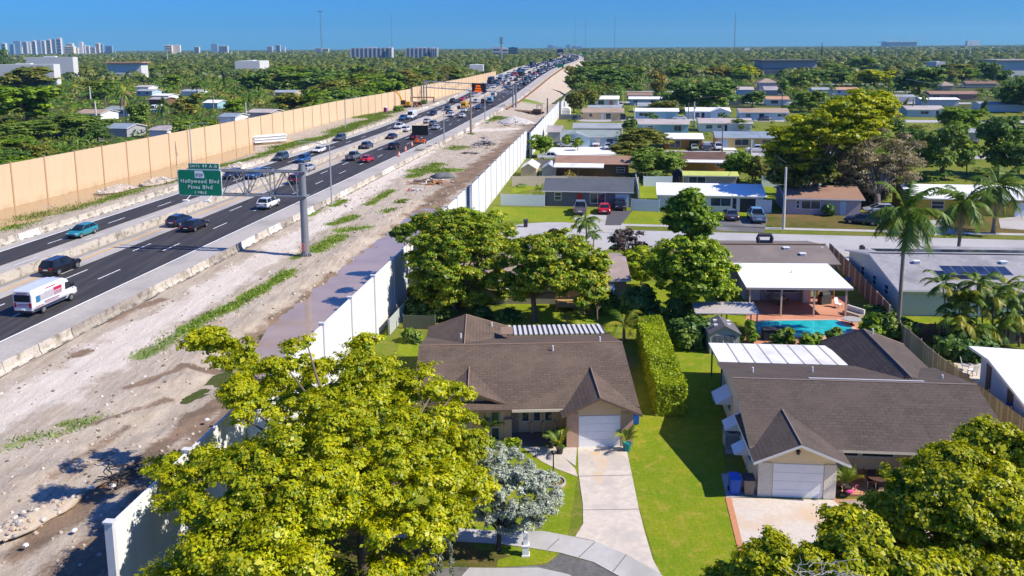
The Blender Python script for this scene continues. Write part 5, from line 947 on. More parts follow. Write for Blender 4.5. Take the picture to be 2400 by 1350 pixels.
def crown(name,puffs,n,size,kind,seed,wts=(.5,.35,.15),up=.55,asp=.62,parent=None,shell=.55,sub=18,spread=.21,hang=0,mats=None):
    r=np.random.RandomState(seed); P=np.array(puffs,float); vol=P[:,3]*P[:,4]; idx=r.choice(len(P),n,p=vol/vol.sum()); Q=P[idx]
    # leaves gather in tufts: every clump carries its own set of small twig ends
    K=sub; sd_=r.normal(size=(len(P),K,3)); sd_/=np.linalg.norm(sd_,axis=2)[:,:,None]; sd_*=(max(.3,shell)+(1.12-max(.3,shell))*r.rand(len(P),K,1)); js=r.randint(0,K,n); tw=sd_[idx,js]
    off=r.normal(size=(n,3))*np.array([1,1,.6]); d=tw+off*.30
    c=Q[:,:3]+(tw+off*spread)*Q[:,3:6]
    d/=np.linalg.norm(d,axis=1)[:,None]
    nn=d*np.array([.7,.7,.7])+np.array([0,0,up])+r.normal(size=(n,3))*.30; nn/=np.linalg.norm(nn,axis=1)[:,None]
    t=r.normal(size=(n,3))+np.array([0,0,-hang*2]); t-=nn*(t*nn).sum(1)[:,None]; t/=np.linalg.norm(t,axis=1)[:,None]; b=np.cross(nn,t)
    s=(size*np.exp(r.normal(size=n)*.38))[:,None]; k=s*asp
    droop=nn*s*.25
    V=np.stack([c-t*s-droop*.6,c+b*k+droop*.3,c+t*s-droop,c-b*k+droop*.3],1).reshape(-1,3)
    # lighter young leaves sit on the outer, upper tips
    w=np.array(wts); base=r.rand(n); mi=np.where(base<w[0],0,np.where(base<w[0]+w[1],1,2))
    o=fastmesh(name,V,n,4,mi,mats or LF[kind],parent); return o
def limb_mb(base,r0,fork,targets,seed,wob=.25):
    rs=random.Random(seed); mb=MB(); f=Vector(base)+Vector((rs.uniform(-.1,.1)*fork,rs.uniform(-.1,.1)*fork,fork)); b=Vector(base)
    mb.tube([b-Vector((0,0,.1)),b+Vector((0,0,.15*fork)),b.lerp(f,.55)+Vector((rs.uniform(-1,1)*.06*fork,0,0)),f],[r0*1.6,r0*1.15,r0*.95,r0*.85],8)
    for t in targets:
        t=Vector(t); m1=f.lerp(t,.35)+Vector((rs.uniform(-1,1)*wob,rs.uniform(-1,1)*wob,(t-f).length*.10)); m2=f.lerp(t,.7)+Vector((rs.uniform(-1,1)*wob,rs.uniform(-1,1)*wob,(t-f).length*.07)); mb.tube([f-Vector((0,0,.1)),m1,m2,t],[r0*.55,r0*.38,r0*.22,r0*.07],6)
    return mb
def inside(poly,x,y):
    c=False; n=len(poly)
    for i in range(n):
        x1,y1=poly[i];x2,y2=poly[i-1]
        if (y1>y)!=(y2>y) and x<(x2-x1)*(y-y1)/(y2-y1)+x1: c=not c
    return c
def shaped_tree(label,poly,zc,base,kind,npuff,pr_,nleaf,size,seed,rz=None,trunk=.25,fork=2.2,bark=None,depth=.9,wts=(.5,.35,.15),name='tree',gaps=(),flat=.6,back=.5,cat='tree',shell=.55,asp=.62,up=.55,limbs=14,extra=(),world=()):
    "a broad tree whose crown fills the outline seen from the drone, at its own place and size"
    rs=random.Random(seed); xs=[p[0] for p in poly]; ys=[p[1] for p in poly]; c0=G((min(xs)+max(xs))/2,(min(ys)+max(ys))/2,zc); ppm=F/(c0.y*.99)
    rx=(max(xs)-min(xs))/2/ppm; ry=rx*depth; el=math.atan2(H-zc,c0.y); need=(max(ys)-min(ys))/2/ppm; rz=rz or max(.8,min(rx,math.sqrt(max(.4,(need**2-(ry*math.sin(el))**2)))/math.cos(el)))
    b=Vector(base) if len(base)==3 else G(*base); t=thing(name,label,cat,b); pf=[]; tries=0
    while len(pf)<npuff and tries<20000:
        tries+=1; x=rs.uniform(min(xs),max(xs)); y=rs.uniform(min(ys),max(ys))
        if not inside(poly,x,y): continue
        if y>1240 and rs.random()<.55: continue
        if any((x-g[0])**2+((y-g[1]))**2<g[2]**2 for g in gaps): continue
        q=Vector((_f*F+_r*(x-CX)-_u*(y-CY)).tolist()).normalized(); o=Vector((0,0,H))-c0
        A=Vector((q.x/rx,q.y/ry,q.z/rz)); B=Vector((o.x/rx,o.y/ry,o.z/rz)); a=A.dot(A); bb=A.dot(B); disc=bb*bb-a*(B.dot(B)-1)
        tt=(-bb-math.sqrt(disc))/a if disc>0 else -bb/a
        p=Vector((0,0,H))+q*(tt+abs(rs.gauss(0,.25))*rx*.3+ (rs.uniform(.3,1)*rx*.9 if rs.random()<back else 0))
        if p.z<pr_*.6: p.z=pr_*.6+rs.random()*.5
        r_=pr_*rs.uniform(.65,1.25); pf.append((p.x-b.x,p.y-b.y,p.z,r_,r_,r_*flat))
    for (x,y,z,r_) in extra: p=G(x,y,z); pf.append((p.x-b.x,p.y-b.y,p.z,r_,r_,r_*flat))
    for (x,y,z,r_) in world: pf.append((x-b.x,y-b.y,z,r_,r_,r_*flat))
    limb_mb((0,0,0),trunk,fork,[p[:3] for p in rs.sample(pf,min(limbs,len(pf)))],seed).build('trunk',bark or BARK,t,smooth=True)
    crown('crown',pf,nleaf,size,kind,seed,wts,parent=t,shell=shell,asp=asp,up=up); return t
# the big yellow green tree at the lower left
POLY=[(430,800),(470,775),(560,785),(590,840),(650,835),(700,800),(730,790),(790,800),(870,790),(900,775),(940,785),(950,850),(1000,860),(1040,870),(1060,880),(1100,895),(1105,930),(1070,960),(1110,1010),(1125,1050),(1110,1090),(1150,1120),(1140,1170),(1080,1190),(1050,1240),(1045,1290),(1000,1320),(960,1340),(900,1520),(430,1520),(455,1360),(480,1310),(470,1280),(440,1230),(420,1190),(370,1190),(390,1130),(365,1090),(410,1060),(470,1060),(530,1040),(560,960),(530,940),(540,900),(500,880),(480,830)]
shaped_tree('big spreading yellow green tree in front of the white wall and the tan house',POLY,4.6,(860,1362),'yel',440,.62,380000,.063,3,rz=3.9,trunk=.34,fork=2.6,flat=.62,gaps=((600,985,38),(720,815,14),(560,1010,26),(860,905,10)),extra=[(x,y,z,.75) for x,y,z in ((660,860,6.5),(690,900,6.6),(730,880,6.8),(770,860,7),(815,850,7),(700,945,6.4),(745,930,6.8),(790,910,7.2),(690,990,6),(735,985,6.6),(780,970,7),(660,1030,5.6),(705,1040,6.2),(750,1035,6.6),(640,900,6),(850,880,7.2),(900,850,7.4),(890,920,7.4),(940,900,7.2),(625,1060,5.4),(820,1000,7.2),(580,1060,5),(520,1070,4.6),(470,1085,4.4),(430,1110,4.2))],world=[(x,y,z,1.0) for x,y,z in ((-11,28.5,5),(-12,29.5,5.6),(-10,28,6),(-13,30,5),(-9,27.5,5),(-11.5,27,4.5),(-13.2,28.6,4.2),(-12.5,31,4.4),(-10.5,30.3,4.6),(-13.6,31.5,3.6),(-12.8,27.3,3.4),(-9.5,29.5,6.5),(-8,28.6,5.5),(-14,29.8,3.9),(-11.8,30.2,3.4))],wts=(.55,.33,.12),limbs=26,asp=.7,shell=.35,back=.42)  # world clumps: unseen crown below the frame, added to shade the wall's near end
POLY=[(2290,1000),(2340,1005),(2420,1030),(2450,1420),(2150,1420),(2110,1350),(2060,1290),(2090,1230),(2040,1210),(2040,1170),(2090,1150),(2085,1100),(2150,1060),(2230,1050),(2270,1020)]
shaped_tree('yellow green tree at the lower right in front of the cream house porch',POLY,5.2,(2330,1420),'yel2',230,.58,200000,.065,8,rz=2.9,trunk=.28,fork=2.3,wts=(.5,.35,.15),limbs=14,asp=.7,shell=.35,back=.4)
POLY=[(1665,1420),(1680,1335),(1740,1320),(1790,1250),(1830,1260),(1860,1300),(1930,1275),(1950,1215),(2000,1205),(2060,1240),(2100,1290),(2150,1300),(2230,1330),(2290,1420)]
shaped_tree('rounded yellow green tree cut by the bottom edge over the stamped concrete drive',POLY,4.6,(1990,1510),'yel2',180,.54,150000,.065,9,rz=2.6,trunk=.28,fork=2.0,wts=(.5,.35,.15),limbs=12,asp=.7,shell=.35,back=.4)
t=thing('dead_branches','bare grey twigs sticking out of the rounded tree at the bottom edge','branches',G(1930,1345,6.6)); rs=random.Random(4); mb=MB()
for k in range(26):
    a=rs.uniform(0,6.28); p=Vector((rs.uniform(-.9,.9),rs.uniform(-.4,.4),rs.uniform(-.3,.1))); pts=[p]
    for i in range(4): p=p+Vector((math.cos(a)*.22+rs.uniform(-.12,.12),math.sin(a)*.15+rs.uniform(-.1,.1),rs.uniform(-.02,.14))); pts.append(p)
    mb.tube(pts,[.018,.014,.011,.008,.005],4)
mb.build('twigs',mat('dead_twig',(.40,.36,.33),.9,.1,3),t)
# hanging moss under the big tree
t=thing('hanging_moss','pale strands of moss hanging from the right side of the big yellow green tree','moss',G(1005,1270,3.2)); pf=[]
for k in range(9):
    x=rs.uniform(-1.0,1.0); z=rs.uniform(-.6,.4)
    for j in range(7): pf.append((x+rs.uniform(-.05,.05),rs.uniform(-.3,.3),z-j*.22,.09,.09,.18))
crown('strands',pf,2600,.07,'moss',6,parent=t,up=0,hang=1.5,asp=.3)
# silver buttonwood
POLY=[(1130,1062),(1175,1048),(1230,1058),(1262,1080),(1300,1110),(1312,1150),(1298,1195),(1270,1225),(1215,1235),(1180,1252),(1130,1230),(1095,1205),(1090,1160),(1105,1120),(1100,1085)]
shaped_tree('small silver grey leaved tree beside the concrete drive',POLY,2.9,(1168,1290),'silver',170,.30,60000,.05,5,rz=1.9,shell=.2,back=.45,trunk=.12,fork=1.1,wts=(.5,.34,.16),bark=mat('dark_bark',(.06,.045,.035),.95,.2,3),flat=.8,limbs=12,asp=.45)
# fruit trees hiding the grey brown house
shaped_tree('dense fruit tree beside the white wall, left of the two fruit trees',[(965,510),(1010,495),(1080,500),(1130,510),(1185,520),(1200,560),(1190,620),(1185,680),(1140,720),(1060,720),(1000,700),(960,690),(965,600),(945,560)],5.0,(1062,745),'mango',170,.78,95000,.10,12,shell=.15,trunk=.28,fork=2.2,wts=(.46,.40,.14),gaps=((1165,590,14),(1010,560,9)),rz=4.6,flat=.7)
shaped_tree('wide fruit tree with orange tinted leaves in front of the half hidden house',[(1200,560),(1260,548),(1330,552),(1385,565),(1415,600),(1420,650),(1405,700),(1370,715),(1330,690),(1280,650),(1240,690),(1205,715),(1190,680),(1200,620)],5.0,(1252,752),'mango',140,.75,80000,.10,13,shell=.15,trunk=.26,fork=2.4,wts=(.48,.34,.18),rz=3.8,flat=.7)
shaped_tree('sparser tree rising against the white wall behind the left fruit tree',[(985,520),(1020,500),(1090,495),(1180,505),(1215,540),(1200,580),(1100,560),(1000,570)],6.0,(1100,655),'mango',60,.8,22000,.12,14,shell=.15,trunk=.22,fork=3,wts=(.52,.4,.08),rz=2.6)
shaped_tree('lone leafy bush top beside the ditch water at the end of the white wall',[(925,540),(945,528),(957,540),(952,560),(930,562)],5.0,(955,640),'mid',8,.5,2200,.2,15,trunk=.08,fork=2.5,limbs=4)
shaped_tree('slender leaning fruit tree on the right of the wooden deck',[(1375,640),(1410,625),(1425,680),(1415,720),(1385,715)],2.6,(1400,755),'mango',12,.55,3600,.18,16,trunk=.08,fork=1.2,limbs=6)
shaped_tree('avocado tree with a round crown right of the vine wrapped pole',[(1560,570),(1600,560),(1660,568),(1690,590),(1725,620),(1730,665),(1700,700),(1655,690),(1620,700),(1570,690),(1535,665),(1530,620)],4.8,(1617,742),'avo',110,.7,70000,.10,17,shell=.2,trunk=.22,fork=2.2,wts=(.5,.3,.2),rz=3.4,flat=.75)
shaped_tree('tall open tree across the street in front of the shaded white roofed house',[(1600,440),(1640,455),(1650,500),(1680,505),(1665,525),(1650,545),(1640,580),(1600,570),(1585,540),(1560,515),(1570,480)],5.5,(1622,592),'bright',50,.8,32000,.14,18,trunk=.2,fork=2.6,wts=(.5,.4,.1),rz=4.2)
shaped_tree('light open citrus tree on the lawn beside the half hidden house',[(1470,590),(1500,578),(1545,585),(1560,610),(1550,645),(1520,655),(1480,645),(1465,620)],2.8,(1503,668),'avo',34,.6,15000,.11,19,trunk=.12,fork=.8,wts=(.35,.15,.5))
shaped_tree('sparse purple leaved tree at the edge of the cul de sac',[(1430,560),(1455,540),(1490,540),(1515,555),(1510,590),(1470,600),(1440,590)],3.0,(1470,625),'purple',24,.55,2300,.16,20,trunk=.1,fork=1.2)
shaped_tree('small sparse purple tree top behind the wide fruit tree',[(1285,548),(1300,535),(1318,545),(1315,560),(1290,560)],3.2,(1302,590),'purple',9,.4,900,.15,21,trunk=.07,fork=1.4)
# vines on the leaning pole
q=G(1585,757); t=thing('vine','thick climbing vine wrapping the leaning pole down to the hedge','vine',q); crown('crown',[(.1+.25*math.sin(k),-.1,.4+k*.42,.75-.02*k+.2*math.sin(k*2),.7,.5) for k in range(12)]+[(-.8,0,1.2,.6,.5,.9),(.9,0,2.6,.6,.5,.6),(1.1,.1,1.6,.4,.4,.6)],15000,.11,'dark',22,(.35,.5,.15),parent=t,hang=1); limb_mb((0,0,0),.12,1.5,[(.2,0,3.5),(-.6,0,1.6)],3).build('stem',BARK,t)
def bush(label,x,y,w_,h_,kind,n,size,seed,cat='bush',name='bush',wts=(.5,.35,.15),z=0,group=None):
    p=G(x,y,z); t=thing(name,label,cat,p,0,group); rs=random.Random(seed); pf=[]
    for k in range(max(6,int(14*min(2,w_/2)))): a=rs.uniform(0,6.28); r_=rs.random()**.5*w_*.38; hh=rs.uniform(.2,.8)*h_*(1-.4*(r_/(w_*.5))); pf.append((r_*math.cos(a),r_*math.sin(a),hh,w_*.2*rs.uniform(.7,1.2),w_*.2,min(w_*.2,h_*.3)))
    crown('crown',pf,n,size,kind,seed,wts,parent=t); limb_mb((0,0,0),.05*h_/2+.02,.3*h_,[p_[:3] for p_ in pf[:5]],seed,.1).build('stem',BARK,t); return t
bush('leafy shrub left of the vine wrapped pole',1500,745,3.6,3.6,'dark',9000,.16,31,wts=(.3,.6,.1)); bush('dark bush between the hedge and the garden shed',1620,800,3.4,2.6,'dark',8000,.15,32); bush('feathery green shrub in front of the open shelter',1615,815,2.2,2.0,'mid',5000,.12,33)
for i,(x,y,w_,h_,k) in enumerate(((1752,795,2.0,4.0,'bright'),(1825,802,2.0,3.2,'mid'),(1848,806,1.5,3.9,'bright'),(1900,812,2.6,3.2,'bright'),(1955,806,2.2,3.0,'mid'))):
    bush(['tall bright shrub at the left end of the pool terrace','loose shrub in front of the pool, left of the middle','taller pointed shrub in front of the middle of the pool','broad bright shrub in front of the right half of the pool','feathery shrub at the right end of the pool'][i],x,y+8,w_*.75,h_*.68,k,1500,.13,40+i,'shrub','shrub')
bush('bright green round bush at the foot of the slender palm',2060,790,3.0,2.6,'bright',5200,.2,50); bush('darker bush right of the slender palm foot',2100,795,3.0,2.6,'mid',5200,.17,51); bush('low dark bush on the right of the terrace by the board fence',2060,745,2.4,1.4,'dark',2600,.15,52)
bush('clipped round shrub beside the porch pier of the tan house',1200,1045,1.2,.7,'avo',2400,.09,53); bush('low green shrubs at the pilasters of the tan house',1165,1050,1.3,.6,'mid',2000,.09,54); bush('dark shrub against the pinkish house',1940,505,2.2,2.0,'dark',1600,.2,55); bush('reddish bush on the beige fence behind the dark grey house',1335,425,2.6,2.2,'rust',1500,.2,56)
for i,(x,y,k) in enumerate(((1330,345,'bright'),(1354,353,'bright'))):
    p=G(x,y); t=thing('topiary',['round topiary near the big gable of the light blue house','round topiary ball on a stem in front of the silver car'][i],'topiary',p); crown('crown',[(0,0,2.0,1.0,1.0,1.0)],1400,.16,k,60+i,parent=t,shell=.85); MB().cyl((0,0,0),(0,0,1.3),.1,.08,7).build('trunk',BARK,t)
p=G(1447,342); t=thing('topiary','dark cone shaped topiary at the corner of the light blue house','topiary',p); crown('crown',[(0,0,.3+k*.42,1.15-k*.13,1.15-k*.13,.45) for k in range(8)],2600,.17,'mid',62,parent=t,shell=.8); MB().cyl((0,0,0),(0,0,.6),.12,.1,7).build('trunk',BARK,t)
for i,(x,y,w_,h_,k) in enumerate(((985,742,3.6,2.2,'dark'),(1035,748,3.0,1.6,'mid'),(1125,748,2.6,1.4,'dark'),(965,800,1.8,1.2,'mid'),(1440,716,1.6,1.2,'mid'),(1195,752,2.4,1.2,'dark'))): bush(['dark shrubs packed into the corner by the white wall','green undergrowth below the left fruit tree','low dark shrub at the corner of the half hidden house','small shrub between the white wall and the tan house','small shrub right of the wooden deck','dark low shrub between the two fruit trees'][i],x,y,w_,h_,k,3000,.13,130+i)
# clipped hedge
A,B_,C_=G(1545,987),G(1605,962),G(1510,797); A=Vector((9.75,52.3,0)); t=thing('hedge','tall clipped bright green hedge between the two front houses','hedge',A,R(-3.5)); n=42000; r=np.random.RandomState(77); Ln,Wd,Ht=14.2,1.95,2.15
u=r.rand(n); fc=r.choice(4,n,p=[.48,.18,.25,.09]); X=np.where(fc==1,0,np.where(fc==2,Wd,r.rand(n)*Wd)); Y=np.where(fc==3,0,r.rand(n)*Ln); Z=np.where(fc==0,Ht,r.rand(n)*Ht); X=X+r.normal(size=n)*.07; Y=Y+r.normal(size=n)*.07; Z=np.clip(Z+r.normal(size=n)*.09+.12*np.sin(Y*1.3)*np.cos(X*2),.02,9)
nn=np.stack([np.where(fc==1,-1.,np.where(fc==2,1.,0)),np.where(fc==3,-1.,0),np.where(fc==0,1.,.35)],1)+r.normal(size=(n,3))*.5; nn/=np.linalg.norm(nn,axis=1)[:,None]; tt=r.normal(size=(n,3)); tt-=nn*(tt*nn).sum(1)[:,None]; tt/=np.linalg.norm(tt,axis=1)[:,None]; bb=np.cross(nn,tt); c=np.stack([X,Y,Z],1); s=(.075*(.7+.7*r.rand(n)))[:,None]
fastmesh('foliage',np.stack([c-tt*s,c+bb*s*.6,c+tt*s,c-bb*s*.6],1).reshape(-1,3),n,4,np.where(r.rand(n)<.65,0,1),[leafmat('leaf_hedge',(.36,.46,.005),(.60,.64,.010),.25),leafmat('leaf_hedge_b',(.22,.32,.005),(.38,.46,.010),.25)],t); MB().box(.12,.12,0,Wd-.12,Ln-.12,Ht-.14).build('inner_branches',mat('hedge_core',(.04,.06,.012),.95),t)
# ---------------------------------------------------------------- palms
def palm(label,x,yb,hp,n=18,l=3.2,r0=.17,seed=1,ms=None,lean=(0,0),droop=1.0,base=None,name='palm_tree',group=None,cl=(.0,1.2),wid=.30,lw=.035,skirt=0):
    p=base or G(x,yb); t=thing(name,label,'palm tree',p,0,group); rs=random.Random(seed); a,b=lean; pts=[(a*k*k/36*hp,b*k*k/36*hp,hp*k/6) for k in range(7)]; pts=[(px_,py_,z) for px_,py_,z in pts]
    MB().tube(pts,[r0*1.5,r0*1.05,r0,r0*.95,r0*.9,r0*.85,r0*.85],8).build('trunk',PALMT,t,smooth=True); fronds(t,pts[-1],n,l,seed,ms or LPALM,stem=.3,droop=droop,up=cl,wid=wid,lw=lw)
    if skirt: fronds(t,pts[-1],max(5,n//3),l*.75,seed+9,LPALM_D,stem=.05,droop=.8,up=(-1.2,-.5),name='dead_fronds',wid=wid)
    return t
p=G(2103,800); hh=topz(p,500); palm('slender coconut palm rising in front of the solar panel house',2103,800,hh,28,3.7,.17,4,LPALM,(.0,0),1.1,cl=(-.6,1.3),skirt=1,lw=.05)
p=G(2245,606); palm('coconut palm with drooping fronds by the street, middle of the three',2245,606,topz(p,480),28,4.2,.2,5,LPALM,(.02,0),1.2,cl=(-.7,1.2),skirt=1,lw=.05)
p=G(2328,546); palm('coconut palm by the far kerb near the garage of the mustard house',2328,546,topz(p,440),28,4.5,.22,6,LPALM,(.02,0),1.2,cl=(-.7,1.2),skirt=1,lw=.05)
palm('feather palm standing on the cul de sac lawn',1374,572,topz(G(1374,572),520),14,2.3,.1,7,LPALM,(.0,0),1.3,cl=(-.1,1.1),lw=.08); palm('smaller feather palm right beside the cul de sac feather palm',1391,578,topz(G(1391,578),552),11,1.7,.08,8,LPALM,(.0,0),1.3,cl=(-.1,1.0),lw=.08)
palm('short wide palm behind the corrugated patio roof',1462,800,1.3,12,2.4,.14,9,LPALM_Y,(0,0),1.0,cl=(.1,1.1)); palm('young palm against the tan house front',1143,1044,1.0,9,1.3,.07,10,LPALM,(0,0),.8,cl=(.4,1.3)); palm('yellowish young palm behind the tan house by the lawn',1330,762,.8,9,1.6,.1,11,LPALM_Y,(0,0),.9)
for i,(x,y,h_,l,c) in enumerate(((2216,800,6.3,1.9,0),(2245,800,4.6,2.2,1),(2262,812,5.4,2.1,0),(2285,806,6.6,2.0,0),(2300,800,4.4,2.3,1),(2322,812,5.8,2.0,0),(2345,806,5.0,2.1,0),(2360,800,6.2,2.0,1),(2388,812,4.2,2.2,0),(2230,818,2.4,2.2,1),(2330,822,1.6,2.0,1),(2278,826,1.8,2.1,0),(2410,806,5.6,2.1,0))):
    palm('areca palm in the clump behind the dark boundary fence, with ringed pale stem',x,y,h_-1.5 if h_>3 else h_,15,l,.07,70+i,[LPALM_Y[0],LPALM[0],LPALM[1]] if c else [LPALM[0],LPALM_Y[0],LPALM[1],LPALM[0]],(rnd.uniform(-.12,.12),rnd.uniform(-.08,.08)),1.2,group='areca palms of the clump',cl=(-.2,1.2),lw=.06)
bush('dark undergrowth below the areca clump',2260,830,4.5,1.8,'dark',5000,.2,90); bush('red leaved plant by the patio beyond the board fence',2222,870,1.1,.9,'rust',700,.12,91); bush('small red bromeliad against the dark fence',2385,800,.8,1.6,'rust',400,.12,92); bush('lime shrub at the near end of the patio',2242,885,.9,.6,'bright',700,.1,93)
# ---------------------------------------------------------------- prototypes for the trees of the estate
def proto(kind,seed,np_,nl,size,hgt=8.,wid=8.,tall=0):
    rs=random.Random(seed); t=thing('broadleaf_tree','x y z w','tree'); pf=[]
    for k in range(np_):
        a=rs.uniform(0,6.28); u=rs.random()**.5; z=rs.uniform(.30,.86)*hgt; lim=math.sqrt(max(.06,1-((z/hgt-.5)/.52)**2)); pf.append((u*lim*wid*.40*math.cos(a),u*lim*wid*.40*math.sin(a),z,wid*rs.uniform(.12,.2),wid*.16,hgt*rs.uniform(.08,.13)))
    limb_mb((0,0,0),.22,hgt*.28,[p[:3] for p in pf[:7]],seed).build('trunk',BARK,t); crown('crown',pf,nl,size,kind,seed,parent=t); return t
PROTO={}
for kd in ('dark','mid','olive','bright','rust','yel','dry'):
    nv=3 if kd in('dark','mid','olive') else 2
    PROTO[kd]=[(proto(kd,200+7*i+len(kd)*31,26,9000,.20),proto(kd,300+7*i+len(kd)*31,20,4200,.30)) for i in range(nv)]
pp=thing('palm_tree','x y z w','palm tree'); MB().tube([(0,0,0),(.1,0,3),(.25,0,6.4)],[.22,.16,.14],6).build('trunk',PALMT,pp); fronds(pp,(.25,0,6.4),20,3.3,44,LPALM,droop=1.2,up=(-.6,1.2),seg=5,lw=.10); PROTO['palm']=[(pp,pp)]
pp=thing('palm_tree','x y z w','palm tree'); MB().tube([(0,0,0),(.1,0,3),(.0,0,6.4)],[.22,.16,.14],6).build('trunk',PALMT,pp); fronds(pp,(0,0,6.4),20,3.3,45,[LPALM[0],LPALM_D[0],LPALM_Y[0]],droop=1.3,up=(-.9,1.1),seg=5,lw=.10); PROTO['ypalm']=[(pp,pp)]
pp=thing('conifer','x y z w','conifer'); crown('crown',[(0,0,1.2+k*.85,1.1*(1-k/9)+.25,1.1*(1-k/9)+.25,.6) for k in range(9)],1500,.3,'pine',46,parent=pp); MB().cyl((0,0,0),(0,0,2),.2,.15,6).build('trunk',BARK,pp); PROTO['pine']=[(pp,pp)]
used=set(); NT=[0]
def put(kind,label,p,wd,hg,group=None,rz=None):
    a,b=rnd.choice(PROTO[kind]); src=b if p.y>260 else a; c=copy_tree(src); c.location=p; c.rotation_euler=(0,0,rnd.uniform(0,6.28) if rz is None else rz); c.scale=(wd/8.,wd/8.,hg/8.); tag(c,label,None,group); NT[0]+=1; return c
def treepx(kind,label,x,yb,wpx,ytop,k=.92):
    p=G(x,yb); wd=wpx*p.y/F; h=topz(p,ytop)*k+.3; put(kind,label,p,wd*1.05,h); KEEP.append((x-wpx*.3,ytop+4,x+wpx*.3,yb))
for a in (('bright','spreading flat topped yellow green tree beside the white wall',1268,368,72,312),('olive','round olive tree by the arched white shed, left one of the two',1345,264,46,211),('olive','taller round olive tree right behind the left olive tree',1379,254,48,199),('mid','bright bushy tree in front of the yellow orange house',1540,415,120,338),('mid','dense rounded green tree beside the brown house',1530,425,110,350),('olive','wide yellowish shrub tree in front of the teal house',1475,372,90,328),('olive','light green shrub tree by the teal walled house',1510,350,120,295),('dark','dark tree beside the light blue house corner',1475,325,40,272),('olive','pale feathery tree in front of the long mid grey roof',1550,272,70,232),
 ('bright','bright green tree right of the orange brown house',1730,425,78,340),('olive','yellow leaved tree tip next to the bright green tree',1770,430,55,360),('mid','shrubby palm like trees right of the whitewashed house',1738,308,55,275),('dark','dark round tree between the brown roofs',1762,252,58,208),('mid','pair of tall narrow green trees before the layered tree',1835,230,34,185),('mid','leafy tree left of the layered yellow tree',1895,262,90,206),
 ('dark','big dark tree left of the two storey house',1660,262,140,178),('dark','wide dark tree left of the big dark tree',1610,262,110,182),('mid','leafy tree above the royal palms',1480,205,90,150),('rust','orange tinted tree above the blue pool cover',1538,228,44,158),('dark','dark crown behind the orange tinted tree',1440,215,100,155),('mid','green crown at the shoulder of the raised motorway',1385,205,70,150),('bright','bright green round tree at the right',2250,318,105,244),('mid','loose leafy tree behind the mustard house',2210,420,130,262),('rust','orange yellow tree among green ones at the right',2265,410,50,312),('dark','dark leafy tree at the right edge above the mustard house',2345,410,110,255),('mid','large leafy tree at the right edge under the power line',2385,420,110,300),('dark','dark cypress like tree below the power line',2306,275,16,230),
 ('dark','dark wide tree behind the pink house',2150,226,110,146),('dark','dark tall tree group in front of the pale grey house',2385,262,110,172),('dark','dark tree below the right transmission pole',2325,200,70,140),('yel','flat layered yellow tree far right of the school',2050,205,90,158),('bright','bright tree below the left transmission pole',2020,170,60,128),
 ('bright','big bright green tree at the left edge beyond the tan wall',65,290,165,186),('olive','rust topped tree beyond the tan wall',445,272,72,212),('mid','dark conifer like tree close behind the tan wall',325,300,58,235),('olive','golden brown tree touching the tan wall top',680,265,85,210),('bright','light green tree just behind the tan wall',545,272,54,228),('mid','shrubby yellow green thicket behind the tan wall, left',190,318,150,262),('mid','thicket of green shrubs above the tan wall, far left',60,330,140,282),('dark','dark shrub clump behind the tan wall near the fan palms',230,335,60,282),('bright','yellow green bush low at the left edge behind the wall',40,352,80,318),('olive','yellowish tree at the far left top',60,215,120,150),('dark','dark pointed conifer at the far left edge',10,165,22,105)): treepx(*a)
treepx('pine','dark narrow pine standing above the right hand woods',1925,142,14,99); treepx('pine','dark narrow pine above the woods right of the stadium',2040,128,10,110)
for i,a in enumerate((('mid',100,180,90,149),('dark',30,192,100,160),('mid',165,178,70,147),('olive',220,178,90,151),('dark',300,180,110,156),('mid',360,182,80,152),('mid',585,168,100,150),('mid',430,172,100,150),('dark',505,174,90,150),('olive',70,205,110,166),('mid',1115,178,50,160))): treepx(a[0],['leafy tree before the middle of the long white warehouse','dark tree before the flat white warehouse at the left edge','leafy tree at the right end of the long white warehouse','olive tree between the warehouse and the terracotta roofed hall','dark broad tree before the terracotta roofed hall','leafy tree right of the terracotta roofed hall','leafy tree before the far white hall','leafy tree left of the far white hall','dark tree just left of the far white hall','olive tree below the flat white warehouse','leafy tree below the white peaked building'][i],*a[1:])
for i,(x,yb,w_,yt) in enumerate(((1455,212,26,170),(1477,214,26,166),(1500,212,26,168),(1520,214,26,170))): treepx('palm',['royal palm left in the row above the orange brown roof','second royal palm in the row above the orange brown roof','third royal palm in the row above the orange brown roof','royal palm at the right of the row above the orange brown roof'][i],x,yb,w_,yt)
for i,(k,x,yb,w_,yt,l) in enumerate((('ypalm',297,300,46,192,'tall palm with yellow hanging fronds beyond the tan wall'),('palm',386,322,46,222,'tall palm with a pale trunk crossing the tan wall top'),('ypalm',135,232,40,196,'yellow coconut palm behind the big bright tree'),('ypalm',180,236,44,196,'second yellow coconut palm right of the first'),('palm',462,230,50,186,'coconut palm between the rust topped tree and the cottages'),('palm',584,284,40,215,'palm beside the white garage house'),('palm',172,345,36,300,'fan palm with yellow skirt behind the tan wall'),('palm',335,206,24,172,'thin palm in front of the far bungalows'),('palm',2330,205,30,140,'tall palm above the right hand dark trees'),('palm',2165,270,26,213,'palm in front of the white cottage'),('ypalm',2122,262,26,228,'yellowish palm left of the white cottage'),('palm',1950,232,24,196,'palm at the left of the layered yellow tree'),('palm',1530,300,44,262,'palm in front of the long mid grey roof'),('ypalm',1655,305,30,280,'palm by the gabled light blue house'),('palm',2350,222,20,188,'palm in the row at the right edge'),('palm',2375,222,20,186,'last palm in the row at the right edge'),('palm',1695,300,40,262,'pale feathery palm before the white and blue house'),('palm',1990,292,30,240,'dry fronded palm at the right of the tall yellow tree'))): treepx(k,l,x,yb,w_,yt)
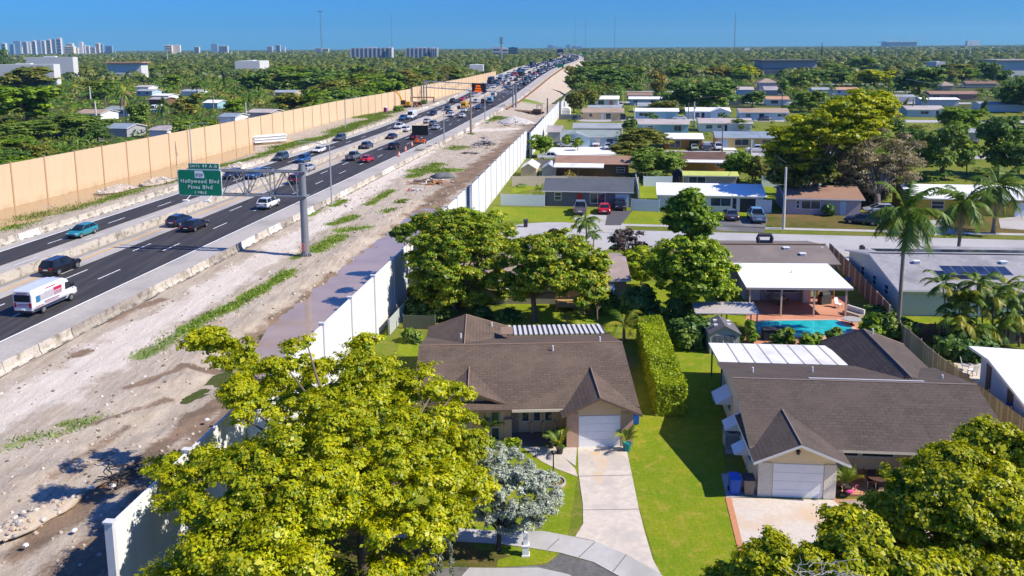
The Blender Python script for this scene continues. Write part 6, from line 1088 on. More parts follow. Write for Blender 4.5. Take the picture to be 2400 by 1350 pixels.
# the tall yellow layered tree and the dry tree right of the centre
shaped_tree('tall layered yellow green tree towering over the middle houses',[(1905,275),(1960,235),(2000,212),(2060,212),(2095,235),(2100,270),(2060,300),(2000,330),(1960,345),(1900,350),(1880,400),(1850,420),(1815,400),(1800,350),(1815,300),(1840,280)],11.3,(1905,488),'yel',150,1.25,80000,.17,101,rz=7,trunk=.5,fork=5,wts=(.5,.28,.22),flat=.38,depth=.6,gaps=((1925,330,18),),back=.55)
shaped_tree('large dry greyish tree with sparse leaves beside the layered yellow tree',[(1960,345),(2010,310),(2060,285),(2110,300),(2150,330),(2150,390),(2120,430),(2060,470),(2000,500),(1960,470),(1940,420)],5.8,(2058,492),'dry',95,1.4,42000,.15,102,rz=6,trunk=.5,fork=2.5,wts=(.36,.32,.32),flat=.6,depth=.7,limbs=40,back=.6,asp=.35,bark=mat('grey_bark',(.20,.16,.13),.95,.2,3))
shaped_tree('leafy dark skirt tree under the layered yellow tree',[(1810,360),(1860,340),(1930,350),(1960,400),(1940,440),(1880,430),(1830,430),(1800,400)],6.5,(1880,492),'olive',50,1.3,30000,.2,103,rz=4,trunk=.3,fork=2.5,wts=(.2,.5,.3),depth=.6)
# ---------------------------------------------------------------- woods filling the estate
GL={'dark':'dark green broad tree in the woods','mid':'mid green leafy tree in the woods','olive':'olive green tree in the woods','bright':'bright yellow green tree in the woods','rust':'rust tinted tree in the woods','yel':'golden yellow green tree in the woods','palm':'green palm in the woods','ypalm':'yellowing palm in the woods','pine':'narrow dark pine in the woods'}
def fill(n,a0,a1,s0,s1,where,kinds,keep,rmin,seed,hs=(6.5,11)):
    rs=random.Random(seed); k=0; tr=0
    while k<n and tr<n*60:
        tr+=1; s=s0+(s1-s0)*rs.random()**1.25; a=rs.uniform(a0,a1); p=AS(a,s); x,y=PX(p)
        if not(-80<x<2480) or y>470: continue
        if a>-30 and min(abs(s-q) for q in (104.8,193.5,281.5,369.5,457.5,545.5))<7: continue
        kd=rs.choice(kinds); h=rs.uniform(*hs)*(.8 if kd in('palm','ypalm') else 1); wd=h*(rs.uniform(1.0,1.6) if p.y<330 else rs.uniform(1.25,2.1)) if kd not in('palm','ypalm','pine') else h
        r_=wd*.38
        if any((p.x-q[0])**2+(p.y-q[1])**2<(q[2]+r_*.4)**2 for q in FOOT): continue
        xt,yt=PX(p+Vector((0,0,h))); wp=wd*.42*F/p.y
        if keep and any(x+wp>q[0] and x-wp<q[2] and y>q[1]+3 and yt<q[3] for q in KEEP): continue
        if any((p.x-q[0])**2+(p.y-q[1])**2<(rmin)**2 for q in PLACED): continue
        PLACED.append((p.x,p.y)); put(kd,GL[kd]+' '+where,p,wd,h,GL[kd]+' '+where); k+=1
PLACED=[]
for a in (('mid','leafy tree at the foot of the raised motorway, lowest one',1350,222,50,170),('dark','dark tree at the foot of the raised motorway',1378,206,66,150),('olive','olive tree beside the raised motorway slope',1345,196,40,150),('mid','green tree high beside the raised motorway slope',1405,192,70,146),('dark','dark tree just under the crest sign',1352,180,44,148),('mid','green tree right of the crest sign',1384,172,60,138),('dark','dark tree right of the far green sign',1425,172,70,136)): treepx(*a)
KEEP_T=KEEP[:]
KR=['dark']*5+['mid']*6+['olive']*4+['bright']*3+['rust','yel','palm','palm','ypalm']
KL=['dark']*4+['mid']*6+['olive']*5+['bright']*4+['rust','palm','palm','palm','ypalm']
fill(65,-150,-104,120,330,'close behind the tan wall',KL,True,4.5,1,(6,10)); fill(105,-440,-104,180,680,'beyond the tan wall',KL,True,7,2,(8,13))
fill(40,-14,110,128,255,'among the nearer streets',KR,True,6,3,(4,8)); fill(75,-20,200,255,430,'among the far streets',KR,True,6,4,(6,10)); fill(78,-30,330,380,680,'behind the last visible houses',KR,True,6,5,(8,12))
print('trees',NT[0])
for kd,l in PROTO.items():
    for a,b in l:
        for o in {a,b}:
            drop_tree(o)
# far woods: one canopy to the horizon
def farwoods():
    r=np.random.RandomState(9); out=[]; mi=[]
    for n,d0,d1,w,cl,ls,hh in ((4200,600,1500,11.,66,1.35,10.),(4600,1500,3200,16,34,2.9,11.),(5000,3000,7000,28,18,7.,11.)):
        d=d0+(d1-d0)*r.rand(n)**.8; X=d*np.tan((r.rand(n)-.5)*2*R(36)); k=(np.hypot(X,d)>0); a=X*NV.x+d*NV.y; s=X*DV.x+d*DV.y; k=~((a>-95)&(a<-30)&(s<1400)&(s>0)); X,d=X[k],d[k]; n=len(X)
        h=hh*(.45+.75*r.rand(n)); tint=np.clip(.5+.35*np.sin(X*.013+1)*np.cos(d*.011)+.4*r.normal(size=n),0,.999)
        for j in range(cl):
            q=r.normal(size=(n,3)); q/=np.linalg.norm(q,axis=1)[:,None]; q[:,2]=np.abs(q[:,2])*.9-.15; c=np.stack([X,d,h*.55],1)+q*np.stack([w*.5*np.ones(n),w*.5*np.ones(n),h*.45],1)
            nn=q+np.array([0,0,.45])+r.normal(size=(n,3))*.16; nn/=np.linalg.norm(nn,axis=1)[:,None]; t=r.normal(size=(n,3)); t-=nn*(t*nn).sum(1)[:,None]; t/=np.linalg.norm(t,axis=1)[:,None]; b=np.cross(nn,t); s=ls*(.6+.6*r.rand(n))[:,None]
            out.append(np.stack([c-t*s,c+b*s*.8,c+t*s,c-b*s*.8],1).reshape(-1,3)); mi.append(np.floor(tint*3).astype(int))
    V=np.concatenate(out); m=np.concatenate(mi); o=fastmesh('far_woods',V,len(m),4,m,[leafmat('far_leaf_dark',(.095,.145,.035),(.12,.175,.04),.2),leafmat('far_leaf_mid',(.14,.19,.035),(.17,.215,.04),.2),leafmat('far_leaf_olive',(.19,.215,.04),(.23,.24,.05),.2)]); tag(o,'wooded suburb reading as one canopy out to the horizon','woods',None,'stuff')
farwoods()
def thicket():
    r=np.random.RandomState(19); out=[]; mi=[]
    for (n,a0,a1,s0,s1,h0,h1,cl,ls,w) in ((4200,-420,-101,108,330,.8,3.0,40,.33,3.2),(2600,-520,-102,330,680,1.2,4.5,46,.6,5.5),(1700,-20,230,128,330,.6,2.4,30,.25,2.0),(2400,-20,420,330,680,1.2,4.5,46,.6,5.0),(260,-22,-4,352,700,2,8,60,.5,5)):
        s=s0+(s1-s0)*r.rand(n)**1.1; a=a0+(a1-a0)*r.rand(n); X=NV.x*a+DV.x*s; Y=NV.y*a+DV.y*s; ok=np.ones(n,bool)
        for fx,fy,fr in FOOT: ok&=((X-fx)**2+(Y-fy)**2)>(fr+w*.5)**2
        if a1>0:
            for q in (193.5,281.5,369.5,457.5): ok&=abs(s-q)>7
        h=h0+(h1-h0)*r.rand(n)**1.6; k=np.array([PX((x,y,z)) for x,y,z in zip(X,Y,h)]); kb=np.array([PX((x,y,0)) for x,y in zip(X,Y)])
        for q in KEEP_H: ok&=~((k[:,0]>q[0])&(k[:,0]<q[2])&(kb[:,1]>q[1]+3)&(k[:,1]<q[3]-1))
        X,Y,h,s=X[ok],Y[ok],h[ok],s[ok]; n=len(X); tint=r.rand(n)
        for j in range(cl):
            q=r.normal(size=(n,3)); q/=np.linalg.norm(q,axis=1)[:,None]; q[:,2]=np.abs(q[:,2]); c=np.stack([X,Y,h*.3],1)+q*np.stack([w*.55*np.ones(n),w*.55*np.ones(n),h*.7],1)
            nn=q+np.array([0,0,.45])+r.normal(size=(n,3))*.2; nn/=np.linalg.norm(nn,axis=1)[:,None]; t=r.normal(size=(n,3)); t-=nn*(t*nn).sum(1)[:,None]; t/=np.linalg.norm(t,axis=1)[:,None]; b=np.cross(nn,t); sz=ls*(.6+.6*r.rand(n))[:,None]
            out.append(np.stack([c-t*sz,c+b*sz*.75,c+t*sz,c-b*sz*.75],1).reshape(-1,3)); mi.append(np.floor(tint*3.99).astype(int))
    V=np.concatenate(out); m=np.concatenate(mi); o=fastmesh('undergrowth',V,len(m),4,m,[LF['mid'][0],LF['dark'][0],LF['olive'][0],LF['bright'][1]]); tag(o,'bushes and undergrowth between the trees of the estate','undergrowth',None,'stuff')
thicket()
# ---------------------------------------------------------------- vehicles
TYRE=mat('tyre',(.02,.02,.02),.8); RIM=mat('wheel_rim',(.38,.38,.40),.35,.1,8,metal=.7); CGL=glass('car_glass',(.008,.011,.015),.08,.35); PLAST=mat('black_plastic',(.03,.03,.033),.6,.1,4)
HL=mat('headlight_glass',(.75,.76,.78),.15,.05,8); TL=mat('tail_light_red',(.45,.012,.02),.25,.1,8); PLATE=mat('plate_white',(.7,.7,.68),.5,.05,8)
PAINT={k:paint('paint_'+k,c) for k,c in dict(white=(.74,.74,.75),silver=(.42,.44,.47),grey=(.16,.17,.19),black=(.012,.013,.018),navy=(.012,.025,.07),blue=(.02,.10,.28),red=(.62,.012,.03),maroon=(.16,.012,.02),teal=(.02,.22,.27),slate=(.06,.085,.12),skyblue=(.18,.36,.50),green=(.36,.42,.27),tan=(.45,.38,.28),yellow=(.80,.42,.01)).items()}
def ring(y,zb,zt,w,sh=.12):
    h=zt-zb; return [(-w*.86,y,zb),(-w,y,zb+h*.22),(-w,y,zt-h*.22),(-w*(1-sh),y,zt),(w*(1-sh),y,zt),(w,y,zt-h*.22),(w,y,zb+h*.22),(w*.86,y,zb)]
SPEC={ # L, W, body stations (y,zb,zt,w), cabin (rear base, rear top, front top, front base, belt, roof)
 'sedan':(4.75,.91,[(0,.5,.82,.78),(.12,.32,.98,.87),(.9,.22,1.02,.91),(2.5,.2,.98,.92),(3.5,.22,.93,.91),(4.45,.3,.80,.86),(4.75,.4,.68,.74)],(.45,1.25,2.55,3.45,.96,1.44)),
 'hatch':(4.4,.89,[(0,.5,.95,.78),(.1,.32,1.05,.86),(.8,.22,1.02,.89),(2.4,.2,.97,.90),(3.3,.22,.92,.89),(4.1,.3,.80,.84),(4.4,.4,.66,.72)],(.12,.75,2.35,3.35,.97,1.5)),
 'suv':(4.75,.95,[(0,.55,1.0,.82),(.1,.38,1.12,.91),(.9,.27,1.12,.95),(2.5,.25,1.10,.96),(3.6,.27,1.06,.95),(4.45,.38,.98,.90),(4.75,.5,.82,.80)],(.12,.5,2.65,3.5,1.08,1.72)),
 'pickup':(5.7,.99,[(0,.6,1.05,.93),(.08,.48,1.12,.97),(1.9,.34,1.12,.99),(3.2,.32,1.12,.99),(4.4,.34,1.12,.98),(5.4,.45,1.06,.94),(5.7,.55,.92,.86)],(1.95,2.2,3.55,4.35,1.10,1.86)),
 'oldcar':(4.9,.90,[(0,.5,.82,.8),(.15,.35,.92,.88),(1.2,.25,.96,.90),(3.0,.25,.94,.90),(4.6,.3,.86,.88),(4.9,.4,.76,.84)],(.95,1.5,2.75,3.3,.93,1.38))}
PROTOV={}
def wheel(mb_parent,x,y,r=.33,w=.22):
    t=MB().cyl((x-w/2,y,r),(x+w/2,y,r),r,r,14).build('wheel',TYRE,mb_parent); s=1 if x>0 else -1; MB().cyl((x+s*(w/2+.004),y,r),(x+s*(w/2-.03),y,r),r*.62,r*.66,10).build('rim',RIM,t)
def car(kind,name='car'):
    Ln,W,st,cb=SPEC[kind]; t=thing(name,'x y z w','car'); yc=Ln/2; b=MB(); b.loft([[(x,y-yc,z) for x,y,z in ring(y,zb,zt,w)] for y,zb,zt,w in st]); r0,r1,f1,f0,bz,rz=cb; w0,w1=W*.90,W*.70
    # roof skin and pillars in body colour
    b.loft([[(-w1*sx,y-yc,z) for sx,z in ((1,rz-.05),(.9,rz),(-.9,rz),(-1,rz-.05),(-1,rz-.09),(1,rz-.09))] for y in (r1-.03,f1+.03)])
    for sx in (-1,1):
        for (ya,yb_) in ((r0,r1),(f0,f1)):
            b.tube([(sx*w0,ya-yc,bz-.02),(sx*w1*.98,yb_-yc,rz-.06)],[.05,.045],5)
        ym=(r1+f1)/2; b.tube([(sx*(w0+.005),ym+.1-yc,bz),(sx*(w1+.01),ym-yc,rz-.06)],[.035,.03],4)
    if kind=='pickup':
        b.box(-.93,.1-yc,1.10,-.82,1.93-yc,1.32); b.box(.82,.1-yc,1.10,.93,1.93-yc,1.32); b.box(-.93,0-yc,1.0,.93,.1-yc,1.32)
    b.build('body',PAINT['white'],t,smooth=False)
    g=MB(); g.add([(-w0,r0-yc,bz),(w0,r0-yc,bz),(w0,f0-yc,bz),(-w0,f0-yc,bz),(-w1,r1-yc,rz-.08),(w1,r1-yc,rz-.08),(w1,f1-yc,rz-.08),(-w1,f1-yc,rz-.08)],[(0,3,2,1),(4,5,6,7),(0,1,5,4),(1,2,6,5),(2,3,7,6),(3,0,4,7)]); g.build('windows',CGL,t)
    if kind=='pickup': MB().box(-.82,.12-yc,1.125,.82,1.92-yc,1.14).build('bed_floor',PLAST,t)
    z1=st[1][2]; zf=st[-2][2]
    for sx in (-1,1):
        MB().box(sx*W*.66-.16,-yc-.015,z1-.30,sx*W*.66+.16,-yc+.2,z1-.10).build('tail_light',TL,t); MB().box(sx*W*.62-.17,yc-.28,zf-.24,sx*W*.62+.17,yc-.03,zf-.08).build('headlight',HL,t); MB().box(sx*(W+.02)-.09,f0-.25-yc,bz,sx*(W+.02)+.09,f0-.1-yc,bz+.13).build('side_mirror',PLAST,t)
    MB().box(-.26,-yc-.02,z1-.42,.26,-yc+.03,z1-.30).build('licence_plate',PLATE,t); MB().box(-W*.8,-yc-.01,.32,W*.8,-yc+.12,.46).build('rear_bumper',PLAST,t); MB().box(-W*.6,yc-.1,.38,W*.6,yc+.01,.56).build('grille',PLAST,t)
    rr=.37 if kind in('suv','pickup') else .33
    for sx in (-1,1):
        for y in (Ln*.19,Ln*.81): wheel(t,sx*(W-.10),y-yc,rr)
    return t
def van(name='van',hi=2.5,Ln=6.2):
    t=thing(name,'x y z w','van'); yc=Ln/2; W=1.0; b=MB(); st=[(0,.45,hi-.1,.92),(.08,.42,hi,.98),(Ln*.5,.4,hi+.05,1.0),(Ln*.70,.4,hi+.02,1.0),(Ln*.79,.4,hi-.30,.99),(Ln*.90,.4,1.36,.97),(Ln*.97,.42,1.15,.92),(Ln,.5,.95,.84)]
    b.loft([[(x,y-yc,z) for x,y,z in ring(y,zb,zt,w,.14)] for y,zb,zt,w in st]); b.build('body',PAINT['white'],t)
    g=MB(); g.add([(-.82,Ln*.797-yc,hi-.32),(.82,Ln*.797-yc,hi-.32),(.86,Ln*.902-yc,1.42),(-.86,Ln*.902-yc,1.42),(-.80,Ln*.797-yc-.05,hi-.40),(.80,Ln*.797-yc-.05,hi-.40),(.84,Ln*.902-yc-.05,1.34),(-.84,Ln*.902-yc-.05,1.34)],[(3,2,1,0),(4,5,6,7)]); g.build('windscreen',CGL,t)
    for sx in (-1,1):
        MB().add([(sx*1.008,Ln*.70-yc,1.36),(sx*1.008,Ln*.875-yc,1.36),(sx*1.006,Ln*.80-yc,1.98),(sx*1.006,Ln*.71-yc,2.05)],[(0,1,2,3) if sx>0 else (3,2,1,0)]).build('side_window',CGL,t); MB().box(sx*.72-.1,-yc-.02,.95,sx*.72+.2 if sx>0 else sx*.72+.1,-yc+.05,1.35).build('tail_light',TL,t); MB().box(sx*1.12-.1,Ln*.86-yc,1.4,sx*1.12+.1,Ln*.89-yc,1.75).build('side_mirror',PLAST,t); MB().box(sx*.66-.16,yc-.2,.85,sx*.66+.16,yc-.02,1.05).build('headlight',HL,t)
        MB().box(sx*1.0-.012,.2-yc,.55,sx*1.0+.012,Ln*.72-yc,.72).build('side_moulding',PAINT['navy'],t)
    MB().box(-.8,-yc-.012,1.45,.8,-yc+.05,2.1).build('rear_window',CGL,t); MB().box(-.95,-yc-.04,.4,.95,-yc+.1,.62).build('rear_bumper',PLAST,t); MB().box(-.16,-yc-.05,.64,.16,-yc,.76).build('licence_plate',PLATE,t)
    for sx in (-1,1):
        for y in (Ln*.22,Ln*.83): wheel(t,sx*.9,y-yc,.36,.24)
    return t
for k in SPEC: PROTOV[k]=car(k)
PROTOV['van']=van(); PROTOV['boxvan']=van('box_truck',2.9,6.6)
def place(kind,label,p,rz,col,group=None,name=None,cat=None):
    c=copy_tree(PROTOV[kind]); c.location=p; c.rotation_euler=(0,0,rz); tag(c,label,cat or {'suv':'suv','pickup':'pickup','van':'van','boxvan':'truck'}.get(kind,'car'),group)
    if name: c.name=name
    for ch in c.children:
        if ch.name.startswith('body'): ch.material_slots[0].link='OBJECT'; ch.material_slots[0].material=PAINT[col]
    return c
def drive(kind,label,x,y,col,sb=0):
    p=hit(x,y); a,s=toAS(p); c=place(kind,label,p+Vector((0,0,.01)),-TH+(PI if sb else 0),col,'cars on the motorway'); c.rotation_euler=(math.atan2(hz(s+3)-hz(s-3),6)*(1 if not sb else -1),0,-TH+(PI if sb else 0)); return c
vn=drive('van','white high roofed van with red and blue lettering panels, nearest on the motorway',112,719,'white')
# lettering panels of the van: picture blocks and lines of print, no readable words
RP=mat('graphic_red',(.42,.015,.07),.5,.05,4); BP=mat('graphic_blue',(.02,.16,.30),.5,.3,6); PP=mat('graphic_photo',(.40,.38,.40),.5,.4,7); NP=mat('graphic_navy',(.02,.02,.16),.5,.05,4)
def decal(y0,y1,z0,z1,m,x=1.013,name='graphic_panel'): MB().box(x-.006,y0,z0,x,y1,z1).build(name,m,vn)
decal(-2.6,-2.1,1.25,1.85,BP);decal(-2.05,-1.5,1.3,1.85,PP);decal(-1.45,-.35,1.3,1.95,PP);decal(-.3,.8,1.72,2.02,RP);decal(-.3,.8,1.3,1.38,RP);decal(-.3,.8,1.44,1.52,NP);decal(-.3,.8,1.58,1.66,RP);decal(-1.6,.4,1.02,1.09,NP);decal(-1.5,.3,.9,.96,RP);decal(-2.7,-1.7,.86,.91,RP);decal(-1.3,0.,2.2,2.28,RP,1.0)
for z0,z1,m in ((2.16,2.2,RP),(2.24,2.3,NP),(1.2,1.26,NP),(1.08,1.13,RP)): MB().box(-.55,-3.122,z0,.55,-3.112,z1).build('graphic_line',m,vn)
for a in (('suv','black suv ahead of the white van in the left lane',143,636,'black'),('hatch','dark maroon grey hatchback next to the black sedan',421,526,'navy'),('sedan','black sedan half a length ahead of the dark hatchback',457,537,'black'),('suv','white suv passing under the cantilever sign arm',630,486,'white'),
 ('suv','dark suv with red tail lights partly behind the sign pillar',697,428,'maroon'),('hatch','silver hatchback right behind the top of the sign pillar',722,400,'silver'),('pickup','dark grey pickup beside the red sedan',829,374,'grey'),('sedan','bright red sedan in the right lane',861,379,'red'),('suv','blue grey suv in the left lane ahead of the red sedan',861,347,'slate'),('suv','dark suv in the right lane beside the orange barrels',924,349,'black'),
 ('sedan','dark sedan in the left lane, behind the white suv',920,324,'navy'),('suv','dark red suv half hidden by the message board trailer',973,326,'maroon'),('suv','white suv in the left lane before the message board',952,308,'white'),('sedan','silver blue sedan beside the message board',1022,303,'silver'),('suv','grey suv just ahead of the message board',1016,294,'grey'),('sedan','pale sedan in the left lane, ahead of the grey suv',1001,288,'silver'),
 ('sedan','white sedan on the dark lane near the thick pole',1084,275,'white'),('suv','white suv on the pale lane near the thick pole',1058,273,'white'),('sedan','navy car left of the two white cars by the thick pole',1054,266,'navy'),('boxvan','yellow box truck on the pale lane',1090,254,'yellow'),('sedan','white sedan right in front of the yellow box truck',1088,262,'white'),('sedan','blue sedan in the right lane past the yellow truck',1122,255,'blue'),
 ('suv','white suv before the overhead gantry',1116,241,'white'),('suv','dark suv beside the white and blue van at the gantry',1134,241,'black'),('van','white van with blue back under the gantry',1150,241,'skyblue'),('van','pale van just past the message gantry',1158,228,'white'),('sedan','blue sedan right of the pale lane beyond the gantry',1186,206,'blue'),('hatch','dark car beyond the gantry, left of the blue sedan',1179,200,'maroon'),('van','white van in the right lane beyond the gantry',1199,190,'white'),('suv','dark suv on the pale lane beyond the gantry',1184,195,'grey'),('sedan','white car on the pale lane beyond the gantry',1198,188,'white')): drive(*a)
for a in (('hatch','teal hatchback coming towards the viewer at the left',193,552,'teal'),('sedan','white sedan coming under the street lamp',748,357,'white'),('suv','slate blue suv coming, nearest the sign pillar top',711,380,'blue'),('suv','grey blue suv coming in the outer lane',659,375,'slate'),('suv','dark blue suv coming behind the sign edge',545,417,'navy'),('suv','dark blue car coming behind the sign truss',598,417,'blue'),('sedan','dark grey sedan close behind the dark blue car',622,411,'grey'),('suv','dark suv coming in the outer lane with black roof',797,329,'slate'),
 ('suv','blue suv coming beside the tall white van',944,281,'blue'),('boxvan','tall white box van coming beside the blue suv',966,278,'white'),('pickup','white pickup coming on the pale lane',936,301,'white'),('suv','navy suv coming on the pale lane',1015,270,'navy'),('suv','dark suv coming near the navy suv',1048,259,'slate'),('suv','black suv coming in the outer lane left of the gantry',1060,240,'black'),('sedan','red car coming in the outer lane behind the black suv',1084,235,'red'),('sedan','silver car coming under the gantry',1108,226,'silver'),('sedan','blue car coming just past the gantry',1137,219,'blue'),('suv','dark tall suv coming beyond the gantry',1167,203,'black'),('sedan','white car coming beyond the gantry',1184,193,'white')): drive(*a,sb=1)
# far dense traffic: small single cars
def farcar(kind):
    s=SPEC[kind] if kind in SPEC else None; b=MB()
    if s:
        Ln,W,st,cb=s; yc=Ln/2; b.loft([[(x,y-yc,z) for x,y,z in ring(y,zb,zt,w)] for y,zb,zt,w in st]); r0,r1,f1,f0,bz,rz=cb; w0,w1=W*.9,W*.7
        b.add([(-w0,r0-yc,bz),(w0,r0-yc,bz),(w0,f0-yc,bz),(-w0,f0-yc,bz),(-w1,r1-yc,rz-.08),(w1,r1-yc,rz-.08),(w1,f1-yc,rz-.08),(-w1,f1-yc,rz-.08)],[(0,3,2,1),(4,5,6,7),(0,1,5,4),(1,2,6,5),(2,3,7,6),(3,0,4,7)],1); b.box(-w1,r1-yc,rz-.08,w1,f1-yc,rz)
        for sx in (-1,1):
            for y in (Ln*.19,Ln*.81): b.cyl((sx*(W-.2),y-yc,.33),(sx*(W+.01),y-yc,.33),.33,.33,8,2)
    else:
        b.box(-1.2,-5,1.0,1.2,2.4,3.7); b.box(-1.15,2.7,.6,1.15,5.0,2.7); b.box(-1.0,4.98,1.6,1.0,5.06,2.4,1)
        for sx in (-1,1):
            for y in (-4,-2.9,3.9): b.cyl((sx*.8,y,.5),(sx*1.16,y,.5),.5,.5,8,2)
    o=b.build('car' if s else 'truck',[PAINT['white'],CGL,TYRE]); o.material_slots[0].link='OBJECT'; return o
FC={k:farcar(k) for k in ('sedan','suv','pickup','truck')}; rs=random.Random(33); lanes=[(-72.9,1),(-69.9,1),(-67.3,1),(-62,0),(-57.5,0),(-53.9,0)]
for a0,sb in lanes:
    s=392+rs.uniform(0,14)
    while s<1250:
        k=rs.choice(['sedan','sedan','suv','suv','pickup','truck' if rs.random()<.35 else 'suv']); o=FC[k].copy(); C.objects.link(o); o.location=HW(a0+rs.uniform(-.3,.3),s,.01); o.rotation_euler=(math.atan2(hz(s+3)-hz(s-3),6)*(1 if not sb else -1),0,-TH+(PI if sb else 0)); col=rs.choice(['white','white','silver','grey','black','navy','slate','silver','red' if rs.random()<.4 else 'black']); o.material_slots[0].link='OBJECT'; o.material_slots[0].material=PAINT[col]
        d='coming down' if sb else 'going up'; tag(o,f"distant {'truck' if k=='truck' else 'car'} {d} the raised far part of the motorway",'truck' if k=='truck' else 'car','far traffic '+d+(' trucks' if k=='truck' else ''))
        s+=rs.uniform(11,24)*(1+(s-390)/900)
for o in FC.values(): bpy.data.objects.remove(o)
# parked in the estate
def park(kind,label,x,y,col,rz): place(kind,label,G(x,y,.05),R(rz),col,None)
park('pickup','dark grey pickup parked in front of the red door',1360,498,'grey',-6); park('sedan','bright red car parked on the concrete drive of the dark grey house',1416,497,'red',-6); park('sedan','black car nosed out before the dark grey house garage',1453,488,'black',174)
park('sedan','dark blue sedan parked in tree shade before the white roofed house',1712,512,'slate',-8); park('pickup','pale blue pickup parked in tree shade by the vinyl fence',1772,516,'skyblue',-8); park('sedan','black sedan parked under the dry tree by the pinkish house',2020,524,'navy',60); park('hatch','white car with a trailer beside the street palms',2060,500,'silver',80)
park('suv','silver suv parked sideways beside the round topiary',1329,344,'silver',82); park('suv','white suv parked before the light blue house porch',1397,342,'white',172); park('sedan','white car parked at the right end of the white drive',1425,349,'white',172); park('suv','bright blue suv parked behind the white car by the cone topiary',1432,339,'blue',172); park('pickup','white pickup with a dark cap behind the beige fence',1290,375,'white',-96)
park('oldcar','pale green old car before the yellow orange house garage',1627,351,'green',172); park('suv','white camper van parked by the long yellow house',1683,351,'white',172); park('suv','white suv parked sideways before the long yellow house',1772,356,'white',82); park('suv','dark jeep parked by the grey board fence',1346,283,'black',172); park('sedan','dark car under the peach house carport',1462,279,'navy',172); park('sedan','white car glimpsed beside the blue walled house',1592,281,'white',80); park('sedan','dark blue car before the white and blue house',1790,283,'navy',100); park('pickup','white pickup with boxes beside the pink door house',1455,250,'white',172)
q=G(1656,352); t=thing('motor_boat','dark and white motor boat on a trailer beside the pale green car','boat',q,R(-8)); b=MB(); b.loft([[(x*k,y,.55+z) for x,z in ((-1,.9),(-.8,.2),(0,0),(.8,.2),(1,.9))] for y,k in ((-2.2,1.05),(0,1.1),(1.8,.8),(2.8,.1))]); b.build('hull',PAINT['slate'],t); b=MB(); b.box(-.7,-1,1.4,.7,.6,2.0); b.build('cabin',PAINT['white'],t); b=MB(); b.box(-.9,-1.8,.3,.9,1.5,.45); b.build('trailer_frame',RIM,t)
for sx in (-1,1): MB().cyl((sx*.85,-.6,.3),(sx*1.05,-.6,.3),.3,.3,10).build('wheel',TYRE,t)
place('boxvan','white motor home parked among the houses beyond the tan wall',G(366,262),R(170),'white',None,'motor_home','motor home'); park('sedan','blue car in front of the white motor home',364,266,'blue',170)
for k in list(PROTOV): drop_tree(PROTOV[k])
# ---------------------------------------------------------------- cantilever exit sign
GSTEEL=mat('grey_steel',(.22,.235,.25),.6,.06,1,metal=.3); SGREEN=mat('sign_green',(.0,.21,.10),.5,.04,.6); SWHITE=mat('sign_white',(.80,.82,.80),.5,.02,1)
base=G(717,602,.55); t=thing('cantilever_sign','grey cantilever truss on a thick round pillar holding the green exit sign','sign gantry',base,-TH); ph=topz(base,384)
b=MB(); b.cyl((0,0,0),(0,0,ph),.46,.38,20); b.cyl((0,0,ph),(0,0,ph+.06),.42,.42,20); b.build('pillar',GSTEEL,t,smooth=False)
b=MB(); b.cyl((0,0,0),(0,0,.12),.75,.75,16)
for k in range(14): a=2*PI*k/14; b.add([(.45*math.cos(a)-.02*math.sin(a),.45*math.sin(a)+.02*math.cos(a),.12),(.72*math.cos(a)-.02*math.sin(a),.72*math.sin(a)+.02*math.cos(a),.12),(.45*math.cos(a)-.02*math.sin(a),.45*math.sin(a)+.02*math.cos(a),.6),(.45*math.cos(a)+.02*math.sin(a),.45*math.sin(a)-.02*math.cos(a),.12),(.72*math.cos(a)+.02*math.sin(a),.72*math.sin(a)-.02*math.cos(a),.12),(.45*math.cos(a)+.02*math.sin(a),.45*math.sin(a)-.02*math.cos(a),.6)],[(0,1,2),(5,4,3),(1,4,5,2),(0,3,4,1)])
b.build('base_plate',GSTEEL,t); b=MB(); b.box(-.24,-.50,.75,.10,-.40,1.75); b.build('paint_mark',mat('pink_paint',(.62,.17,.17),.7,.25,4),t)
zt=topz(base,402); zb=topz(base,459); LN=9.9
b=MB()
for y in (-.55,.55):
    for z in (zb,zt): b.tube([(-.2,y,z),(-LN-4.8,y,z)],[.11,.11],8)
    for k in range(3):
        x0,x1=-.5-LN*k/3*.98,-.5-LN*(k+1)/3*.98; xm=(x0+x1)/2; b.tube([(x0,y,zt),(x0,y,zb)],[.075,.075],6); b.tube([(x0,y,zb),(xm,y,zt)],[.06,.06],6); b.tube([(xm,y,zt),(x1,y,zb)],[.06,.06],6)
for k in range(4):
    x=-.5-LN*k/3*.98
    for z in (zb,zt):
        b.tube([(x,-.55,z),(x,.55,z)],[.05,.05],6)
        if k<3: b.tube([(x,-.55,z),(x-LN/3*.98,.55,z)],[.045,.045],6)
for z in (zb,zt):
    b.box(-.55,-.62,z-.1,.55,.62,z+.1); 
b.build('truss',GSTEEL,t)
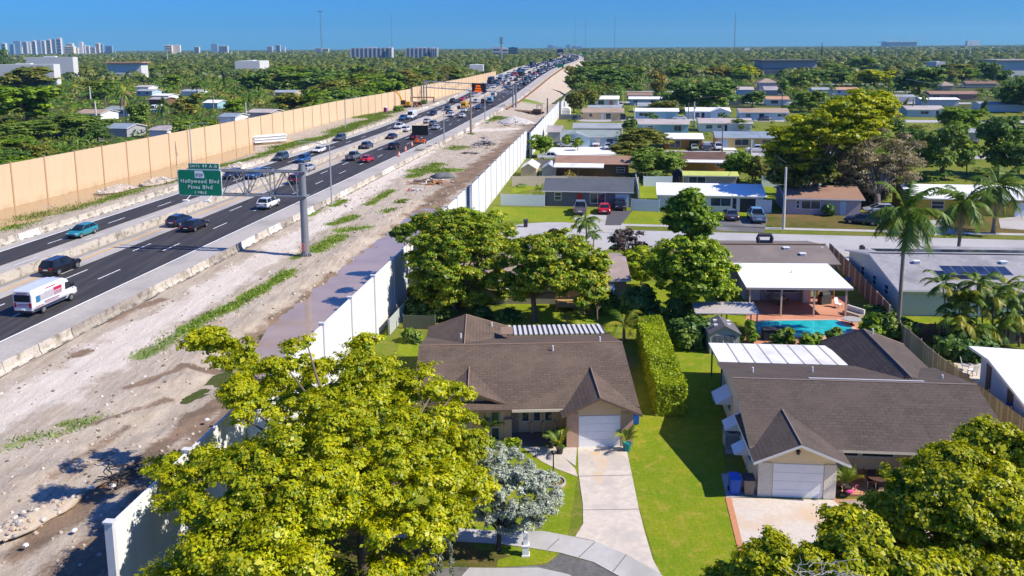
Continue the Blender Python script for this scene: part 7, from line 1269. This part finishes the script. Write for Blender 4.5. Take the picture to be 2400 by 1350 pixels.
# sign panels face the viewer
def text(parent,s,size,loc,m,name='lettering',depth=.015,sx=1.):
    cu=bpy.data.curves.new(name,'FONT'); cu.body=s; cu.size=size; cu.align_x='CENTER'; cu.align_y='CENTER'; cu.extrude=depth; cu.space_character=1.22; cu.offset=-size*.004; o=bpy.data.objects.new(name,cu); C.objects.link(o); dg=bpy.context.evaluated_depsgraph_get(); me=bpy.data.meshes.new_from_object(o.evaluated_get(dg)); bpy.data.objects.remove(o); o=bpy.data.objects.new(name,me); C.objects.link(o); me.materials.clear(); me.materials.append(m); o.parent=parent; o.location=loc; o.rotation_euler=(PI/2,0,0); o.scale=(sx,1,1); return o
def rrect(w_,h_,r_,y0,y1):
    pts=[]
    for cx,cz,a0 in ((w_/2-r_,h_/2-r_,0),(-w_/2+r_,h_/2-r_,90),(-w_/2+r_,-h_/2+r_,180),(w_/2-r_,-h_/2+r_,270)):
        for k in range(5): a=R(a0+90*k/4); pts.append((cx+r_*math.cos(a),cz+r_*math.sin(a)))
    return [[(x,y0,z) for x,z in pts],[(x,y1,z) for x,z in pts]]
SW,SH_=5.5,3.15; sx=-LN-2.55; sz=(zb+zt)/2+.02
sg=MB().loft(rrect(SW,SH_,.28,-.72,-.66)).build('sign_panel',SWHITE,t,(sx,0,sz)); MB().loft(rrect(SW-.12,SH_-.12,.24,-.728,-.70)).build('sign_face',SGREEN,sg)
tb=MB().loft(rrect(3.9,.74,.12,-.72,-.66)).build('exit_tab',SWHITE,t,(sx+.62,0,sz+SH_/2+.39)); MB().loft(rrect(3.8,.64,.09,-.728,-.70)).build('tab_face',SGREEN,tb)
text(tb,'EXITS',.40,(-1.15,-.73,0),SWHITE); text(tb,'49 A-B',.56,(.72,-.73,0),SWHITE)
sh_=MB().loft(rrect(1.15,.86,.06,-.74,-.725)).build('route_shield',SWHITE,sg,(0,0,1.02)) if False else MB().loft([[(x,y,z+1.0) for x,z in ((-.58,.43),(.38,.43),(.58,-.1),(.58,-.43),(-.58,-.43))] for y in (-.742,-.727)]).build('route_shield',SWHITE,t,(sx,0,sz))
text(sh_,'820',.5,(0,-.745,.93),mat('black_lettering',(.01,.01,.01),.6)); 
text(sg,'Hollywood Blvd',.66,(0,-.73,.15),SWHITE,sx=.93); text(sg,'Pines Blvd',.66,(0,-.73,-.55),SWHITE,sx=.93); text(sg,'1 MILE',.46,(0,-.73,-1.2),SWHITE)
for k in range(2):
    b=MB(); b.tube([(sx-1.3+2.7*k,-.6,sz-SH_/2+.1),(sx-1.3+2.7*k,-1.7,sz-SH_/2-.35)],[.03,.03],5); b.box(sx-1.65+2.7*k,-1.95,sz-SH_/2-.45,sx-.95+2.7*k,-1.6,sz-SH_/2-.3); b.build('sign_light',SWHITE,t)
# ---------------------------------------------------------------- overhead message gantry
A=hit(1206,250); Bp=G(997,236,1.2); t=thing('message_gantry','overhead truss gantry across the motorway with a black message board','message gantry',A,math.atan2(A.y-Bp.y,A.x-Bp.x)); wd=(A-Bp).length; ph=topz(A,199)
for x in (0,-wd): 
    for dy in (-.7,.7): MB().cyl((x,dy,-1),(x,dy,ph),.35,.30,10).build('pillar',GSTEEL,t)
b=MB(); z0,z1=ph-3.2,ph-.4
for y in (-.7,.7):
    for z in (z0,z1): b.tube([(0,y,z),(-wd,y,z)],[.16,.16],6)
    n=14
    for k in range(n): x0,x1=-wd*k/n,-wd*(k+1)/n; b.tube([(x0,y,z0 if k%2 else z1),(x1,y,z1 if k%2 else z0)],[.08,.08],4)
b.build('truss',mat('pale_steel',(.42,.42,.42),.6,.05,1),t)
cx_=-wd*.335; b=MB(); b.box(cx_-4.6,-1.6,z0-.3,cx_+4.6,-.9,z1+.4); mbd=b.build('message_board',mat('board_black',(.012,.012,.014),.6),t)
m,nt,out=nodes('amber_lamps'); e=N(nt,'ShaderNodeEmission'); e.inputs[0].default_value=(1,.16,.01,1); e.inputs[1].default_value=.75; L(nt,e.outputs[0],out.inputs[0])
rs=random.Random(3); b=MB()
for i,hw in enumerate((1.6,2.0,2.6)):
    zz=z1-.35-i*1.05; x=-hw
    while x<hw: w_=rs.uniform(.32,.5); b.box(cx_+x,-1.64,zz-.72,cx_+min(hw,x+w_),-1.60,zz); x+=w_+.13
b.build('lamp_rows',m,mbd)
# motorway lamps
streetlamp('tall motorway lamp right of the sign pillar, arm over the lanes',778,487,340,GALV,4.2,-1,.11,base=G(778,487,.5)); streetlamp('motorway lamp standing before the tan wall above the sign',450,384,293,GALV,3.0,1,.13,base=G(450,384,.9))
streetlamp('motorway lamp on the grass past the orange barrels',1041,331,259,GALV,3.5,-1,.12,base=G(1041,331,.4)) if False else streetlamp('motorway lamp on the grass past the message board trailer',1041,331,252,GALV,4.2,-1,.12,base=G(1041,331,.6)); streetlamp('motorway lamp near the stack of timber',1137,289,218,GALV,5,-1,.14,base=G(1137,289,.6)); streetlamp('motorway lamp at the left edge of the excavator yard',810,302,232,GALV,3,1,.13,base=G(810,302,.8)); streetlamp('motorway lamp beside the excavator',965,255,205,GALV,3,1,.14,base=G(965,255,.9))
for x,yb,yt in ((1118,178,160),(1198,166,142),(1228,156,138),(1037,206,185)): streetlamp('thin lamp mast by the far end of the tan wall',x,yb,yt,GALV,3,1,.2,base=AS(*toAS(G(x,yb,1.0)),1.0),group='thin lamp masts by the far end of the tan wall')
t=pole('thick wooden pole standing on the sandy track with weeds at its foot',1104,316,211,WPOLE,.26,0,0,base=G(1104,316,.4))
# signs further up
def green_sign(label,x,y0,y1,w_px,d,h_):
    p=AT(x,(y0+y1)/2,d); t=thing('road_sign',label,'road sign',(p.x,d,0),-TH); w_=w_px*d/F; MB().box(-w_/2,-.1,p.z-h_/2,w_/2,.1,p.z+h_/2).build('sign_panel',SGREEN,t); b=MB(); b.cyl((w_*.4,.3,0),(w_*.4,.3,p.z+h_/2),.3,.3,8); b.build('post',GSTEEL,t)
green_sign('green road sign on the crest of the raised motorway',1314,151,159,14,560,2.6); green_sign('small green road sign beyond the crest sign',1334,135,141,13,820,2.8); green_sign('farthest green overhead sign at the end of the motorway',1370,122,128,11,1150,3.4)
p=AT(1313,119,1300); t=thing('billboard','dark blue billboard on a single post beside the far motorway','billboard',(p.x,1300,0),-TH); MB().box(-5,-.4,p.z-2.4,5,.4,p.z+2.4).build('board',mat('billboard_blue',(.02,.03,.18),.5,.5,.2),t); MB().cyl((4,0,0),(4,0,p.z-2.4),.8,.8,8).build('post',DPOLE,t)
# ---------------------------------------------------------------- things lying about on the building site
def stone(mb,c,r_,rs,mi=0,fl=.7):
    n=6; rings=[]
    for zz,k in ((-.8,.5),(-.2,1),(.4,.85),(.8,.35)): rings.append([(c[0]+r_*k*math.cos(2*PI*i/n)*rs.uniform(.75,1.2),c[1]+r_*k*math.sin(2*PI*i/n)*rs.uniform(.75,1.2),c[2]+r_*fl*zz) for i in range(n)])
    mb.loft(rings,mi)
ROCK=[mat('pale_rubble',(.56,.50,.43),.9,.25,3,bmp=.4),mat('grey_rubble',(.32,.30,.28),.9,.25,3,bmp=.4),mat('tan_rubble',(.45,.35,.25),.9,.25,3,bmp=.4)]
def heap(label,x,y,rx,ry,h,n,sz,seed,mats,core,cat='rubble heap',name='rubble_heap',z=.45,rz=0):
    t=thing(name,label,cat,G(x,y,z),rz); rs=random.Random(seed); mb=MB(); K=18; rings=[]
    for q in (1,.75,.5,.25,.02): rings.append([(rx*q*math.cos(2*PI*i/K)*(1+.15*math.sin(3*i+seed)),ry*q*math.sin(2*PI*i/K)*(1+.15*math.cos(2*i)),h*(1-q)**.8*rs.uniform(.85,1.1)-.05) for i in range(K)])
    mb.loft(rings); mb.build('mound',core,t,smooth=True); mb=MB()
    for k in range(n):
        a=rs.uniform(0,6.28); q=rs.random()**.6; stone(mb,(rx*q*math.cos(a),ry*q*math.sin(a),h*(1-q)**.8*.92),sz*rs.uniform(.4,1.3),rs,rs.randrange(len(mats)))
    mb.build('stones',mats,t); return t
SAND=mat('heap_sand',(.42,.345,.27),.95,.15,1,bmp=.3); GRAV=mat('gravel',(.46,.44,.42),.95,.3,6,bmp=.6)
heap('tall grey gravel heap by the white wall',1205,290,6.5,4.5,2.6,120,.3,1,[GRAV,ROCK[0]],GRAV,'gravel heap','gravel_heap')
heap('pale concrete rubble heap at the lower left corner',75,1215,2.6,1.0,.4,60,.15,2,[ROCK[0],ROCK[2],ROCK[1],SAND],SAND,rz=R(60)); heap('sandy rubble mound beyond the left barrier, left one',275,445,4.5,2.0,1.0,40,.3,3,ROCK,SAND,z=.8,rz=R(70)); heap('sandy rubble mound beyond the left barrier behind the exit sign',368,428,4,2,1.1,40,.3,4,ROCK,SAND,z=.8,rz=R(70)); heap('low sandy mound with weeds before the porta toilet',850,284,6,2.5,.8,40,.3,5,ROCK,SAND,z=.8,rz=R(60)); heap('small rubble mound near the white pipe stack',560,388,4,1.4,.7,30,.3,6,ROCK,SAND,z=.8,rz=R(65)); heap('pile of concrete blocks in front of the gravel heap',1185,298,2.6,1.2,.9,26,.5,7,[ROCK[1],ROCK[2]],SAND)
def pieces(label,x,y,rx,ry,n,seed,mats,name='debris_heap',cat='debris heap',lmax=1.6,z=.45,h=.5):
    t=thing(name,label,cat,G(x,y,z)); rs=random.Random(seed); mb=MB()
    for k in range(n):
        a=rs.uniform(0,6.28); q=rs.random()**.6; c=Vector((rx*q*math.cos(a),ry*q*math.sin(a),h*(1-q)*rs.uniform(.2,1))); l=rs.uniform(.3,lmax); az=rs.uniform(0,6.28); d=Vector((math.cos(az),math.sin(az),rs.uniform(-.15,.3)))*l/2; w_=rs.uniform(.03,.22); sd_=Vector((-math.sin(az),math.cos(az),0))*w_
        mb.slab([c-d-sd_+Vector((0,0,.1)),c+d-sd_+Vector((0,0,.1)),c+d+sd_+Vector((0,0,.1)),c-d+sd_+Vector((0,0,.1))],rs.uniform(.03,.12),rs.randrange(len(mats)))
    mb.build('pieces',mats,t); return t
BITS=[WOOD,mat('grey_plank',(.30,.27,.24),.9,.2,3),mat('white_sheet',(.65,.64,.62),.7,.05,2),mat('dark_scrap',(.06,.055,.05),.8,.3,3),mat('brown_scrap',(.26,.15,.09),.9,.3,3),mat('orange_scrap',(.55,.20,.04),.7,.1,3)]
pieces('heap of broken timber and scrap by the ditch beside the white wall',1002,430,4.6,2.6,150,1,BITS,lmax=2.0,h=.9); pieces('torn red and white plastic board lying by the scrap heap',970,448,1.6,1.0,26,2,[RCH,mat('white_sheet',(0,0,0)),mat('blue_scrap',(.10,.13,.28),.6,.2,3)],lmax=1.4); pieces('grey metal scrap on the sand below the steel heap',1100,360,2.4,1.2,40,3,[BITS[3],BITS[1]],lmax=1.6); pieces('heap of bent pale steel frames standing on the sand',1135,341,2.6,1.8,60,4,[mat('white_steel',(.55,.53,.54),.6,.15,2),mat('mauve_steel',(.30,.25,.27),.6,.15,2),BITS[3]],name='steel_scrap_heap',lmax=4.0,h=3.2)
t=thing('tarpaulin_heap','grey tarpaulin heap on the far end of the timber scrap','tarpaulin',G(1038,418,.4)); rs=random.Random(8); mb=MB(); K=14
mb.loft([[(2.3*q*math.cos(2*PI*i/K)*(1+.2*math.sin(3*i)),1.3*q*math.sin(2*PI*i/K)*(1+.2*math.cos(2*i)),z*rs.uniform(.8,1.15)) for i in range(K)] for q,z in ((1,0.05),(.9,.55),(.6,.95),(.25,1.1),(.02,1.1))]); mb.build('tarp',mat('grey_tarp',(.13,.14,.14),.75,.25,2,bmp=.3),t,smooth=True)
t=thing('cable_heap','tangle of black cables at the edge of the mud, lower left','cables',G(283,1112,.3)); mb=MB()
for k in range(16):
    a=rs.uniform(0,6.28); p=Vector((rs.uniform(-.6,.6),rs.uniform(-.9,.9),.1)); pts=[p]
    for i in range(7): a+=rs.uniform(-1,1); p=p+Vector((math.cos(a)*.28,math.sin(a)*.28,rs.uniform(-.03,.06))); p.z=max(.05,p.z); pts.append(p)
    mb.tube(pts,[.035]*8,5)
mb.build('cable_tangle',mat('cable_black',(.015,.015,.018),.6),t)
for i,(x,y,c) in enumerate(((240,1142,5),(265,1140,2),(215,1145,2),(60,1280,2),(175,1245,2),(395,895,2),(318,930,2),(150,1020,2),(340,885,2),(520,760,5),(485,985,2),(690,690,2),(640,740,1))):
    t=thing('litter',['orange brown scrap by the black cables','white scrap beside the black cables','white scrap left of the black cables','pale litter at the bottom left corner','white litter on the wet sand','white chip on the tracked sand','pale chip on the tracked sand','pale chip among the grass tufts','white chip beside the ruts','short orange stake on the sandy track','pale chip at the mud edge','pale stone at the water edge','grey stone at the water edge'][i],'litter',G(x,y,.45)); mb=MB(); stone(mb,(0,0,.06),.16,random.Random(i)); mb.build('scrap',BITS[c],t)
# timber stack, machines
q=G(1176,262,.5); q2=G(1240,267,.5); t=thing('timber_stack','long stack of brown timber beams by the far end of the sandy yard','timber stack',q,math.atan2(q2.y-q.y,q2.x-q.x)); ln=(q2-q).length; mb=MB()
for k in range(9):
    for j in range(2): mb.box(rs.uniform(-.5,.5),k*.42,j*.5,ln+rs.uniform(-.8,.8),k*.42+.36,j*.5+.44,rs.randrange(2))
mb.build('beams',[mat('timber_brown',(.30,.19,.105),.9,.2,2),mat('timber_dark',(.20,.125,.075),.9,.2,2)],t)
def tracks(t,w_,l,h,m):
    for s in (-1,1):
        mb=MB(); mb.loft([[(x,y,z) for y,z in [(l/2*math.cos(a)*(1 if abs(math.cos(a))<.99 else 1),h/2+h/2*math.sin(a)) for a in [2*PI*i/12 for i in range(12)]]] for x in (s*w_/2-.28*s,s*w_/2+.28*s)]); mb.build('track',m,t)
TRK=mat('track_dark',(.05,.045,.04),.9,.2,3); CATY=mat('machine_yellow',(.62,.33,.03),.5,.1,2); MBR=mat('machine_rust',(.25,.13,.07),.8,.2,2)
t=thing('bulldozer','dark rusty bulldozer with a roof canopy beside the white wall','bulldozer',G(1262,268,.4),R(70)); tracks(t,2.4,3.8,1.1,TRK); mb=MB(); mb.box(-.7,-1.2,.8,.7,2.0,1.9); mb.build('body',MBR,t); mb=MB()
for x in (-.75,.75):
    for y in (-1.2,.4): mb.box(x-.06,y-.06,1.9,x+.06,y+.06,3.4)
mb.box(-.95,-1.4,3.4,.95,.6,3.52); mb.build('canopy',TRK,t); mb=MB(); mb.box(-1.7,2.5,.2,1.7,2.65,1.3); mb.box(-1.2,1.8,.5,-1.0,2.5,.7); mb.box(1.0,1.8,.5,1.2,2.5,.7); mb.build('blade',MBR,t)
def excav(label,p,rz,arm,m,sc=1.):
    t=thing('excavator',label,'excavator',p,rz); t.scale=(sc,)*3; tracks(t,2.6,4.0,1.0,TRK); mb=MB(); mb.box(-1.35,-2.2,1.1,1.35,1.4,1.5); mb.box(-1.35,-2.4,1.5,1.35,-.6,2.5); mb.box(-.2,-.6,1.5,1.35,1.2,2.2); mb.build('body',m,t); mb=MB(); mb.box(-1.35,-.5,1.5,-.3,1.3,3.0); mb.build('cab',CGL,t); mb=MB(); mb.box(-1.38,-.53,3.0,-.27,1.33,3.1); mb.build('cab_roof',m,t)
    mb=MB(); mb.tube([(.3,1.0,1.8),(.3,2.2,4.6),(.3,4.0,arm)],[.32,.34,.24],6); mb.build('boom',m,t); mb=MB(); mb.tube([(.3,4.0,arm),(.3,6.4,arm-3.2)],[.24,.18],6); mb.tube([(.3,3.0,arm-.3),(.3,4.4,arm+.25)],[.09,.09],5); mb.build('stick',m,t); mb=MB(); mb.loft([[(x,6.2+y,arm-3.2+z) for y,z in ((-.3,.1),(.5,.1),(.6,-.6),(.1,-1.1),(-.5,-.7))] for x in (-.4,1.0)]); mb.build('bucket',TRK,t); return t
excav('yellow excavator with raised arm in the yard before the tan wall',G(950,253,.9),R(75),6.6,CATY,1.05); excav('small orange excavator far off before the tan wall',G(1094,207,.9),R(-150),5.8,CATY,.9); 
t=thing('piling_rig','dark piling rig standing in the gap of the tan wall','piling rig',G(1048,209,.9)); tracks(t,2.6,4,1,TRK); mb=MB(); mb.box(-1.3,-2,1,1.3,1.6,2.6); mb.build('body',BPOT,t); mb=MB(); mb.box(-.5,1.6,1.0,.5,2.4,9.5); mb.box(-.7,1.4,6.5,.7,2.6,8.6); mb.build('mast',MBR,t)
place_=None
t=thing('dump_truck','small white cab dump truck beside the yellow excavator','truck',G(978,252,.9),R(20)); mb=MB(); mb.loft([[(x,y,z) for y,z in ((1.6,.7),(3.4,.7),(3.4,1.5),(3.0,2.6),(1.6,2.6))] for x in (-1.1,1.1)]); mb.build('cab',TRIM,t); mb=MB(); mb.box(-1.2,-3.4,1.0,1.2,1.4,1.2); mb.box(-1.2,-3.4,1.2,-1.1,1.4,2.3); mb.box(1.1,-3.4,1.2,1.2,1.4,2.3); mb.box(-1.1,1.3,1.2,1.1,1.4,2.4); mb.build('bed',MBR,t); MB().box(-.95,3.05,1.6,.95,3.34,2.3).build('windscreen',mat('car_glass',(0,0,0)),t)
for sx in (-1,1):
    for y in (-2.4,2.5): MB().cyl((sx*.75,y,.5),(sx*1.15,y,.5),.5,.5,12).build('wheel',mat('tyre',(0,0,0)),t)
t=thing('timber_platform','rusty platform frame reaching over behind the excavator','frame',G(985,247,.9),R(-5)); mb=MB(); mb.box(-4,-1,3.2,6,1,3.6)
for x in (-3.8,5.8): mb.box(x-.15,-.9,0,x+.15,-.6,3.2); mb.box(x-.15,.6,0,x+.15,.9,3.2)
mb.build('platform',MBR,t)
t=thing('portable_toilet','red and white portable toilet in the excavator yard','portable toilet',G(904,265,.9),R(-20)); MB().box(-.55,-.55,.1,.55,.55,2.1).build('cabin',mat('toilet_red',(.45,.03,.06),.5,.1,2),t); MB().loft([[(-.6,-.6,2.1),(.6,-.6,2.1),(.6,.6,2.1),(-.6,.6,2.1)],[(-.45,-.45,2.35),(.45,-.45,2.35),(.45,.45,2.35),(-.45,.45,2.35)]]).build('roof',TRIM,t); MB().box(.551,-.4,.2,.58,.4,1.95).build('door',mat('toilet_blue',(.10,.12,.40),.5,.1,2),t)
q=G(598,337,.8); q2=G(672,331,.8); t=thing('pipe_stack','stack of long white plastic pipes on the verge before the tan wall','pipe stack',q,math.atan2(q2.y-q.y,q2.x-q.x)); ln=(q2-q).length; PVC=mat('white_pipe',(.68,.67,.67),.45,.06,1)
for j in range(5):
    for k in range(7-(j%2)):
        if j==0 and k==0: pipe=MB().cyl((0,0,0),(ln,0,0),.19,.19,10).build('pipe',[PVC],t,(0,.2,.25))
        else: o=pipe.copy(); C.objects.link(o); o.location=(rs.uniform(-.4,.6),.2+k*.4+(j%2)*.2,.25+j*.35)
mb=MB(); mb.box(1,0,0,1.3,3,.08); mb.box(ln-1.3,0,0,ln-1,3,.08); mb.build('skid',WOOD,t)
# barrels, message trailer, concrete lumps
OR=mat('barrel_orange',(.75,.13,.02),.5,.1,3); RWHT=mat('reflective_white',(.75,.75,.73),.4,.04,2)
for i,(x,y) in enumerate(((935,366),(950,353),(965,342))):
    p=hit(x,y); t=thing('traffic_barrel',['orange traffic barrel nearest the viewer on the shoulder','orange traffic barrel in the middle of the three on the shoulder','orange traffic barrel closest to the message board trailer'][i],'traffic barrel',p); MB().lathe([(.36,0),(.36,.06),(.29,.07),(.27,.35),(.25,.7),(.22,1.0),(.05,1.04)],n=14).build('drum',OR,t); mb=MB()
    for z0,z1 in ((.30,.46),(.62,.78)): mb.lathe([(.29-.04*z0+.002,z0),(.29-.04*z1+.002,z1)],n=14)
    mb.build('reflective_band',RWHT,t)
p=hit(985,336); t=thing('message_trailer','dark message board on an orange trailer standing on the shoulder','message trailer',p,-TH); mb=MB(); mb.box(-2.1,-.12,2.1,2.1,.12,4.5); mb.build('board',mat('board_black',(0,0,0)),t); mb=MB(); mb.box(-2.15,-.16,2.05,2.15,.10,2.1); mb.box(-2.15,-.16,4.5,2.15,.10,4.56); mb.build('board_frame',mat('black_plastic',(0,0,0)),t); mb=MB(); mb.box(-.12,-.12,.5,.12,.12,2.1); mb.build('mast',GSTEEL,t); mb=MB(); mb.box(-1.3,-.8,.35,1.3,.8,.6); mb.box(-1.3,-.5,.6,-.5,.5,1.2); mb.box(.5,-.5,.6,1.3,.5,1.0); mb.tube([(0,.8,.45),(0,2.4,.4)],[.07,.07],6); mb.build('trailer',OR,t)
for s in (-1,1): MB().cyl((s*1.3,0,.32),(s*1.5,0,.32),.32,.32,12).build('wheel',TYRE,t)
def lump(label,x,y,w_,d_,h_,m,cat='concrete block'):
    t=thing('concrete_block',label,cat,G(x,y,.5),-TH+R(8)); mb=MB(); mb.loft([[(-w_/2,-d_/2,0),(w_/2,-d_/2,0),(w_/2,d_/2,0),(-w_/2,d_/2,0)],[(-w_/2,-d_/2,h_*.9),(w_/2,-d_/2,h_*.9),(w_/2,d_/2,h_*.9),(-w_/2,d_/2,h_*.9)],[(-w_/2+.1,-d_/2+.1,h_),(w_/2-.1,-d_/2+.1,h_),(w_/2-.1,d_/2-.1,h_),(-w_/2+.1,d_/2-.1,h_)]]); mb.build('block',m,t); MB().cyl((-w_/2+.05,-d_/2-.02,.3),(-w_/2+.05,d_/2+.02,.3),.12,.12,8).build('lifting_bar',BDARK,t)
CBL=mat('block_concrete',(.40,.36,.31),.9,.15,1.5,c2=(.27,.24,.2),bmp=.2)
lump('large concrete block beside the sandy track below the message trailer',988,357,2.6,1.4,1.0,CBL); lump('smaller concrete block behind the large one',1010,347,1.7,1.1,.8,CBL); lump('grey cabinet box on the grass at the lamp foot',1142,293,1.0,.8,1.0,mat('cabinet_grey',(.2,.21,.22),.6,.1,1),'cabinet'); lump('grey upright concrete box by the timber stack',1180,257,1.6,1.2,2.2,CBL)
heap('loose dark rubble beside the lamp foot and concrete blocks',1028,340,2.0,1.0,.7,60,.25,9,[ROCK[1],BITS[3]],SAND); heap('clump of broken stones on the sand under the steel scrap heap',1128,345,3.0,1.4,.4,40,.25,10,[ROCK[1],ROCK[2]],SAND)
q=G(1145,272,.45); o=thing('parked_suv','x','suv')
bpy.data.objects.remove(o)
bush('weeds round the foot of the thick wooden pole',1104,317,2.6,.7,'mid',700,.16,120,z=.4); bush('climbing plant on the tan wall beside the motorway lamp',461,368,1.6,4.8,'olive',1500,.2,121,z=.8,name='climbing_plant'); bush('green shrub in front of the excavator',934,262,4,2.6,'mid',1500,.28,122,z=.8); bush('green shrub at the end of the rusty platform',992,246,3.4,2.8,'mid',1200,.28,123,z=.8); bush('small green weed tuft on the dirt by the scrap heap',942,478,1.4,.8,'mid',500,.12,124,z=.4)
# rough grass tufts along the green strips of the site
def tufts():
    r=np.random.RandomState(3); V=[]; mi=[]
    for st,zz in ((SITE,.45),(LEFTV,.75)):
        for ch,p,q,w_,k in st:
            if ch!=GR: continue
            P,Q=G(*p,zz),G(*q,zz); l=(Q-P).length; n=int(min(7000,l*w_*60*k))
            if P.y>330: continue
            for _ in range(n):
                u=r.rand(); c=P.lerp(Q,u)+Vector((r.normal()*w_*.62,r.normal()*w_*.62,0)); a,s=toAS(c)
                if zz<.5 and (a>wall_a(s)-3 or a<-45.6): continue
                if zz>.5 and a>-78.8: continue
                c.z=float(zsite(np.array([a]),np.array([s]),np.array([c.x]),np.array([c.y]))[0] if zz<.5 else zl(np.array([a]),np.array([s]),np.array([c.x]),np.array([c.y]))[0]); h=r.uniform(.06,.26)*(1+max(0,s-90)/500); az=r.rand()*6.28; d=Vector((math.cos(az),math.sin(az),0)); e=Vector((-d.y,d.x,0)); b=.045*(1+max(0,s-90)/180)
                tip=c+d*h*.8+Vector((0,0,h)); V+=[c-e*b,c+e*b,tip+e*b*.5,tip-e*b*.5]; mi.append(int(r.rand()*3))
    o=fastmesh('grass_tufts',np.array([tuple(v) for v in V]),len(mi),4,np.array(mi),[leafmat('grass_a',(.13,.24,.012),(.25,.36,.02),.25),leafmat('grass_b',(.24,.28,.03),(.38,.36,.06),.2),leafmat('grass_c',(.08,.17,.01),(.16,.26,.02),.25)]); tag(o,'rough grass and weeds growing in strips over the dirt',' grass'.strip(),None,'stuff')
tufts()
# loose stones and clods over the dirt
def clods():
    rs=random.Random(6); mb=MB()
    for k in range(2300):
        s=25+115*rs.random()**1.3; a=rs.uniform(-45,wall_a(s)-.6); 
        if -43<a<-37 and rs.random()<.7: continue
        p=AS(a,s); z=float(zsite(np.array([a]),np.array([s]),np.array([p.x]),np.array([p.y]))[0])
        if z<.12: continue
        r_=rs.uniform(.03,.13)*(1+s/160); n=5; mb.loft([[(p.x+r_*k2*math.cos(2*PI*i/n)*rs.uniform(.7,1.3),p.y+r_*k2*math.sin(2*PI*i/n)*rs.uniform(.7,1.3),z+zz*r_) for i in range(n)] for zz,k2 in ((-.2,1),(.5,.6))],rs.choice([0,0,1,2]))
    tag(mb.build('loose_stones',[SAND,ROCK[0],mat('dark_clod',(.16,.115,.08),.95,.2,3)]),'loose stones and clods scattered over the sandy site','stones',None,'stuff')
clods()
# ---------------------------------------------------------------- the air between the viewer and the far skyline
hb=MB().box(-9000,-50,-2,9000,9800,205); hm=bpy.data.materials.new('haze'); hm.use_nodes=True; nt=hm.node_tree; nt.nodes.clear(); out=N(nt,'ShaderNodeOutputMaterial'); pv=N(nt,'ShaderNodeVolumePrincipled'); pv.inputs['Color'].default_value=(.40,.74,1,1); pv.inputs['Density'].default_value=.00006; pv.inputs['Anisotropy'].default_value=.2; L(nt,pv.outputs[0],out.inputs['Volume'])
tag(hb.build('haze',hm),'thin bluish air fading the far woods and skyline','haze',None,'stuff')
